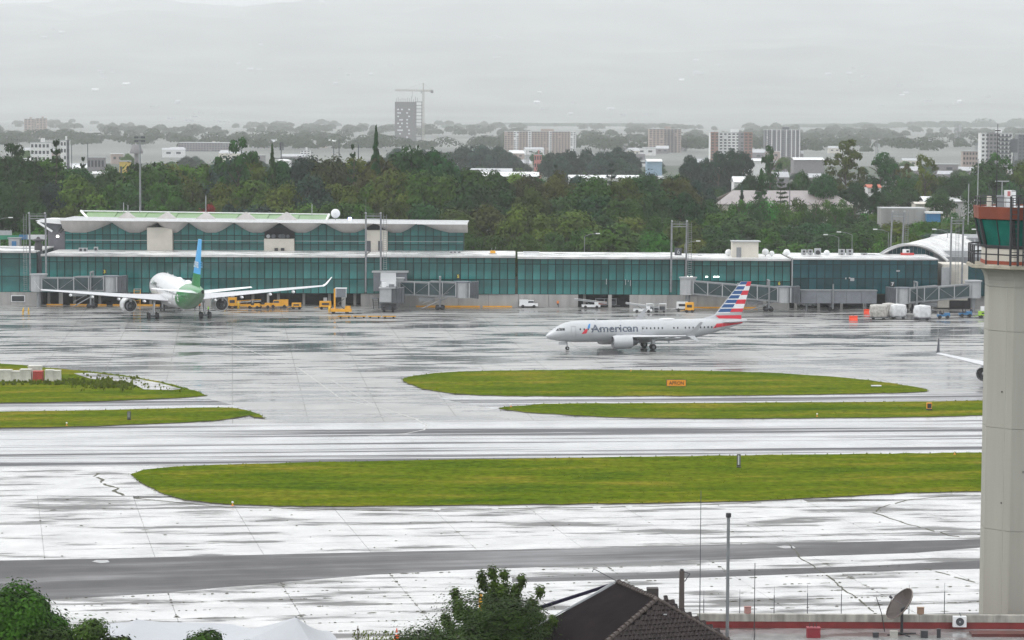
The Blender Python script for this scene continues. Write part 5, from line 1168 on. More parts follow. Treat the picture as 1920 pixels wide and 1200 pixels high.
def crown(kind, seed, n, size, m):
    """unit crown: about 1 wide, z from 0 to 1"""
    nr = np.random.default_rng(seed); cs, os_ = [], []
    def lobe(c, r, k, flat=1.0):
        d = sph(k, nr); rr = r * (nr.uniform(.72, 1.06, k) + (nr.uniform(0, 1, k) ** 7) * .55)[:, None]; p = c + d * rr * np.array([1, 1, flat]); keep = d[:, 2] > -.55
        cs.append(p[keep]); os_.append(d[keep])
    if kind == 'round':
        nl = 26
        for i in range(nl):
            d = sph(1, nr)[0]; d[2] = abs(d[2]) * 1.0 - .28; c = np.array([d[0] * .33, d[1] * .33, .50 + d[2] * .34]); lobe(c, nr.uniform(.11, .2), n // nl, .85)
        lobe(np.array([0, 0, .5]), .30, n // 6, 1.1)
    elif kind == 'wide':
        nl = 34
        for i in range(nl):
            a = nr.uniform(0, 6.28); r = .42 * math.sqrt(nr.uniform(0, 1)); z = .60 + .28 * (1 - (r / .42) ** 2) * nr.uniform(.6, 1.1) - .12 * (r / .42); lobe(np.array([math.cos(a) * r, math.sin(a) * r, z]), nr.uniform(.09, .16), n // nl, .8)
        for i in range(10):
            a = nr.uniform(0, 6.28); lobe(np.array([math.cos(a) * .3, math.sin(a) * .3, nr.uniform(.2, .45)]), .15, n // 40)
        lobe(np.array([0, 0, .5]), .3, n // 7, .9)
    elif kind == 'open':                               # eucalyptus like: clumps with sky between
        nl = 30
        for i in range(nl):
            h = nr.uniform(.12, .95); r = .44 * math.sqrt(max(.05, 1 - (2 * h - 1.05) ** 2)) * nr.uniform(.2, 1); a = nr.uniform(0, 6.28)
            lobe(np.array([math.cos(a) * r, math.sin(a) * r, h]), nr.uniform(.06, .125), n // nl, .75)
    elif kind == 'conifer':
        for i in range(n // 12):
            h = nr.uniform(0, 1) ** 1.15; r = .5 * (1 - h) ** .8 * (0.72 + .28 * math.cos(h * 60)) + .015; a = nr.uniform(0, 6.28); k = nr.uniform(.25, 1, 12)
            p = np.stack([math.cos(a) * r * k, math.sin(a) * r * k, h - .05 * k * (1 - h) + nr.normal(0, .008, 12)], 1); cs.append(p); d = np.tile([math.cos(a), math.sin(a), .3], (12, 1)); os_.append(d)
    elif kind == 'tier':                               # tiered araucaria with bare gaps
        for lv in range(11):
            h = .05 + lv * .09; r0 = .5 * (1 - h) ** .7 + .03
            for b_ in range(9):
                a = nr.uniform(0, 6.28); k = nr.uniform(.1, 1, n // 99); p = np.stack([math.cos(a) * r0 * k, math.sin(a) * r0 * k, h + .03 * k + nr.normal(0, .010, len(k))], 1); cs.append(p); os_.append(np.tile([0, 0, 1.0], (len(k), 1)))
    elif kind == 'bush':
        nl = 20
        for i in range(nl):
            a = nr.uniform(0, 6.28); r = .4 * math.sqrt(nr.uniform(0, 1)); lobe(np.array([math.cos(a) * r, math.sin(a) * r, nr.uniform(.15, .8) * (1 - r)]), nr.uniform(.12, .22), n // nl, .8)
    elif kind == 'feather':                            # upright sprays of fine foliage with sky between
        for i in range(19):
            a = i * 2.4 + nr.uniform(-.4, .4); r = .40 * math.sqrt((i + .6) / 19); top = (1.02 - .85 * r * r * 2.2) * nr.uniform(.70, 1.0); k = n // 26
            for j in range(5):                         # tufts along one ascending branch
                u = .30 + .70 * (j + nr.uniform(.2, .8)) / 5; cx_, cy_ = math.cos(a) * r * (.45 + .75 * u), math.sin(a) * r * (.45 + .75 * u); q = sph(k // 5, nr); w = .070 * (1.15 - .62 * u); p = np.array([cx_ + nr.normal(0, .02), cy_ + nr.normal(0, .02), top * (.36 + .60 * u)]) + q * np.array([w, w, w * 1.15]) * nr.uniform(.2, 1.25, (k // 5, 1)); cs.append(p); os_.append(q + np.array([0, 0, .5]))
        for i in range(10):
            a = nr.uniform(0, 6.28); r = .30 * math.sqrt(nr.uniform(0, 1)); lobe(np.array([math.cos(a) * r, math.sin(a) * r, nr.uniform(.1, .42)]), .13, n // 26)
    c = np.concatenate(cs); o = np.concatenate(os_)
    return np_mesh('crown', leaves(c, o, size, nr), m)
def trunk_mesh(kind, seed):
    """unit trunk: z 0..1 reaches into the crown (which starts at .25)"""
    rg = random.Random(seed); mb = MB(); p = Vector((0, 0, 0)); q = Vector((rg.uniform(-.02, .02), rg.uniform(-.02, .02), .45)); top = Vector((rg.uniform(-.03, .03), rg.uniform(-.03, .03), .93 if kind in ('conifer', 'tier') else .75))
    mb.cyl(p, q, .028, .020, 7).cyl(q, top, .020, .006, 6)
    if kind not in ('conifer', 'tier'):
        for i in range(7):
            a = i * 2.4; b = q.lerp(top, rg.uniform(0, .8)); e_ = b + Vector((math.cos(a) * .3, math.sin(a) * .3, rg.uniform(.1, .24))); m_ = b.lerp(e_, .5) + Vector((0, 0, .02)); mb.cyl(b, m_, .011, .008, 5).cyl(m_, e_, .008, .003, 5)
    return mb.mesh('trunk', BARK, True)
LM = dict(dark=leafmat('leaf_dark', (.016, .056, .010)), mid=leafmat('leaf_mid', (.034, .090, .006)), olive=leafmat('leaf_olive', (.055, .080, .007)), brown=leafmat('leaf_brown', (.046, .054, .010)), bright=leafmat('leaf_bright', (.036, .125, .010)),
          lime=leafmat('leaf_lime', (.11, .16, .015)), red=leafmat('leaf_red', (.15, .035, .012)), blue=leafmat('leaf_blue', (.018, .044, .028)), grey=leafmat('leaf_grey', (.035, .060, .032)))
CR = {}; TK = {}
def get_crown(kind, v, col):
    key = (kind, v)
    if key not in CR: CR[key] = crown(kind, hash_(kind) + v * 17, 5000 if kind in ('round', 'wide') else 3800, .031 if kind not in ('conifer', 'tier') else .034, LM['dark'])
    kc = (kind, v, col)
    if kc not in CR:
        if col == 'dark': CR[kc] = CR[key]
        else: me = CR[key].copy(); me.name = 'crown'; me.materials[0] = LM[col]; CR[kc] = me
    return CR[kc]
def hash_(s): return sum(ord(c) * (i + 3) for i, c in enumerate(s)) % 997
trng = random.Random(77)
def tree(label, px, ptop, wpx, Y, kind='round', col='dark', group=None, base=None, cat='tree', name='tree'):
    x = X(px, Y); zt = Z(ptop, Y, px); zb = terrain(x, Y) if base is None else base; w = wpx * Y / F_PX; h = max(2.5, zt - zb)
    o = thing(name, label, cat, (x, Y, zb), trng.uniform(0, 6.28), group)
    v = trng.randrange(4)
    cb = {'conifer': .10, 'tier': .15, 'open': .22, 'bush': 0.0, 'feather': .05}.get(kind, .12); cb = cb * h
    ch = h - cb
    if kind in ('round', 'wide') and ch > w * 1.6: cb = h - w * 1.6; ch = w * 1.6
    c = link('crown', get_crown(kind, v, col), o, (0, 0, cb)); c.scale = (w, w, ch)
    tk = (kind, v)
    if tk not in TK: TK[tk] = trunk_mesh(kind, v + 5)
    k = link('trunk', TK[tk], o); k.scale = (h * .55, h * .55, h) if kind != 'conifer' else (h * .4, h * .4, h)
    return o
GW = 'trees of the wood behind the terminal'
NAMED = [
 ('tall dark pine with a narrow pointed top left of the construction tower', 705, 240, 56, 742, 'conifer', 'dark', 'conifer_tree'), ('slim dark conifer left of the white storage tank in the wood', 511, 272, 50, 728, 'conifer', 'dark', 'conifer_tree'),
 ('short tiered conifer top just left of the tall pine', 661, 270, 34, 735, 'tier', 'dark', 'conifer_tree'), ('dark ragged conifer at the far left rising above the wood', 108, 263, 62, 734, 'tier', 'dark', 'conifer_tree'),
 ('tall open crowned tree with sky gaps left of the slim conifer', 448, 258, 96, 736, 'open', 'dark', 'tree'), ('open crowned tree at the upper left corner of the wood', 32, 268, 110, 752, 'open', 'dark', 'tree'), ('small round tree between the floodlight mast and open crowned tree', 348, 312, 40, 760, 'open', 'dark', 'tree'),
 ('large domed tree directly behind the floodlight mast', 288, 293, 150, 735, 'wide', 'mid', 'tree'), ('bright green bush tree right of the floodlight mast foot', 306, 371, 70, 668, 'round', 'bright', 'tree'), ('rust red flowering tree above the green roof', 390, 374, 72, 668, 'wide', 'red', 'tree'),
 ('big bright green tree mass behind the pier left of the middle gate mast', 1150, 408, 150, 655, 'wide', 'bright', 'tree'), ('second bright green tree reaching the middle gate mast', 1222, 418, 90, 652, 'round', 'bright', 'tree'), ('yellow green low bush at the pier roof left of the middle mast', 1122, 452, 70, 645, 'bush', 'lime', 'bush'),
 ('lime yellow tree crown standing above the wood left of centre right', 970, 311, 58, 800, 'round', 'lime', 'tree'), ('dark spiky tree right of the lime yellow crown', 1040, 308, 36, 805, 'tier', 'blue', 'tree'), ('tall spiky open tree in front of the bluish clump', 1144, 306, 48, 800, 'tier', 'blue', 'tree'),
 ('dark conifer standing before the long warehouse, left one', 1388, 345, 26, 830, 'conifer', 'blue', 'conifer_tree'), ('broad conifer in front of the warehouse roof middle', 1424, 318, 58, 834, 'conifer', 'dark', 'conifer_tree'), ('tiered conifer with bare gaps before the warehouse', 1462, 335, 46, 828, 'tier', 'dark', 'conifer_tree'),
 ('tall domed tree in front of the dark tower block', 1440, 272, 48, 1000, 'open', 'dark', 'tree'), ('largest open eucalyptus left of the red roof', 1583, 261, 92, 960, 'open', 'olive', 'tree'), ('broad tree joined to the right of the large eucalyptus', 1648, 285, 92, 970, 'open', 'dark', 'tree'),
 ('slender open tree standing left of the white buildings at right', 1730, 288, 58, 950, 'open', 'olive', 'tree'), ('round grey topped tree between the two open eucalyptus', 1662, 284, 46, 1010, 'round', 'grey', 'tree'), ('bare twiggy tree right of the broad eucalyptus', 1690, 305, 40, 980, 'open', 'brown', 'tree'),
 ('wide dark tree behind the control tower mast', 1850, 293, 110, 930, 'wide', 'dark', 'tree'), ('palm like spreading tree above the control tower roof mast', 1868, 285, 60, 940, 'open', 'mid', 'tree'), ('tree at the right frame edge above the tower', 1912, 300, 70, 930, 'wide', 'olive', 'tree'), ('dark tree left of the tower roof', 1790, 325, 90, 915, 'wide', 'dark', 'tree'),
 ('dark green domed tree right of the white roofs, centre right', 1238, 322, 120, 790, 'wide', 'dark', 'tree'), ('dark conifer shaped tree before the arched hall hedge', 1636, 338, 70, 840, 'conifer', 'dark', 'conifer_tree'),
 ('drooping palm like tree left of the red flagged sign poles', 158, 294, 34, 770, 'tier', 'dark', 'tree'), ('tree with wispy top right of the small round tree', 390, 308, 60, 765, 'open', 'brown', 'tree'),
]
for lab, px, pt, w, Y, kd, col, nm in NAMED: tree(lab, px, pt, w, Y, kd, col, GW if Y < 860 else 'trees beyond the warehouse', name=nm, cat='bush' if nm == 'bush' else 'tree')
SIL = [(-60, 300), (0, 298), (60, 296), (130, 306), (170, 326), (205, 318), (250, 306), (330, 312), (400, 312), (440, 302), (500, 312), (560, 294), (600, 290), (650, 304), (700, 310), (740, 284), (780, 276), (820, 284), (860, 308), (905, 332), (960, 330), (1060, 331), (1120, 331), (1180, 336), (1230, 326), (1280, 340), (1310, 372), (1350, 398), (1420, 412), (1700, 412), (1800, 420), (1960, 400)]
def sil(px): return float(np.interp(px, [p[0] for p in SIL], [p[1] for p in SIL])) - 19 - 3 * (1 - sstep(820, 930, px))
def zone(px):
    for lim, nm in ((130, 'left of the green roof'), (380, 'behind the green roof, left half'), (620, 'behind the green roof, right half'), (880, 'behind the wavy roof end'), (1090, 'right of the wavy roof'), (1260, 'left of the middle gate mast'), (1480, 'behind the rooftop hut'), (1660, 'left of the arched hall'), (9999, 'behind the arched hall')):
        if px < lim: return nm
CN = dict(dark='dark green', mid='mid green', olive='olive green', brown='brownish green', blue='bluish green')
rows = [(752, 0, 54, 84, 'highest'), (722, 34, 52, 84, 'upper middle'), (694, 66, 52, 80, 'lower middle'), (668, 100, 48, 72, 'lowest')]
for ri, (Y, off, step, wid, rn) in enumerate(rows):
    px = -70 + ri * 13
    while px < 1980:
        s = sil(px); low = 462; ptop = s + (low - s) * (0, .24, .50, .76)[ri] + trng.uniform(-8, 10)
        if ri == 0: ptop = s + trng.uniform(0, 8)
        if not (ri == 0 and (1330 < px or 160 < px < 190)) and not (ri == 3 and 1095 < px < 1260) and not (ri >= 2 and 270 < px < 330) and not (px > 1500 and ri > 2):
            col = trng.choice(['dark', 'dark', 'mid', 'mid', 'olive', 'olive', 'brown', 'mid'] if 600 < px < 1330 else ['dark', 'dark', 'mid', 'blue', 'mid', 'olive'])
            if ri == 0 and 740 < px < 860: col = 'dark'
            tree(f'{CN[col]} tree, {rn} wood row, {zone(px)}', px, ptop, wid * trng.uniform(.95, 1.5), Y + trng.uniform(-8, 8), trng.choice(['round', 'wide', 'wide']), col, GW)
        px += step * trng.uniform(.8, 1.2)
for px, pt, w, lab in ((885, 322, 70, 'behind the wood, under the left end of the hazy clump'), (925, 318, 60, 'behind the wood, right of the first filler crown'), (1010, 322, 60, 'between the lime crown and the spiky tree'), (1085, 318, 66, 'between the two spiky trees'), (1120, 326, 60, 'just left of the tall spiky tree'), (1180, 322, 70, 'right of the tall spiky tree'), (1215, 312, 60, 'left of the dark domed tree'),
                       (1270, 318, 70, 'right of the dark domed tree'), (1310, 330, 66, 'left of the gabled white house'), (1345, 342, 60, 'at the left end of the warehouse'), (175, 318, 60, 'left of the floodlight mast gap'), (215, 312, 56, 'just left of the big domed tree'), (150, 312, 60, 'under the palm like tree'), (1395, 332, 60, 'behind the left conifer'), (1500, 330, 70, 'behind the tiered conifer'), (1545, 318, 70, 'left of the great eucalyptus'), (1700, 322, 76, 'right of the great eucalyptus'), (1760, 318, 80, 'left of the tower masts'), (1615, 330, 80, 'under the great eucalyptus')):
    tree('leafy dark tree ' + lab, px, pt, w, 845 if px < 1340 else 960, trng.choice(['round', 'wide']), trng.choice(['dark', 'mid', 'blue']), GW)
# hedge-like growth by the arched hall and in front of the warehouse
for i in range(34):
    px = 1330 + i * 18; tree('green bush below the ' + ('left half of the long warehouse' if px < 1470 else 'right half of the long warehouse' if px < 1600 else 'eucalyptus trees' if px < 1720 else 'low white building at right'), px, 354 + trng.uniform(-4, 12) + (34 if px > 1610 else 0), trng.uniform(44, 70), 800 + trng.uniform(-30, 20), 'bush', trng.choice(['dark', 'mid', 'mid', 'bright']), 'bushes on the bank below the warehouse', cat='bush', name='bush')
for i in range(26):
    px = 1500 + i * 17; tree('green slope bush ' + ('left of the arched hall' if px < 1640 else 'right behind the arched hall' if px < 1780 else 'behind the control tower'), px, 438 + trng.uniform(-8, 12), trng.uniform(50, 76), 690 + trng.uniform(-15, 15), 'bush', trng.choice(['dark', 'mid', 'bright', 'olive']), 'bushes on the slope behind the arched hall', cat='bush', name='bush')
# hazier clumps beyond
def clump(lab, grp, pts, Y, col='blue', kind='wide'):
    Y = FAR(Y)
    for px, pt, w in pts: tree(lab, px, pt, w, Y + trng.uniform(-25, 25), kind, col, grp)
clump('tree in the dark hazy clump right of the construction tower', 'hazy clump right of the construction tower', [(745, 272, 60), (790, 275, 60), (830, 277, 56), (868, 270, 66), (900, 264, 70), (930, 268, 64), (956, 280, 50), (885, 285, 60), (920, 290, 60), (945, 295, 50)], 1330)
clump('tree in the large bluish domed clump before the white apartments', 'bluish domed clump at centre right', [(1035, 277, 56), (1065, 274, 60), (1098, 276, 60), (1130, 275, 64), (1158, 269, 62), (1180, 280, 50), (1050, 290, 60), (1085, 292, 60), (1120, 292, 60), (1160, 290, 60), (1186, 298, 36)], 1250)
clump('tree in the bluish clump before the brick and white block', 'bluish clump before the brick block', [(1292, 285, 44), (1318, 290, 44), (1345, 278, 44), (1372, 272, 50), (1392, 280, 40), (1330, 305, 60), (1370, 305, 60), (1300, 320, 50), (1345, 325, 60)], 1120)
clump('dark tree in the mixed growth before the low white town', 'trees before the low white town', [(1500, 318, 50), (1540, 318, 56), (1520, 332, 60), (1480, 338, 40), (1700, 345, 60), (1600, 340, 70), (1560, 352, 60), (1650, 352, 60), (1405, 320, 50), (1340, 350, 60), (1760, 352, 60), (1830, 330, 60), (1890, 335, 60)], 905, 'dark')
# far wood: ridges and tree lines lost in the haze
def far_wood(name, spans):
    nr = np.random.default_rng(5); cs, os_ = [], []; sz = []
    V = []
    for (pa, pb, ta, tb, Y, step) in spans:
        px = pa; Y = FAR(Y * (1.3 if name == 'far_wood' else 1.6))
        while px < pb:
            u = (px - pa) / (pb - pa); Yk = Y * (1 + nr.uniform(-.04, .04)); x = X(px, Yk); zb = terrain(x, Yk); zt = max(zb + 7, Z(ta + (tb - ta) * u + 5 * math.sin(px * .11 + Y) + 3 * math.sin(px * .31) + nr.uniform(-3, 4), Yk, px)); r = nr.uniform(14, 28) * Y / 6000; k = 240
            d = sph(k, nr); d[:, 2] = abs(d[:, 2]); c = np.array([x, Yk, zb + (zt - zb) * .35]) + d * np.array([r, r, (zt - zb) * .62]); V.append(leaves(c, d, .00042 * Y, nr)); px += step * nr.uniform(.5, 1.0)
    me = np_mesh(name, np.concatenate(V), LM['dark']); return tag(link(name, me), kind='stuff')
far_wood('ridge_wood', [(1480, 1640, 246, 238, 2700, 4), (1560, 1930, 240, 229, 2650, 4), (960, 1240, 240, 244, 2800, 4), (840, 930, 246, 250, 2500, 4)])
nr = np.random.default_rng(9); V = []
for _ in range(1700):
    Yk = 3000 + 5200 * nr.uniform(0, 1) ** 1.3; px = nr.uniform(-60, 1980); x = X(px, Yk)
    if mnoise.noise(Vector((x * .004, Yk * .0012, 4))) < -.22 + .34 * (Yk - 3000) / 5200: continue
    h = nr.uniform(8, 19) * (1.25 if nr.uniform() < .2 else 1); r = h * nr.uniform(.5, .85); zb = terrain(x, Yk); k = 210
    for _j in range(3):
        d = sph(k // 3, nr); d[:, 2] = abs(d[:, 2]) - .2; c = np.array([x + nr.uniform(-.5, .5) * r, Yk, zb + h * nr.uniform(.3, .55)]) + d * np.array([r, r, h * .5]) * nr.uniform(.6, 1.0); V.append(leaves(c, d, .00055 * Yk, nr))
tag(link('far_wood', np_mesh('far_wood', np.concatenate(V), LM['dark'])), kind='stuff')
for i in range(90):                                # single hazy trees that stand among the nearer town houses
    px = trng.uniform(-20, 1940); Yk = trng.uniform(1150, 2000); zk = ('in front of the faint left towers' if px < 330 else 'left of the unfinished tower' if px < 740 else 'under the apartment slab' if px < 1200 else 'under the brick and white block' if px < 1500 else 'right of the big eucalyptus')
    hh = trng.uniform(9, 17); x = X(px, Yk); zz = terrain(x, Yk) + hh; pt = 600 - 0; o = tree('hazy tree standing among town houses ' + zk, px, 300, hh * trng.uniform(.8, 1.25) * F_PX / Yk, Yk, trng.choice(['round', 'wide', 'wide']), trng.choice(['blue', 'dark', 'mid']), 'hazy trees among the town houses')
    f = hh / max(1, (Z(300, Yk, px) - terrain(x, Yk)))
    for ch in o.children: ch.location.z *= f; ch.scale.z *= f

# where several trees share a description, tell them apart by their order
ORD = 'first second third fourth fifth sixth seventh eighth ninth tenth eleventh twelfth thirteenth fourteenth fifteenth sixteenth'.split()
by = {}
for o in list(C.objects):
    if o.parent is None and o.get('category') in ('tree', 'bush'): by.setdefault(o['label'], []).append(o)
for lab, os_ in by.items():
    if 1 < len(os_) <= 16:
        for k, o in enumerate(sorted(os_, key=lambda o: o.location.x / o.location.y)): o['label'] = lab + ', ' + ORD[k] + ' from left'
# ================================================================== CITY BEYOND
crng = random.Random(21)
def block_wall(n): return mat(*n)
BW_ = mat('hazy_brick', (.25, .14, .11), .8, var=.1); BGREY = mat('block_grey', (.22, .21, .22), .8, var=.1); BWHITE = mat('block_white', (.66, .66, .66), .7, var=.06); BTAN = mat('block_tan', (.36, .29, .26), .8, var=.1); BDK = mat('block_dark', (.09, .095, .11), .5, var=.1); WINM = mat('far_window', (.035, .04, .05), .3)
def tower_block(label, pa, pb, ptop, Y, wall, floors, cols, group='tall buildings in the haze', strips=(), depth=None, band=None, bands_m=None, wside=.6, roofbox=True, winmat=None):
    Y = Y if Y < 1100 else 1100 + (Y - 1100) * 1.4; depth = depth and depth * 1.25; xa, xb = X(pa, Y), X(pb, Y); cx = (xa + xb) / 2; zg = terrain(cx, Y); h = Z(ptop, Y, (pa + pb) / 2) - zg; w = xb - xa; d = depth or w * .6
    t = thing('apartment_building', label, 'building', (cx, Y + d / 2, zg), 0, group)
    MB().box((0, 0, h / 2), (w, d, h)).build('wall', wall, t); MB().box((0, 0, h + .2), (w + .4, d + .4, .5)).build('roof', LIGHTP, t)
    if roofbox: MB().box((w * .1, 0, h + 1.6), (w * .18, d * .4, 2.6)).build('lift_house', wall, t)
    for (u0, u1, m, pr) in strips: MB().box((-w / 2 + w * (u0 + u1) / 2, -d / 2 - pr / 2 + .1, h / 2 + .3), (w * (u1 - u0), pr, h + .6)).build('facade_strip', m, t)
    fh = h / floors; me = MB().box((0, 0, 0), (w / cols * wside, .12, fh * .5)).mesh('window', winmat or WINM)
    for j in range(floors):
        for i in range(cols):
            if crng.random() < .04: continue
            u = (i + .5) / cols; pr = max([p for (u0, u1, m, p) in strips if u0 <= u <= u1] + [0]); link('window', me, t, (-w / 2 + w * u, -d / 2 - pr - .02 + (.1 if pr else 0), (j + .55) * fh))
    if band:
        for j in range(floors): MB().box((-w / 2 + w * (band[0] + band[1]) / 2, -d / 2 - .55, j * fh + fh * .15), (w * (band[1] - band[0]), 1.0, fh * .28)).build('balcony', bands_m or BWHITE, t)
    return t
tower_block('faint twin lobed reddish tower at the far left', 49, 68, 223, 3300, BTAN, 12, 3); tower_block('right lobe of the faint reddish towers at far left', 71, 90, 222, 3300, BTAN, 12, 3)
tower_block('long white and tan apartment slab with white vertical strips', 944, 1078, 247, 2350, BTAN, 11, 24, strips=((.13, .2, BWHITE, .8), (.33, .38, BWHITE, .8), (.62, .66, BWHITE, .8), (.92, 1.0, BWHITE, .8)), depth=16)
tower_block('square brown grey tower block right of the apartment slab', 1214, 1274, 242, 2450, BTAN, 13, 9, band=(.5, .85), bands_m=BGREY)
tower_block('brick and white block with banded balconies', 1329, 1407, 249, 1950, BWHITE, 11, 10, strips=((0, .18, BW_, .6), (.66, .8, BGREY, .5), (.8, 1.0, BW_, .7)), band=(.18, .42))
tower_block('dark slate tower with pale vertical streaks', 1431, 1497, 244, 2150, BDK, 14, 12, strips=tuple((u, u + .025, BWHITE, .5) for u in (.04, .17, .31, .42, .58, .73, .84, .96)), winmat=BGREY)
tower_block('white apartment block behind the control tower mast', 1834, 1892, 250, 1650, BWHITE, 11, 8, strips=((.18, .5, BGREY, .8),), band=(.55, .95), bands_m=WINM)
tower_block('bluish block at the right frame edge', 1903, 1960, 252, 1900, BDK, 10, 8)
tower_block('low pale block right of the telecom lattice mast', 1800, 1834, 284, 1700, BTAN, 5, 6, roofbox=False); tower_block('white low block below the far left tower', 60, 96, 268, 1500, BWHITE, 6, 5); tower_block('small white striped block right of far left tower', 116, 133, 264, 1500, BWHITE, 6, 3, strips=((.7, 1, BDK, .4),))
tower_block('long low purple grey factory block in the left haze', 336, 440, 268, 2400, BGREY, 4, 20, roofbox=False); tower_block('low grey house row left of the floodlight mast', 166, 198, 296, 1300, BGREY, 3, 5, roofbox=False); tower_block('small yellow walled house by the floodlight mast', 226, 246, 303, 1150, mat('yellow_wall', (.5, .36, .08), .7), 2, 3, roofbox=False)
tower_block('white cube building left of the slim poles', 564, 582, 282, 2100, BWHITE, 4, 3); tower_block('pink and grey building under the apartment slab', 1000, 1014, 290, 1500, mat('pink_wall', (.5, .2, .18), .7), 4, 3)
# tower under construction and its crane
Y = 1100 + 1850 * 1.5; xa, xb = X(740, Y), X(791, Y); zg = terrain(0, Y); h = Z(191, Y, 766) - zg; w = xb - xa
t = thing('unfinished_tower', 'unfinished grey concrete tower with open floors on its right side', 'building', ((xa + xb) / 2, Y + 10, zg), 0, 'tall buildings in the haze'); CG = mat('raw_concrete', (.13, .125, .13), .85, var=.15)
MB().box((-w * .13, 0, h / 2), (w * .74, 20, h)).build('wall', CG, t)
for j in range(18): MB().box((w * .37, 0, h - j * 5), (w * .26 - .02, 20, .9)).build('floor_slab', CG, t)
for u in (.27, .49): MB().box((w * u, -9.5, h / 2), (1.4, 1.4, h)).build('column', CG, t)
me = MB().box((0, 0, 0), (2.4, .3, 2.1)).mesh('window_opening', mat('pale_opening', (.62, .64, .66), .8))
for j in range(11):
    for i, u in enumerate((-.38, -.31, -.24, -.05, 0.02)):
        if crng.random() < .6: link('window_opening', me, t, (w * u, -10.1, h - 11 - j * 5))
for i in range(12): MB().cyl((-w * .45 + i * w * .07, -9, h), (-w * .45 + i * w * .07, -9, h + crng.uniform(3, 8)), .3).build('rebar_post', CG, t)
t = thing('tower_crane', 'pale tower crane with long jib beside the unfinished tower', 'crane', (X(793, Y), Y - 1, zg)); ch = Z(170, Y, 793) - zg; LS = mat('crane_paint', (.34, .33, .29), .6)
def lattice(mb, a, b, s, n, r=.16):
    a, b = Vector(a), Vector(b); d = (b - a).normalized(); u = d.orthogonal().normalized() * s; v_ = d.cross(u).normalized() * s; cs = [u + v_, u - v_, -u - v_, v_ - u]
    for c in cs: mb.cyl(a + c, b + c, r, n=4)
    for i in range(n):
        p, q = a.lerp(b, i / n), a.lerp(b, (i + 1) / n)
        for k in range(4): mb.cyl(p + cs[k], q + cs[(k + 1) % 4], r * .6, n=4)
    return mb
lattice(MB(), (0, 0, 0), (0, 0, ch), 1.0, 24, .24).build('mast', LS, t); lattice(MB(), (0, 0, ch), (-41, 0, ch + .5), .8, 18, .2).build('jib', LS, t); lattice(MB(), (0, 0, ch), (14.5, 0, ch), .8, 6, .26).build('counter_jib', LS, t)
MB().box((12.5, 0, ch - 1.5), (4, 2.5, 4)).build('counterweight', CG, t); MB().cyl((0, 0, ch), (0, 0, ch + 11), .7).build('tower_head', LS, t); MB().cyl((0, 0, ch + 11), (-28, 0, ch + 1), .13).cyl((0, 0, ch + 11), (13, 0, ch + 1), .13).build('tie_rod', LS, t); MB().box((-2.4, -1.3, ch - 2.2), (3, 3, 3.6)).build('cab', LIGHTP, t)
MB().cyl((-16, 0, ch), (-16, 0, ch - 10), .16).build('hoist_cable', DARK, t)
# warehouses, walls, low buildings
def shed(label, pa, pb, peave, ridge_px, Y, depth, wall, roof, name='warehouse', cat='warehouse', hip=0.0):
    Y = FAR(Y); xa, xb = X(pa, Y), X(pb, Y); cx = (xa + xb) / 2; zg = terrain(cx, Y); he = Z(peave, Y, (pa + pb) / 2) - zg; hr = he + ridge_px * Y / F_PX; w = xb - xa
    t = thing(name, label, cat, (cx, Y, zg)); MB().box((0, depth / 2, he / 2), (w - .6, depth - .6, he - .02)).build('wall', wall, t)
    n = max(3, int(w / 5)); 
    for i in range(n):
        x0, x1 = -w / 2 + w * i / n, -w / 2 + w * (i + 1) / n - .05
        def inset(x): return max(-w / 2 + hip, min(w / 2 - hip, x))
        MB().prism([(x0, -.4, he), (x1, -.4, he), (inset(x1), depth / 2, hr), (inset(x0), depth / 2, hr)], (0, 0, .12)).build('roof_sheet', roof, t); MB().prism([(x0, depth + .4, he), (x1, depth + .4, he), (inset(x1), depth / 2, hr), (inset(x0), depth / 2, hr)], (0, 0, .12)).build('roof_sheet', roof, t)
    return t
PINKROOF = mat('pinkish_roof', (.27, .24, .24), .5, var=.08, scale=.3); WROOF = mat('white_roof', (.70, .71, .72), .5, var=.06); GROOF = mat('grey_roof', (.40, .41, .43), .5, var=.08)
shed('long pinkish grey roofed warehouse behind the row of conifers', 1338, 1598, 384, 24, 872, 26, CREAM, PINKROOF, hip=7)
shed('low white building with pale roof left of the control tower', 1728, 1832, 378, 8, 905, 14, BWHITE, WROOF, 'white_building', 'building'); shed('cream annex below the white building left of the tower', 1712, 1790, 383, 3, 900, 10, CREAM, CREAM, 'annex', 'building')
shed('long white roofed hall behind the lime yellow tree', 900, 1010, 331, 7, 905, 20, BGREY, WROOF, 'white_hall', 'warehouse'); shed('white roofed shed right of the lime yellow tree', 1065, 1205, 334, 4, 910, 20, BWHITE, WROOF, 'white_shed', 'warehouse'); shed('grey roofed shed below the dark hazy clump', 880, 960, 322, 5, 1000, 16, BGREY, GROOF, 'grey_shed', 'warehouse')
shed('white gabled house left of the conifers', 1372, 1398, 342, 10, 1000, 12, BWHITE, WROOF, 'gabled_house', 'house'); shed('small house with a red tiled roof under the eucalyptus', 1622, 1650, 352, 5, 935, 10, BWHITE, mat('red_tile_roof', (.42, .12, .07), .7), 'red_roofed_house', 'house'); shed('flat white roofed block left of the big eucalyptus', 1484, 1542, 300, 4, 1350, 20, BGREY, WROOF, 'white_block', 'building')
shed('long flat white roof below the brick block', 1385, 1440, 302, 4, 1300, 20, BWHITE, WROOF, 'white_flat_building', 'building'); shed('pale blue walled hall right of the bluish clump', 1210, 1240, 303, 4, 1300, 20, mat('pale_blue_wall', (.25, .36, .46), .7), WROOF, 'blue_hall', 'building'); shed('white roofed shop left of the floodlight mast', 170, 215, 326, 3, 900, 12, BWHITE, WROOF, 'white_shop', 'building')
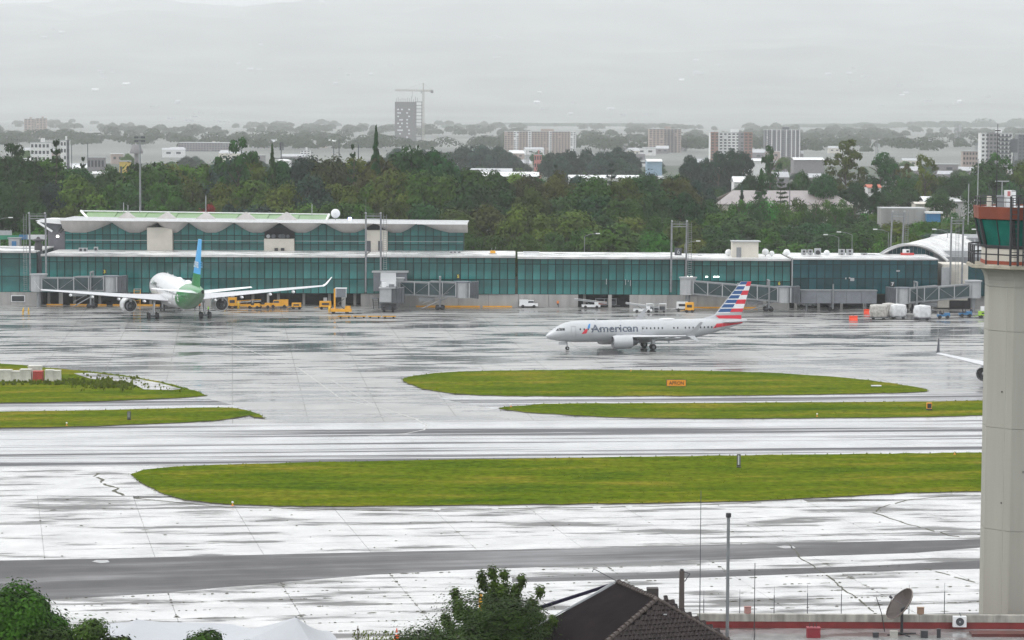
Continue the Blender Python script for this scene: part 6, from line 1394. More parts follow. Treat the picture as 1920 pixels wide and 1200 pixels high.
shed('pale walled building glimpsed through the trees at far left', 12, 48, 352, 4, 765, 6, BWHITE, WROOF, 'pale_building', 'building')
Yw = 770; a, b = W(1652, 391, Yw), W(1736, 392, Yw); zg = terrain(a.x, Yw)
t = thing('concrete_block_building', 'plain grey concrete walled building with stained face on the bank', 'building', ((a.x + b.x) / 2, Yw + 4, zg)); hh = a.z - zg
for i in range(4): MB().box((-(b.x - a.x) / 2 + (b.x - a.x) * (i + .5) / 4, 0, hh / 2), ((b.x - a.x) / 4 - .04, 8, hh)).build('wall_panel', mat('stained_concrete', (.27, .27, .265), .8, var=.2, scale=.2, streak=(1.5, 1, .2)), t)
MB().box((0, .2, hh + .1), (b.x - a.x + .2, 8.4, .2)).build('coping', LIGHTP, t)
t = thing('blue_container', 'blue walled cabin with white roof right of the concrete building', 'cabin', W(1749, 416, Yw - 2)); MB().box((0, 0, 1.2), (3.9, 3, 2.4)).build('wall', BLUE, t); MB().box((.2, 0, 2.7), (4.8, 3.6, .5)).build('roof', WHITE, t)
# small town houses
def house(px, Y, w, d, h, wall, roof, label, group):
    x = X(px, Y); t = thing('house', label, 'house', (x, Y, terrain(x, Y)), crng.uniform(-.3, .3), group); MB().box((0, 0, h / 2), (w, d, h)).build('wall', wall, t)
    if crng.random() < .5: MB().prism([(-w / 2 - .3, -d / 2 - .3, h), (-w / 2 - .3, d / 2 + .3, h), (-w / 2 - .3, 0, h + d * .22)], (w + .6, 0, 0)).build('roof', roof, t)
    else: MB().box((0, 0, h + .15), (w + .5, d + .5, .3)).build('roof', roof, t)
    for i in range(2): MB().box((-w * .22 + i * w * .44, -d / 2 - .03, h * .6), (w * .2, .08, h * .26)).build('window', WINM, t)
WALLS = [BWHITE, CREAM, BTAN, BGREY, BGREY]; ROOFS = [WROOF, GROOF, GROOF, GROOF, GROOF]
for px0, px1, Ya, Yb, n, z_ in ((60, 300, 1000, 1900, 30, 'in the gap left of the floodlight mast'), (300, 640, 1200, 2400, 26, 'in the haze behind the left wood'), (860, 1020, 1050, 2000, 22, 'around the white hall at centre'), (1170, 1340, 1100, 2100, 24, 'between the two bluish clumps'), (1400, 1560, 1150, 2000, 26, 'below the dark slate tower'), (1690, 1920, 1050, 1700, 30, 'below the white block at right')):
    for _ in range(int(n * .55)): house(crng.uniform(px0, px1), FAR(Ya + (Yb - Ya) * crng.random() ** 1.1), crng.uniform(9, 22), crng.uniform(8, 14), crng.uniform(4, 8.5), crng.choice(WALLS), crng.choice(ROOFS), 'pale low house in the town ' + z_, 'low town houses ' + z_)
for px0, py0, nm in ((190, 172, 'at the left above the faint twin towers'), (320, 205, 'left of the unfinished tower, low down'), (470, 152, 'left of the crane, half way up'), (580, 72, 'high up left of centre'), (380, 232, 'at the hill foot left of the crane'), (700, 165, 'just left of the crane jib'), (910, 135, 'high above the apartment slab'), (1010, 190, 'just above the apartment slab'), (1290, 158, 'above the brick and white block'),
                     (1150, 205, 'between the slab and the grey tower'), (1580, 165, 'above the big eucalyptus'), (1800, 195, 'at the right above the lattice mast'), (1680, 190, 'right of the eucalyptus, half way up'), (80, 120, 'high up at the far left')):
    for _ in range(5):
        px = px0 + crng.gauss(0, 34); Y = 8600 + (255 - py0) / 200 * 9500 + crng.gauss(0, 350); house(px, Y, crng.uniform(14, 34), crng.uniform(14, 30), crng.uniform(5, 10), GROOF, crng.choice((WROOF, GROOF, GROOF)), 'pale roof on the misty hill ' + nm, 'faint buildings on the far hillside')
# tanks, poles, lattice masts, floodlight mast
t = thing('water_tower', 'grey conical water tower left of the floodlight mast', 'water tower', (X(258, 1500), 1500, terrain(0, 1500))); zt_ = Z(271, 1500, 258) - terrain(0, 1500); MB().lathe([(zt_ - 5, 3.6), (zt_ - 4, 3.8), (zt_ - .8, 2.6), (zt_, 2.2)], (0, 0, 0), 'Z', 14, cap=True).build('tank', BGREY, t, True); MB().cyl((0, 0, 0), (0, 0, zt_ - 5), 1.2).build('shaft', BGREY, t)
t = thing('storage_tank', 'white cylindrical storage tank right of the slim conifer', 'tank', (X(533, 900), 900, terrain(0, 900))); zt_ = Z(298, 900, 533) - terrain(0, 900); MB().lathe([(0, 2.6), (zt_ - .6, 2.6), (zt_ - .1, 1.4), (zt_, .1)], (0, 0, 0), 'Z', 18, cap=True).build('shell', BWHITE, t, True); MB().cyl((2.7, 0, 0), (2.7, 0, zt_), .12).build('ladder', STEEL, t)
def pole(label, px, ptop, Y, r=.16, head=None, base=None, name='pole', group='thin poles and antennas above the wood'):
    r *= FAR(Y) / Y; Y = FAR(Y); x = X(px, Y); zb = terrain(x, Y) if base is None else base; zt_ = Z(ptop, Y, px); t = thing(name, label, 'pole', (x, Y, zb), 0, group); MB().cyl((0, 0, 0), (0, 0, zt_ - zb), r, r * .7, 8).build('shaft', STEELD if head != 'white' else LIGHTP, t)
    if head == 'cell':
        for k in range(3): MB().box((math.cos(k * 2.1) * .6, math.sin(k * 2.1) * .6, zt_ - zb - 1.5), (.35, .35, 2.6)).build('antenna_panel', STEELD, t)
        MB().box((0, 0, zt_ - zb - 5.5), (5, .4, .25)).build('crossarm', STEELD, t)
    else: MB().cyl((0, 0, zt_ - zb), (0, 0, zt_ - zb + .3), r * .9, .02, 6).build('tip', STEELD, t)
    return t
for lab, px, pt, Y, hd in (('thin pole left of the palm like tree', 137, 272, 1100, None), ('thin pole right of the palm like tree', 167, 268, 1100, None), ('thick telecom pole with antennas above the white storage tank', 528, 266, 900, 'cell'), ('short thin pole left of the tall pine', 626, 276, 1000, None), ('tall thin pole left of the tall pine', 636, 262, 1000, None), ('thin pole close to the left side of the tall pine', 672, 272, 900, None),
                           ('thin pole beside the apartment slab right end', 1078, 248, 2300, None), ('white marker pole rising in front of the rust red tree', 387, 367, 662, 'white'), ('pole rising before the warehouse roof', 1478, 352, 800, None), ('slender pole left of the control tower roof', 1829, 300, 700, 'white'), ('thin mast above the trees left of the tower', 1812, 345, 720, 'white')): pole(lab, px, pt, Y, .22 if Y > 850 else .16, hd)
def lattice_mast(label, px, pt, Y, s):
    Y = FAR(Y); s *= Y / 1900; x = X(px, Y); zb = terrain(x, Y); t = thing('lattice_mast', label, 'telecom mast', (x, Y, zb)); zt_ = Z(pt, Y, px) - zb; lattice(MB(), (0, 0, 0), (0, 0, zt_), s, 14, s * .16).build('lattice_frame', STEEL, t); MB().cyl((0, 0, zt_), (0, 0, zt_ + 3), .15).build('rod', STEEL, t)
    for k in range(3): MB().cyl((s * 1.3, -s, zt_ * (.7 + .1 * k)), (s * 1.3, -s * 1.8, zt_ * (.7 + .1 * k)), s * .8, n=10).build('dish', LIGHTP, t)
lattice_mast('faint tall lattice mast right of the ridge', 1789, 232, 2300, 1.3); lattice_mast('short lattice mast behind the broad eucalyptus', 1640, 268, 1700, .9); lattice_mast('dark telecom mast with panels left of the white block', 1826, 268, 1600, .9)
lattice_mast('thin lattice pylon under the apartment slab', 986, 290, 1450, .9)
t = thing('billboard', 'dark tall billboard beside the white block at right', 'billboard', (X(1895, 1600), 1600, terrain(300, 1600))); zt_ = Z(261, 1600, 1895) - terrain(300, 1600); MB().cyl((0, 0, 0), (0, 0, zt_ - 8), .4).build('post', STEELD, t); MB().box((0, 0, zt_ - 4), (4.5, .5, 8)).build('panel', BDK, t)
t = thing('floodlight_mast', 'tall slim floodlight mast with a ring of lamps above the wood', 'floodlight', (X(264.5, 655), 655, terrain(-90, 655))); zb = terrain(-90, 655); zt_ = Z(264, 655, 264) - zb
MB().cyl((0, 0, 0), (0, 0, zt_), .36, .17, 10).build('pole', STEEL, t); MB().box((0, 0, zt_), (2.4, .2, .15)).box((0, 0, zt_ + .9), (2.0, .2, .12)).build('head_frame', STEELD, t)
for x in (-1.1, -.6, .6, 1.1):
    for z in (-.05, .85): MB().box((x, -.25, zt_ + z), (.42, .35, .5)).build('lamp_housing', STEELD, t)
def street_light(label, px, py, Y, d):
    c = W(px, py, Y); zb = terrain(c.x, Y); h = c.z - zb; t = thing('street_lamp', label, 'street lamp', (c.x + d * 3.2, Y, zb), 0, 'street lamps along the road behind the terminal'); MB().cyl((0, 0, 0), (0, 0, h - .7), .12, .08).build('pole', STEEL, t); MB().tube([(0, 0, h - .7), (-d * 1.4, 0, h - .15), (-d * 2.9, 0, h)], .06).build('arm', STEEL, t); MB().box((-d * 3.2, 0, h + .02), (1.0, .4, .22)).build('lamp_head', WHITE, t)
for lab, px, py, d in (('street lamp leaning left, nearest to the roof condensers', 1548, 440, 1), ('street lamp beside the twin fan units', 1573, 435, 1), ('street lamp left of the mast behind the arched hall', 1641, 430, 1), ('street lamp right of the mast behind the arched hall', 1752, 430, 1), ('street lamp hidden partly by the control tower', 1826, 430, 1), ('street lamp left of the rooftop hut', 1309, 452, -1), ('slim white street lamp left of the middle gate mast', 1121, 438, -1), ('street lamp in the trees at far left', 20, 408, -1)): street_light(lab, px, py, 641, d)

# ================================================================== CONTROL TOWER (right)
CY_ = 190.0; cx = X(1921, CY_); tw = thing('control_tower', 'old concrete control tower with green glass cab and orange roof fascia', 'control tower', (cx, CY_, 0))
TCONC = mat('tower_concrete', (.335, .328, .29), .75, var=.06, scale=.8, streak=(1.6, 1.6, .12), bump=.1); ROFF = rad(-3)
def octo(ap, z): 
    R = ap / math.cos(math.pi / 8); return [Vector((R * math.cos(math.pi / 8 + k * math.pi / 4 + ROFF), R * math.sin(math.pi / 8 + k * math.pi / 4 + ROFF), z)) for k in range(8)]
def tz(py): return Z(py, CY_, 1900)
zf, zp, zw, zr0, zr1 = tz(535), tz(501), tz(462), tz(409), tz(386)
zs = [0, 7.5, 14.8, 22.1, 29.0, zf]
for a, b in zip(zs, zs[1:]): MB().loft([octo(2.72, a), octo(2.72, b - .03)]).build('shaft_section', TCONC, tw)
MB().loft([octo(2.64, .5), octo(2.64, zf)]).build('shaft_core', TCONC, tw)
fl = [octo(2.72, zf)]
for i in range(1, 7): u = i / 6; fl.append(octo(2.72 + .62 * (1 - math.cos(u * math.pi / 2)) ** .9 + .0, zf + (zp - zf - .02) * math.sin(u * math.pi / 2) ** .8))
MB().loft(fl).build('flared_collar', TCONC, tw)
MB().loft([octo(3.9, zp), octo(4.0, zp + .06), octo(4.0, zp + .26), octo(3.9, zp + .30)]).build('balcony_slab', mat('stained_slab', (.34, .31, .25), .8, var=.3, scale=1.5), tw)
MB().loft([octo(3.05, zp + .3), octo(3.05, zp + .55)]).build('red_skirting', mat('rusty_red', (.30, .07, .04), .7, var=.2), tw)
MB().loft([octo(3.0, zp + .55), octo(3.0, zw)]).build('cab_wall', CREAM, tw)
lo, hi = octo(2.98, zw + .06), octo(3.42, zr0 - .05); CABG = mat('cab_glass', (.008, .115, .092), .06, var=.3, scale=.8, spec=.6)
MB().loft([octo(3.05, zw - .06), octo(3.05, zw + .07)]).build('sill', DARK, tw)
for k in range(8):
    a0, a1, b0, b1 = lo[k], lo[(k + 1) % 8], hi[k], hi[(k + 1) % 8]
    for i in range(2):
        q = [a0.lerp(a1, i / 2 + .015), a0.lerp(a1, (i + 1) / 2 - .015), b0.lerp(b1, (i + 1) / 2 - .015), b0.lerp(b1, i / 2 + .015)]
        nrm = Vector((q[0].x + q[1].x, q[0].y + q[1].y, 0)).normalized() * -.04; MB().prism(q, nrm).build('glass_pane', CABG, tw)
    MB().cyl(a0, b0, .16, .13, 6).build('corner_mullion', DARK, tw); MB().cyl(a0.lerp(a1, .5), b0.lerp(b1, .5), .045, .045, 5).build('mullion', DARK, tw)
MB().loft([octo(2.6, zw), octo(2.7, zr0 - .1)]).build('cab_interior', mat('cab_dark', (.01, .06, .05), .6), tw)
FASC = mat('orange_fascia', (.185, .042, .02), .6, var=.22, scale=.8, streak=(1, 1, .5))
RO = [octo(3.55, zr0), octo(3.6, zr1)]
for k in range(8):
    a0, a1, b0, b1 = RO[0][k], RO[0][(k + 1) % 8], RO[1][k], RO[1][(k + 1) % 8]; nrm = Vector((a0.x + a1.x, a0.y + a1.y, 0)).normalized() * -.2
    MB().prism([a0.lerp(a1, .004), a0.lerp(a1, .996), b0.lerp(b1, .996), b0.lerp(b1, .004)], nrm).build('fascia_panel', FASC, tw)
MB().loft([octo(3.34, zr0 + .02), octo(3.36, zr1 - .1)]).build('roof', LIGHTP, tw)
def rail(parent, ap, z, h, n, m, name='railing', r=.035):
    P = octo(ap, z); mb = MB()
    for k in range(8):
        a, b = P[k], P[(k + 1) % 8]
        for f in (1.0, .55): mb.cyl(a + Vector((0, 0, h * f)), b + Vector((0, 0, h * f)), r, n=5)
        for i in range(n): p = a.lerp(b, i / n); mb.cyl(p, p + Vector((0, 0, h)), r * 1.2, n=5)
    mb.build(name, m, parent)
rail(tw, 3.85, zp + .3, 1.35, 3, DARK, 'balcony_railing', .05); rail(tw, 3.45, zr1, .65, 2, DARK, 'roof_railing', .03)
# ladder pair, roof kit, masts
q = MB(); lx = X(1898, CY_ - 3.9) - cx
for d in (-.26, .26): q.cyl((lx + d, -4.15, zp + .3), (lx + d, -4.05, zr1 + .8), .085, n=6)
for i in range(16): q.cyl((lx - .26, -4.12, zp + .6 + i * .33), (lx + .26, -4.12, zp + .6 + i * .33), .03, n=5)
q.build('ladder', DARK, tw); q = MB(); lx2 = lx + .85
for d in (-.2, .2): q.cyl((lx2 + d, -4.0, zp + .3), (lx2 + d, -3.95, zr1 + .6), .05, n=6)
q.tube([(lx2 - .2, -3.95, zr1 + .6), (lx2 - .1, -3.9, zr1 + .85), (lx2 + .1, -3.9, zr1 + .85), (lx2 + .2, -3.95, zr1 + .6)], .05)
for i in range(16): q.cyl((lx2 - .2, -4.0, zp + .6 + i * .33), (lx2 + .2, -4.0, zp + .6 + i * .33), .03, n=5)
q.build('ladder', DARK, tw)
def on_roof(px, py): p = W(px, py, CY_); return p.x - cx, p.z
for (pa, pb, t_, bo, m, dy) in ((1885, 1904, 357, 380, WHITE, .2), (1868, 1880, 366, 383, STEEL, -.3), (1853, 1859, 368, 384, CREAM, .3)):
    x0, z0_ = on_roof(pa, bo); x1, z1 = on_roof(pb, t_); MB().box(((x0 + x1) / 2, dy, (zr1 - .1 + z1) / 2), (x1 - x0, .7, z1 - zr1 + .1)).build('equipment_cabinet', m, tw)
x0, z0_ = on_roof(1889, 368); x1, z1 = on_roof(1893, 358); MB().box(((x0 + x1) / 2, -.17, (z0_ + z1) / 2), (.2, .04, .35)).build('red_panel', mat('faded_pink', (.5, .18, .18), .6), tw)
x, z = on_roof(1871, 232); MB().cyl((x, 0, zr1 - .1), (x, 0, z), .05, .02, 6).build('antenna_mast', DARK, tw); x2, z2 = on_roof(1871, 245); MB().cyl((x2 - .2, 0, z2), (x2 + .2, 0, z2), .04).build('mast_crossarm', DARK, tw)
x, z = on_roof(1880, 340); MB().cyl((x, .2, zr1 - .1), (x, .2, z), .03).cyl((x - .5, .2, z), (x + .5, .2, z), .035).build('yagi_antenna', LIGHTP, tw)
for px, pt in ((1846, 362), (1858, 350), (1864, 356), (1895, 345), (1909, 352)): x, z = on_roof(px, pt); MB().cyl((x, .5, zr1 - .1), (x, .5, z), .02, n=5).build('whip_antenna', STEELD, tw)
for k in range(40):
    z = 2 + crng.random() * 29; a = -math.pi / 2 + crng.uniform(-1.2, .2); 
    if k < 10: MB().box((math.cos(a) * 2.75, math.sin(a) * 2.75, z), (.08, .08, .10), a).build('anchor_hole', DARK, tw)
MB().cyl((X(1886, CY_ - 2.6) - cx, -2.82, 1), (X(1886, CY_ - 2.6) - cx, -2.82, zf), .03, n=5).build('conduit', TCONC, tw)

# ================================================================== NEAR ROOFS, HOUSE, TENTS
PY_ = 183.0; zpt = Z(1151, PY_, 1600)
rb = thing('flat_roof_building', 'wet flat roof with stained concrete parapet and red inner face', 'building', (0, 0, 0)); x0, x1 = X(1312, PY_), X(2150, PY_)
PARA = mat('stained_parapet', (.30, .29, .26), .8, var=.35, scale=1.2, streak=(1.6, 1, .4)); REDW = mat('red_parapet', (.19, .022, .022), .45, var=.25, scale=.8); BROWN = mat('wet_red_roof', (.10, .025, .022), .3, var=.3)
n = 12
for i in range(n): a, b = x0 + (x1 - x0) * i / n, x0 + (x1 - x0) * (i + 1) / n; MB().box(((a + b) / 2, PY_ - .2, zpt - .24), (b - a - .02, .4, .5)).build('parapet_block', PARA, rb)
MB().box(((x0 + x1) / 2, PY_ - .17, zpt - .73), (x1 - x0, .38, .46)).build('parapet_base', REDW, rb)
WROOF2 = wet('wet_flat_roof', (.10, .065, .06), (.26, .26, .26), .4, .06, 0, (.25, .9), .40, .5, .8, .1)
MB().box(((x0 + x1) / 2, PY_ - 8.2, zpt - 1.1), (x1 - x0, 15.6, .3)).build('roof_deck', WROOF2, rb); MB().box(((x0 + x1) / 2, PY_ - 8.2, (zpt - 1.3) / 2), (x1 - x0 - .4, 15.2, zpt - 1.26)).build('wall', REDW, rb)
MB().box((X(1900, 179), PY_ - 2.6, zpt - .85), (4.5, 1.2, .22)).build('roof_upstand', BROWN, rb)
def roofz(): return zpt - .95
for lab, px, pt in (('thin fence post at the left end of the parapet', 1325, 1124), ('second thin fence post from the left on the parapet', 1393, 1122), ('third thin fence post on the parapet', 1458, 1117), ('fourth thin fence post on the parapet', 1521, 1113), ('fifth thin fence post, left of the big dish', 1585, 1115), ('thin fence post right of the big dish', 1713, 1113), ('thin fence post nearest the control tower', 1780, 1110)):
    t = thing('fence_post', lab, 'post', (X(px, PY_ + .15), PY_ + .15, zpt - .5), 0, 'thin posts along the parapet'); zt_ = Z(pt, PY_, px); MB().cyl((0, 0, 0), (0, 0, zt_ - zpt + .5), .028, n=6).build('shaft', STEELD, t); MB().cyl((0, 0, zt_ - zpt + .5), (0, 0, zt_ - zpt + 1.1), .012, n=5).build('wire_tip', STEELD, t); MB().box((0, -.06, .2), (.12, .06, .3)).build('bracket', STEELD, t)
for lab, px, m in (('rusty pink junction box on a stub over the parapet', 1408, mat('pink_box', (.36, .19, .17), .7)), ('tan junction box on the parapet beside the dish', 1735, mat('tan_box', (.30, .20, .14), .7))):
    t = thing('junction_box', lab, 'box', (X(px, PY_ - .2), PY_ - .2, zpt + .02)); MB().box((0, 0, .26), (.46, .25, .42)).build('casing', m, t); MB().box((0, 0, .02), (.2, .2, .06)).build('foot', m, t); MB().box((0, 0, .49), (.5, .3, .04)).build('lid', m, t)
t = thing('air_conditioner', 'white air conditioner with round fan hung on the red parapet', 'air conditioner', (X(1809, PY_ - .75), PY_ - .75, Z(1171, PY_, 1809))); MB().box((0, 0, .36), (.92, .36, .74)).build('casing', WHITE, t); MB().lathe([(-.19, .28), (-.23, .28), (-.23, .24), (-.19, .24)], (0, 0, .37), 'Y', 18).build('fan_guard', DARK, t); MB().cyl((0, -.17, .37), (0, -.2, .37), .24, n=16).build('fan_opening', STEELD, t); MB().cyl((0, -.19, .37), (0, -.25, .37), .06).build('hub', LIGHTP, t); MB().cyl((.1, 0, .72), (.0, .1, .95), .03).build('pipe', STEELD, t)
# big mesh dish, seen nearly edge on
dp = Vector((X(1700, 180.5), 180.5, roofz())); t = thing('satellite_dish', 'large brown mesh satellite dish on a dark post, seen edge on', 'satellite dish', dp)
c = W(1691, 1136, 180.5) - dp; ax = Vector((-.75, -.20, .60)).normalized(); qd = ax.to_track_quat('Z', 'Y'); DM = mat('mesh_dish', (.045, .032, .028), .55, var=.2); RIBM = mat('dish_rib', (.17, .14, .12), .5)
rings = [[c + qd @ Vector((r * math.cos(a * math.pi / 12), r * math.sin(a * math.pi / 12), .30 * r * r - .25)) for a in range(24)] for r in (.05, .3, .6, .9, 1.2, 1.28)]
for k in range(8):
    mb = MB()
    for i in range(5):
        for j in range(3): a, b = k * 3 + j, (k * 3 + j + 1) % 24; mb.add([rings[i][a], rings[i][b], rings[i + 1][b], rings[i + 1][a]], [(0, 1, 2, 3)])
    mb.build('dish_panel', DM, t, fix=False); mb = MB(); mb.tube([rings[i][k * 3] + ax * -.03 for i in range(6)], .03, 5); mb.build('rib', RIBM, t)
mb = MB(); mb.tube([rings[5][i] for i in range(24)] + [rings[5][0]], .035, 5); mb.build('rim', RIBM, t); foc = c + ax * .95
for k in (0, 8, 16): MB().cyl(rings[5][k], foc, .02, n=5).build('feed_strut', DARK, t)
MB().cyl(foc, foc + ax * .2, .09).build('feed_horn', DARK, t); MB().cyl((0, 0, 0), (0, 0, c.z - .2), .1).build('post', DARK, t); MB().cyl((0, 0, c.z - .25), c - ax * .25, .12).build('mount', DARK, t)
for a in range(4): MB().cyl((0, 0, .1), (math.cos(a * 1.57 + .4) * 1.1, math.sin(a * 1.57 + .4) * .9, .03), .05).build('base_leg', DARK, t)
for lab, px, py, w, h, m in (('dark red roof box at the bottom right of centre', 1525, 1191, .9, .62, mat('dark_red_box', (.22, .02, .03), .6)), ('small black ballast block left of the dish foot', 1642, 1187, .38, .28, DARK), ('pale ballast block under the dish', 1676, 1182, .5, .4, CONC), ('black ballast block right of the dish foot', 1733, 1189, .45, .42, DARK), ('dark upright stub on the wet roof', 1760, 1188, .25, .55, DARK)):
    p = W(px, py, 179.5); t = thing('roof_block', lab, 'block', (p.x, 179.5, roofz())); MB().box((0, 0, h / 2), (w, w * .7, h)).build('body', m, t); MB().box((0, 0, h + .03), (w * 1.05, w * .75, .06)).build('cap', m, t)
    if 'red' in lab:
        for dx in (-.25, 0, .2): MB().cyl((dx, 0, h), (dx, 0, h + .35), .025).build('pipe_stub', DARK, t)
t = thing('roof_antenna', 'bent thin tv aerial leaning left of the big dish', 'antenna', (X(1668, 181.5), 181.5, roofz())); MB().tube([(0, 0, 0), (-.25, 0, 1.3), (-.62, 0, 2.4)], .03).build('boom', DARK, t)
for u in (.1, .3, .5): MB().cyl((-.62 + u * .6 - .3, 0, 2.3 - u * 1.3 + .3), (-.62 + u * .6 + .15, 0, 2.3 - u * 1.3 - .1 + .35), .015, n=5).build('element', DARK, t)
# slender masts
def mast(label, px, pt, pb, Y, r0, r1, m, cap=None, wires=0):
    p, q = W(px, pb, Y), W(px, pt, Y); t = thing('antenna_mast', label, 'mast', (p.x, Y, 0 if pb > 1190 else p.z - 1.0)); zb = t.location.z; h = q.z - zb; k = 5
    for i in range(k): MB().cyl((0, 0, h * i / k), (0, 0, h * (i + 1) / k - .01), r0 + (r1 - r0) * i / k, n=7).build('mast_section', m, t)
    if cap: MB().cyl((0, 0, h), (0, 0, h + .28), r1 * 1.7, n=8).build('cap', DARK, t)
    for i in range(wires): MB().cyl((0, 0, h * .72), ((-1.2, 1.1, .2)[i], (.5, .4, -1)[i], 0), .008, n=4).build('guy_wire', STEELD, t)
    return t
mast('very thin tall aerial mast in front of the near verge', 1312, 920, 1160, 182, .035, .02, STEELD); mast('thick grey pole with dark cap right of the house', 1363.5, 970, 1200, 172, .13, .10, STEEL, True); mast('thin guyed aerial rising from the red roof', 1414, 1055, 1200, 178, .045, .02, DARK, False, 3)
t = thing('gooseneck_lamp', 'white gooseneck lamp on the grey pole at the bottom edge', 'lamp', (X(1357, 171), 171, 0)); zt_ = Z(1186, 171, 1357); MB().cyl((0, 0, 0), (0, 0, zt_ - .5), .05).build('stem', WHITE, t); MB().tube([(0, 0, zt_ - .5), (-.02, 0, zt_ - .15), (-.2, 0, zt_ + .05), (-.5, 0, zt_ + .02), (-.62, 0, zt_ - .12)], .05).build('neck', WHITE, t); MB().lathe([(-.1, .2), (0, .15), (.1, .05)], (-.64, 0, zt_ - .18), 'Z', 12, cap=True).build('shade', WHITE, t)
# concrete post behind the house
t = thing('concrete_post', 'stout tapered concrete post behind the tiled ridge', 'post', (X(1283, 181), 181, 0)); zt_ = Z(1070, 181, 1283); MB().box((0, 0, zt_ / 2), (.46, .46, zt_), taper=.72).build('shaft', mat('brown_concrete', (.09, .075, .07), .8, var=.2), t); MB().tube([(.17, 0, zt_ - .1), (.55, 0, zt_ - .2), (.2, 0, zt_ - .75)], .035).build('bracket', STEELD, t); MB().cyl((0, 0, zt_), (0, 0, zt_ + .12), .12).build('cap', DARK, t)
# tiled house
hs_ = thing('tiled_house', 'dark tiled hip roofed house at the bottom edge', 'house', (0, 0, 0))
R2 = W(1232, 1124, 170.0); R1 = Vector((X(1161, 176.3), 176.3, R2.z)); d = (R2 - R1).normalized(); nn = Vector((-d.y, d.x, 0)); nn = nn if nn.x > 0 else -nn; ze = R2.z - 3.75
CL, CRr = R2 + d * 3 - nn * 7.2, R2 + d * 3 + nn * 6.0; BL, BR = R1 - nn * 8.0, R1 + nn * 6.0
for p in (CL, CRr, BL, BR): p.z = ze
TILE = mat('wet_clay_tile', (.022, .014, .014), .55, var=.35, scale=2.2, bump=.3, spec=.25); SLATE = mat('dark_wet_roof', (.013, .010, .011), .8, var=.3, scale=.9, spec=.03); CAPT = mat('ridge_tile', (.06, .045, .04), .6, var=.3, scale=3)
MB().prism([R1, R2, CL, BL], (0, 0, -.25)).build('roof_slope', SLATE, hs_); MB().prism([R1, BR, CRr, R2], (0, 0, -.25)).build('roof_slope', SLATE, hs_)
up = (R2 - (CL + CRr) / 2); upn = up.normalized(); al = (CRr - CL).normalized(); nrm = al.cross(upn).normalized(); nrm = nrm if nrm.z > 0 else -nrm
MB().prism([R2 - nrm * .03, CRr - nrm * .03, CL - nrm * .03], nrm * -.2).build('roof_slope', SLATE, hs_)
tl = MB(); H_ = up.length; base_w = (CRr - CL).length; mid = (CL + CRr) / 2; tri = [((CL - mid).dot(al), 0), ((CRr - mid).dot(al), 0), ((R2 - mid).dot(al), (R2 - mid).dot(upn))]
TIL = []
r = 0; v_ = 0.05
while v_ < H_ - .1:
    u = tri[0][0] + (.15 if r % 2 else 0)
    while u < tri[1][0]:
        if inside((u, v_ + .12), tri):
            o = mid + al * u + upn * v_; prof = []
            for k in range(5): a = k / 4; prof.append((al * (-.15 + .30 * a), .035 + .05 * math.sin(math.pi * a)))
            lo_ = [o + p_ + nrm * (h_ + .055) for p_, h_ in prof]; hi_ = [o + upn * .40 + p_ + nrm * h_ for p_, h_ in prof]; bt = [o + p_ - nrm * .0 for p_, h_ in prof]
            TIL.append((lo_ + hi_ + bt, [(k, k + 1, 6 + k, 5 + k) for k in range(4)] + [(10 + k, 11 + k, 1 + k, k) for k in range(4)], o.z + u * 0))
        u += .30
    v_ += .33; r += 1
TIL.sort(key=lambda q: -q[2])
for q in TIL[:290]: MB().add(q[0], q[1]).build('roof_tile', TILE, hs_, fix=False)
tl = MB()
for q in TIL[290:]: tl.add(q[0], q[1])
tag(tl.build('lower_tiles', TILE, hs_, fix=False), kind='stuff')
def caps(a, b, m, r=.15):
    L_ = (b - a).length; k = int(L_ / .36)
    for i in range(k): p, q = a.lerp(b, i / k), a.lerp(b, (i + 1.08) / k); MB().cyl(p + Vector((0, 0, .05 + .03 * (i % 2))), q + Vector((0, 0, .02)), r * 1.1, r * .85, 8).build('ridge_cap', m, hs_)
caps(CL.lerp(R2, .25), R2, CAPT, .17); caps(R2, R1, CAPT); caps(R2.lerp(CRr, .0), R2.lerp(CRr, .85), CAPT, .13)
e0 = R1 - d * .05; e1 = BL - d * .05; MB().cyl(e0 + Vector((0, 0, .08)), e1 + Vector((0, 0, .08)), .05, n=6).build('barge_board', LIGHTP, hs_); MB().cyl(e0 + Vector((0, 0, -.1)) - nn * .3, e0.lerp(e1, .45) + Vector((0, 0, -.12)), .14, n=6).build('gutter', STEEL, hs_)
body = [CL + nn * .6 - d * .5, CRr - nn * .6 - d * .5, BR - nn * .6, BL + nn * .6]; MB().prism([(p.x, p.y, 0) for p in body], (0, 0, ze - .1)).build('wall', CREAM, hs_)
p = R2.lerp(R1, .25) + nn * .4; MB().box((p.x, p.y, p.z + .1), (.75, .7, .7)).build('chimney', mat('sooty_brick', (.05, .04, .04), .8), hs_)
p = R2 + upn * -1.2 + al * .35 + nrm * .15; MB().box(tuple(p), (.22, .14, .05)).build('pale_patch', LIGHTP, hs_)
a = R1.lerp(R2, .02) + Vector((0, 0, .05)); b = W(1116, 1068, 177.5); t = thing('roof_rod', 'thin rod slanting up left from the ridge of the tiled house', 'rod', a); MB().cyl((0, 0, 0), b - a, .035, .025, 6).build('shaft', DARK, t); MB().tube([b - a, b - a + Vector((-.12, 0, .03)), b - a + Vector((-.18, 0, -.15))], .025).build('hook', DARK, t)
oh = thing('low_roof', 'low dark purple tinted roof left of the tiled house', 'roof', (0, 0, 0)); q = [R1 + Vector((-.2, 1.2, -.25)), R1 + Vector((-.2, 2.2, -.4)), BL + Vector((-2.3, 1.8, .8)), BL + Vector((-2.2, .9, .9))]
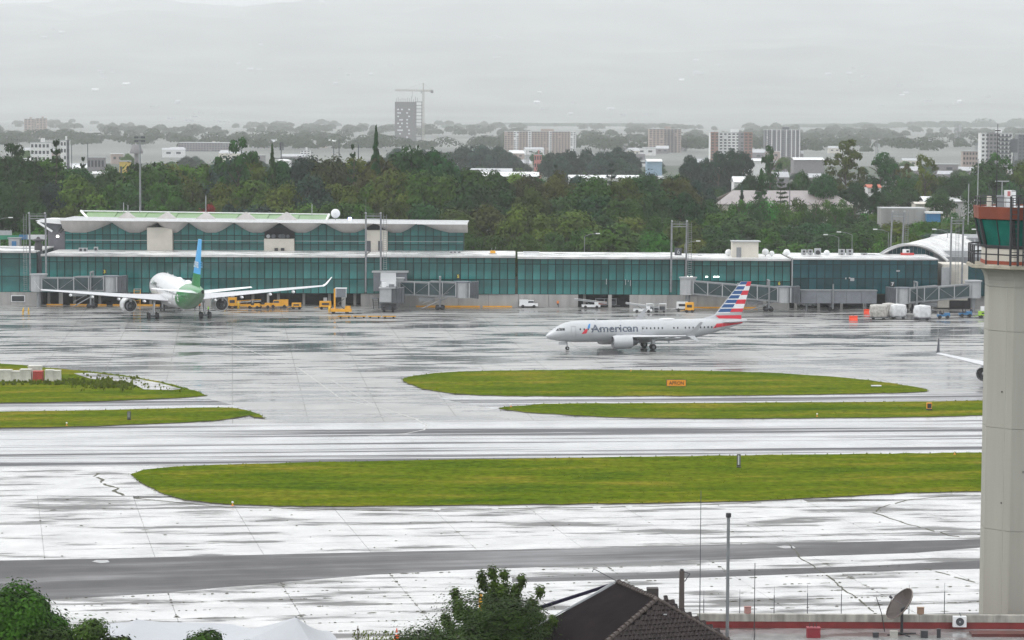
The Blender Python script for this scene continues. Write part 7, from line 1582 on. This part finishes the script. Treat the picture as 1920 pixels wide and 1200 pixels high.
MB().prism(q, (0, 0, -.2)).build('roof_slope', mat('purple_roof', (.022, .018, .04), .8, spec=.03), oh); MB().prism([(v.x, v.y, 0) for v in q], (0, 0, ze - 2)).build('wall', CREAM, oh)
# tents
TENT = mat('tent_fabric', (.40, .415, .44), .6, var=.05, scale=.3)
def tent(label, px, pt, wl, wr, Y, drop):
    pk = W(px, pt, Y); t = thing('canopy_tent', label, 'tent', (pk.x, Y, 0)); N = 24; rings = []; k = Y / F_PX
    for j in range(9):
        u = j / 8; ring = []
        for i in range(N):
            a = 2 * math.pi * i / N; ex = (wr if math.cos(a) > 0 else wl) * k; sx = u * ex * math.cos(a); sy = u * 5.5 * math.sin(a); sag = (1 - (1 - u) ** 1.55)
            ring.append((sx, sy, pk.z - drop * sag * (.86 + .14 * abs(math.cos(2 * a)))))
        rings.append(ring)
    for q0 in range(0, N, 3):
        mb = MB()
        for j in range(8):
            for i in range(3): a, b = q0 + i, (q0 + i + 1) % N; mb.add([rings[j][a], rings[j][b], rings[j + 1][b], rings[j + 1][a]], [(0, 1, 2, 3)])
        mb.build('canopy_panel', TENT, t, smooth=True, fix=False)
    MB().cyl((0, 0, 0), (0, 0, pk.z + .05), .06).build('centre_pole', STEEL, t)
    for i in range(0, N, 6): p = rings[-1][i]; MB().cyl((p[0], p[1], 0), p, .05).build('leg', STEEL, t)
tent('grey white tensile canopy with a sharp peak at the bottom left of centre', 555, 1157, 230, 80, 181, 2.0); tent('grey white tensile canopy with a low peak behind the left shrubs', 256, 1161, 100, 240, 183, 1.25)
# near trees
def big_tree(label, px, pt, wpx, Y, kind, col, n, size, seed, base=0, hcut=None, nm='tree', hk=None):
    x = X(px, Y); zt_ = Z(pt, Y, px); w = wpx * Y / F_PX; t = thing(nm, label, 'tree' if nm != 'shrub' else 'shrub', (x, Y, base), seed * 1.3); ch = hk or (zt_ - base) * .86; m = LM[col]
    c = link('crown', crown(kind, seed, n, size / max(w, 1), m), t, (0, 0, zt_ - base - ch)); c.scale = (w, w, ch); k = link('trunk', trunk_mesh('round', seed), t); k.scale = (w * .9, w * .9, (zt_ - base) * .95); return t
LM['near'] = leafmat('leaf_near', (.046, .104, .008), .5, .3); LM['neard'] = leafmat('leaf_near_dark', (.026, .058, .008), .5, .4); LM['nearf'] = leafmat('leaf_feather', (.058, .092, .012), .5, .3)
big_tree('bright leafy tree in the bottom left corner', 20, 1080, 230, 168, 'wide', 'near', 40000, .135, 3, hk=9); big_tree('feathery upright tree rising left of the tiled house', 945, 1046, 240, 173, 'feather', 'nearf', 34000, .12, 8, hk=9); big_tree('dense dark tree below the feathery tree', 900, 1056, 420, 166, 'bush', 'neard', 40000, .125, 12, hk=8)
for lab, px, pt, w, sd in (('dark leafy shrub right of the bottom left tree', 165, 1142, 130, 21), ('second dark shrub before the left tent', 225, 1160, 100, 22), ('dark leafy shrub crown between the two tents', 375, 1152, 120, 23), ('low dark shrub at the foot of the peaked tent', 470, 1176, 90, 24), ('small dark shrub left of the dense dark tree', 815, 1165, 70, 25), ('dark shrub in the corner under the bright tree', 60, 1150, 150, 26)):
    big_tree(lab, px, pt, w * 1.15, 165, 'bush', 'neard', 11000, .14, sd, hk=4.2, nm='shrub')
# little things on the near ground
t = thing('traffic_cone', 'small red orange traffic cone on the weedy edge', 'cone', G(744, 1199)); MB().box((0, 0, .03), (.5, .5, .06)).build('base', ORANGE, t); MB().cyl((0, 0, .06), (0, 0, .95), .2, .04, 14).build('cone_body', mat('cone_red', (.8, .1, .02), .45), t); MB().cyl((0, 0, .45), (0, 0, .6), .135, .105, 14).build('reflective_band', WHITE, t)
t = thing('marker_post', 'yellow marker post beside the feathery tree', 'post', G(901, 1150)); MB().box((0, 0, .9), (.32, .2, 1.8)).build('post_body', YELLOW, t); MB().box((0, 0, 1.82), (.36, .24, .06)).build('cap', DARK, t)
t = thing('wooden_stake', 'thin dark wooden stake right of the peaked tent', 'stake', G(671, 1200)); MB().cyl((0, 0, 0), (0, 0, 1.2), .06, .03).build('shaft', BARK, t); MB().box((0, 0, .9), (.2, .06, .14)).build('tag', BARK, t)
t = thing('valve_box', 'small yellow valve in the dark tree bottom', 'valve', G(853, 1198)); MB().cyl((0, 0, 0), (0, 0, .7), .14).build('body', YELLOW, t); MB().cyl((-.25, 0, .6), (.25, 0, .6), .07).build('wheel_bar', YELLOW, t)
# ================================================================== AIR
HZ = bpy.data.materials.new('haze_air'); HZ.use_nodes = True
n = HZ.node_tree.nodes; n.clear(); o_ = n.new('ShaderNodeOutputMaterial'); pv = n.new('ShaderNodeVolumePrincipled')
pv.inputs['Color'].default_value = (0.89, 0.905, 0.92, 1); pv.inputs['Density'].default_value = HAZE_DENSITY; pv.inputs['Anisotropy'].default_value = 0.2
HZ.node_tree.links.new(pv.outputs[0], o_.inputs['Volume'])
hz = MB().box((0, 10750, 524), (13800, 21800, 1056)).build('haze', HZ); tag(hz, kind='stuff')
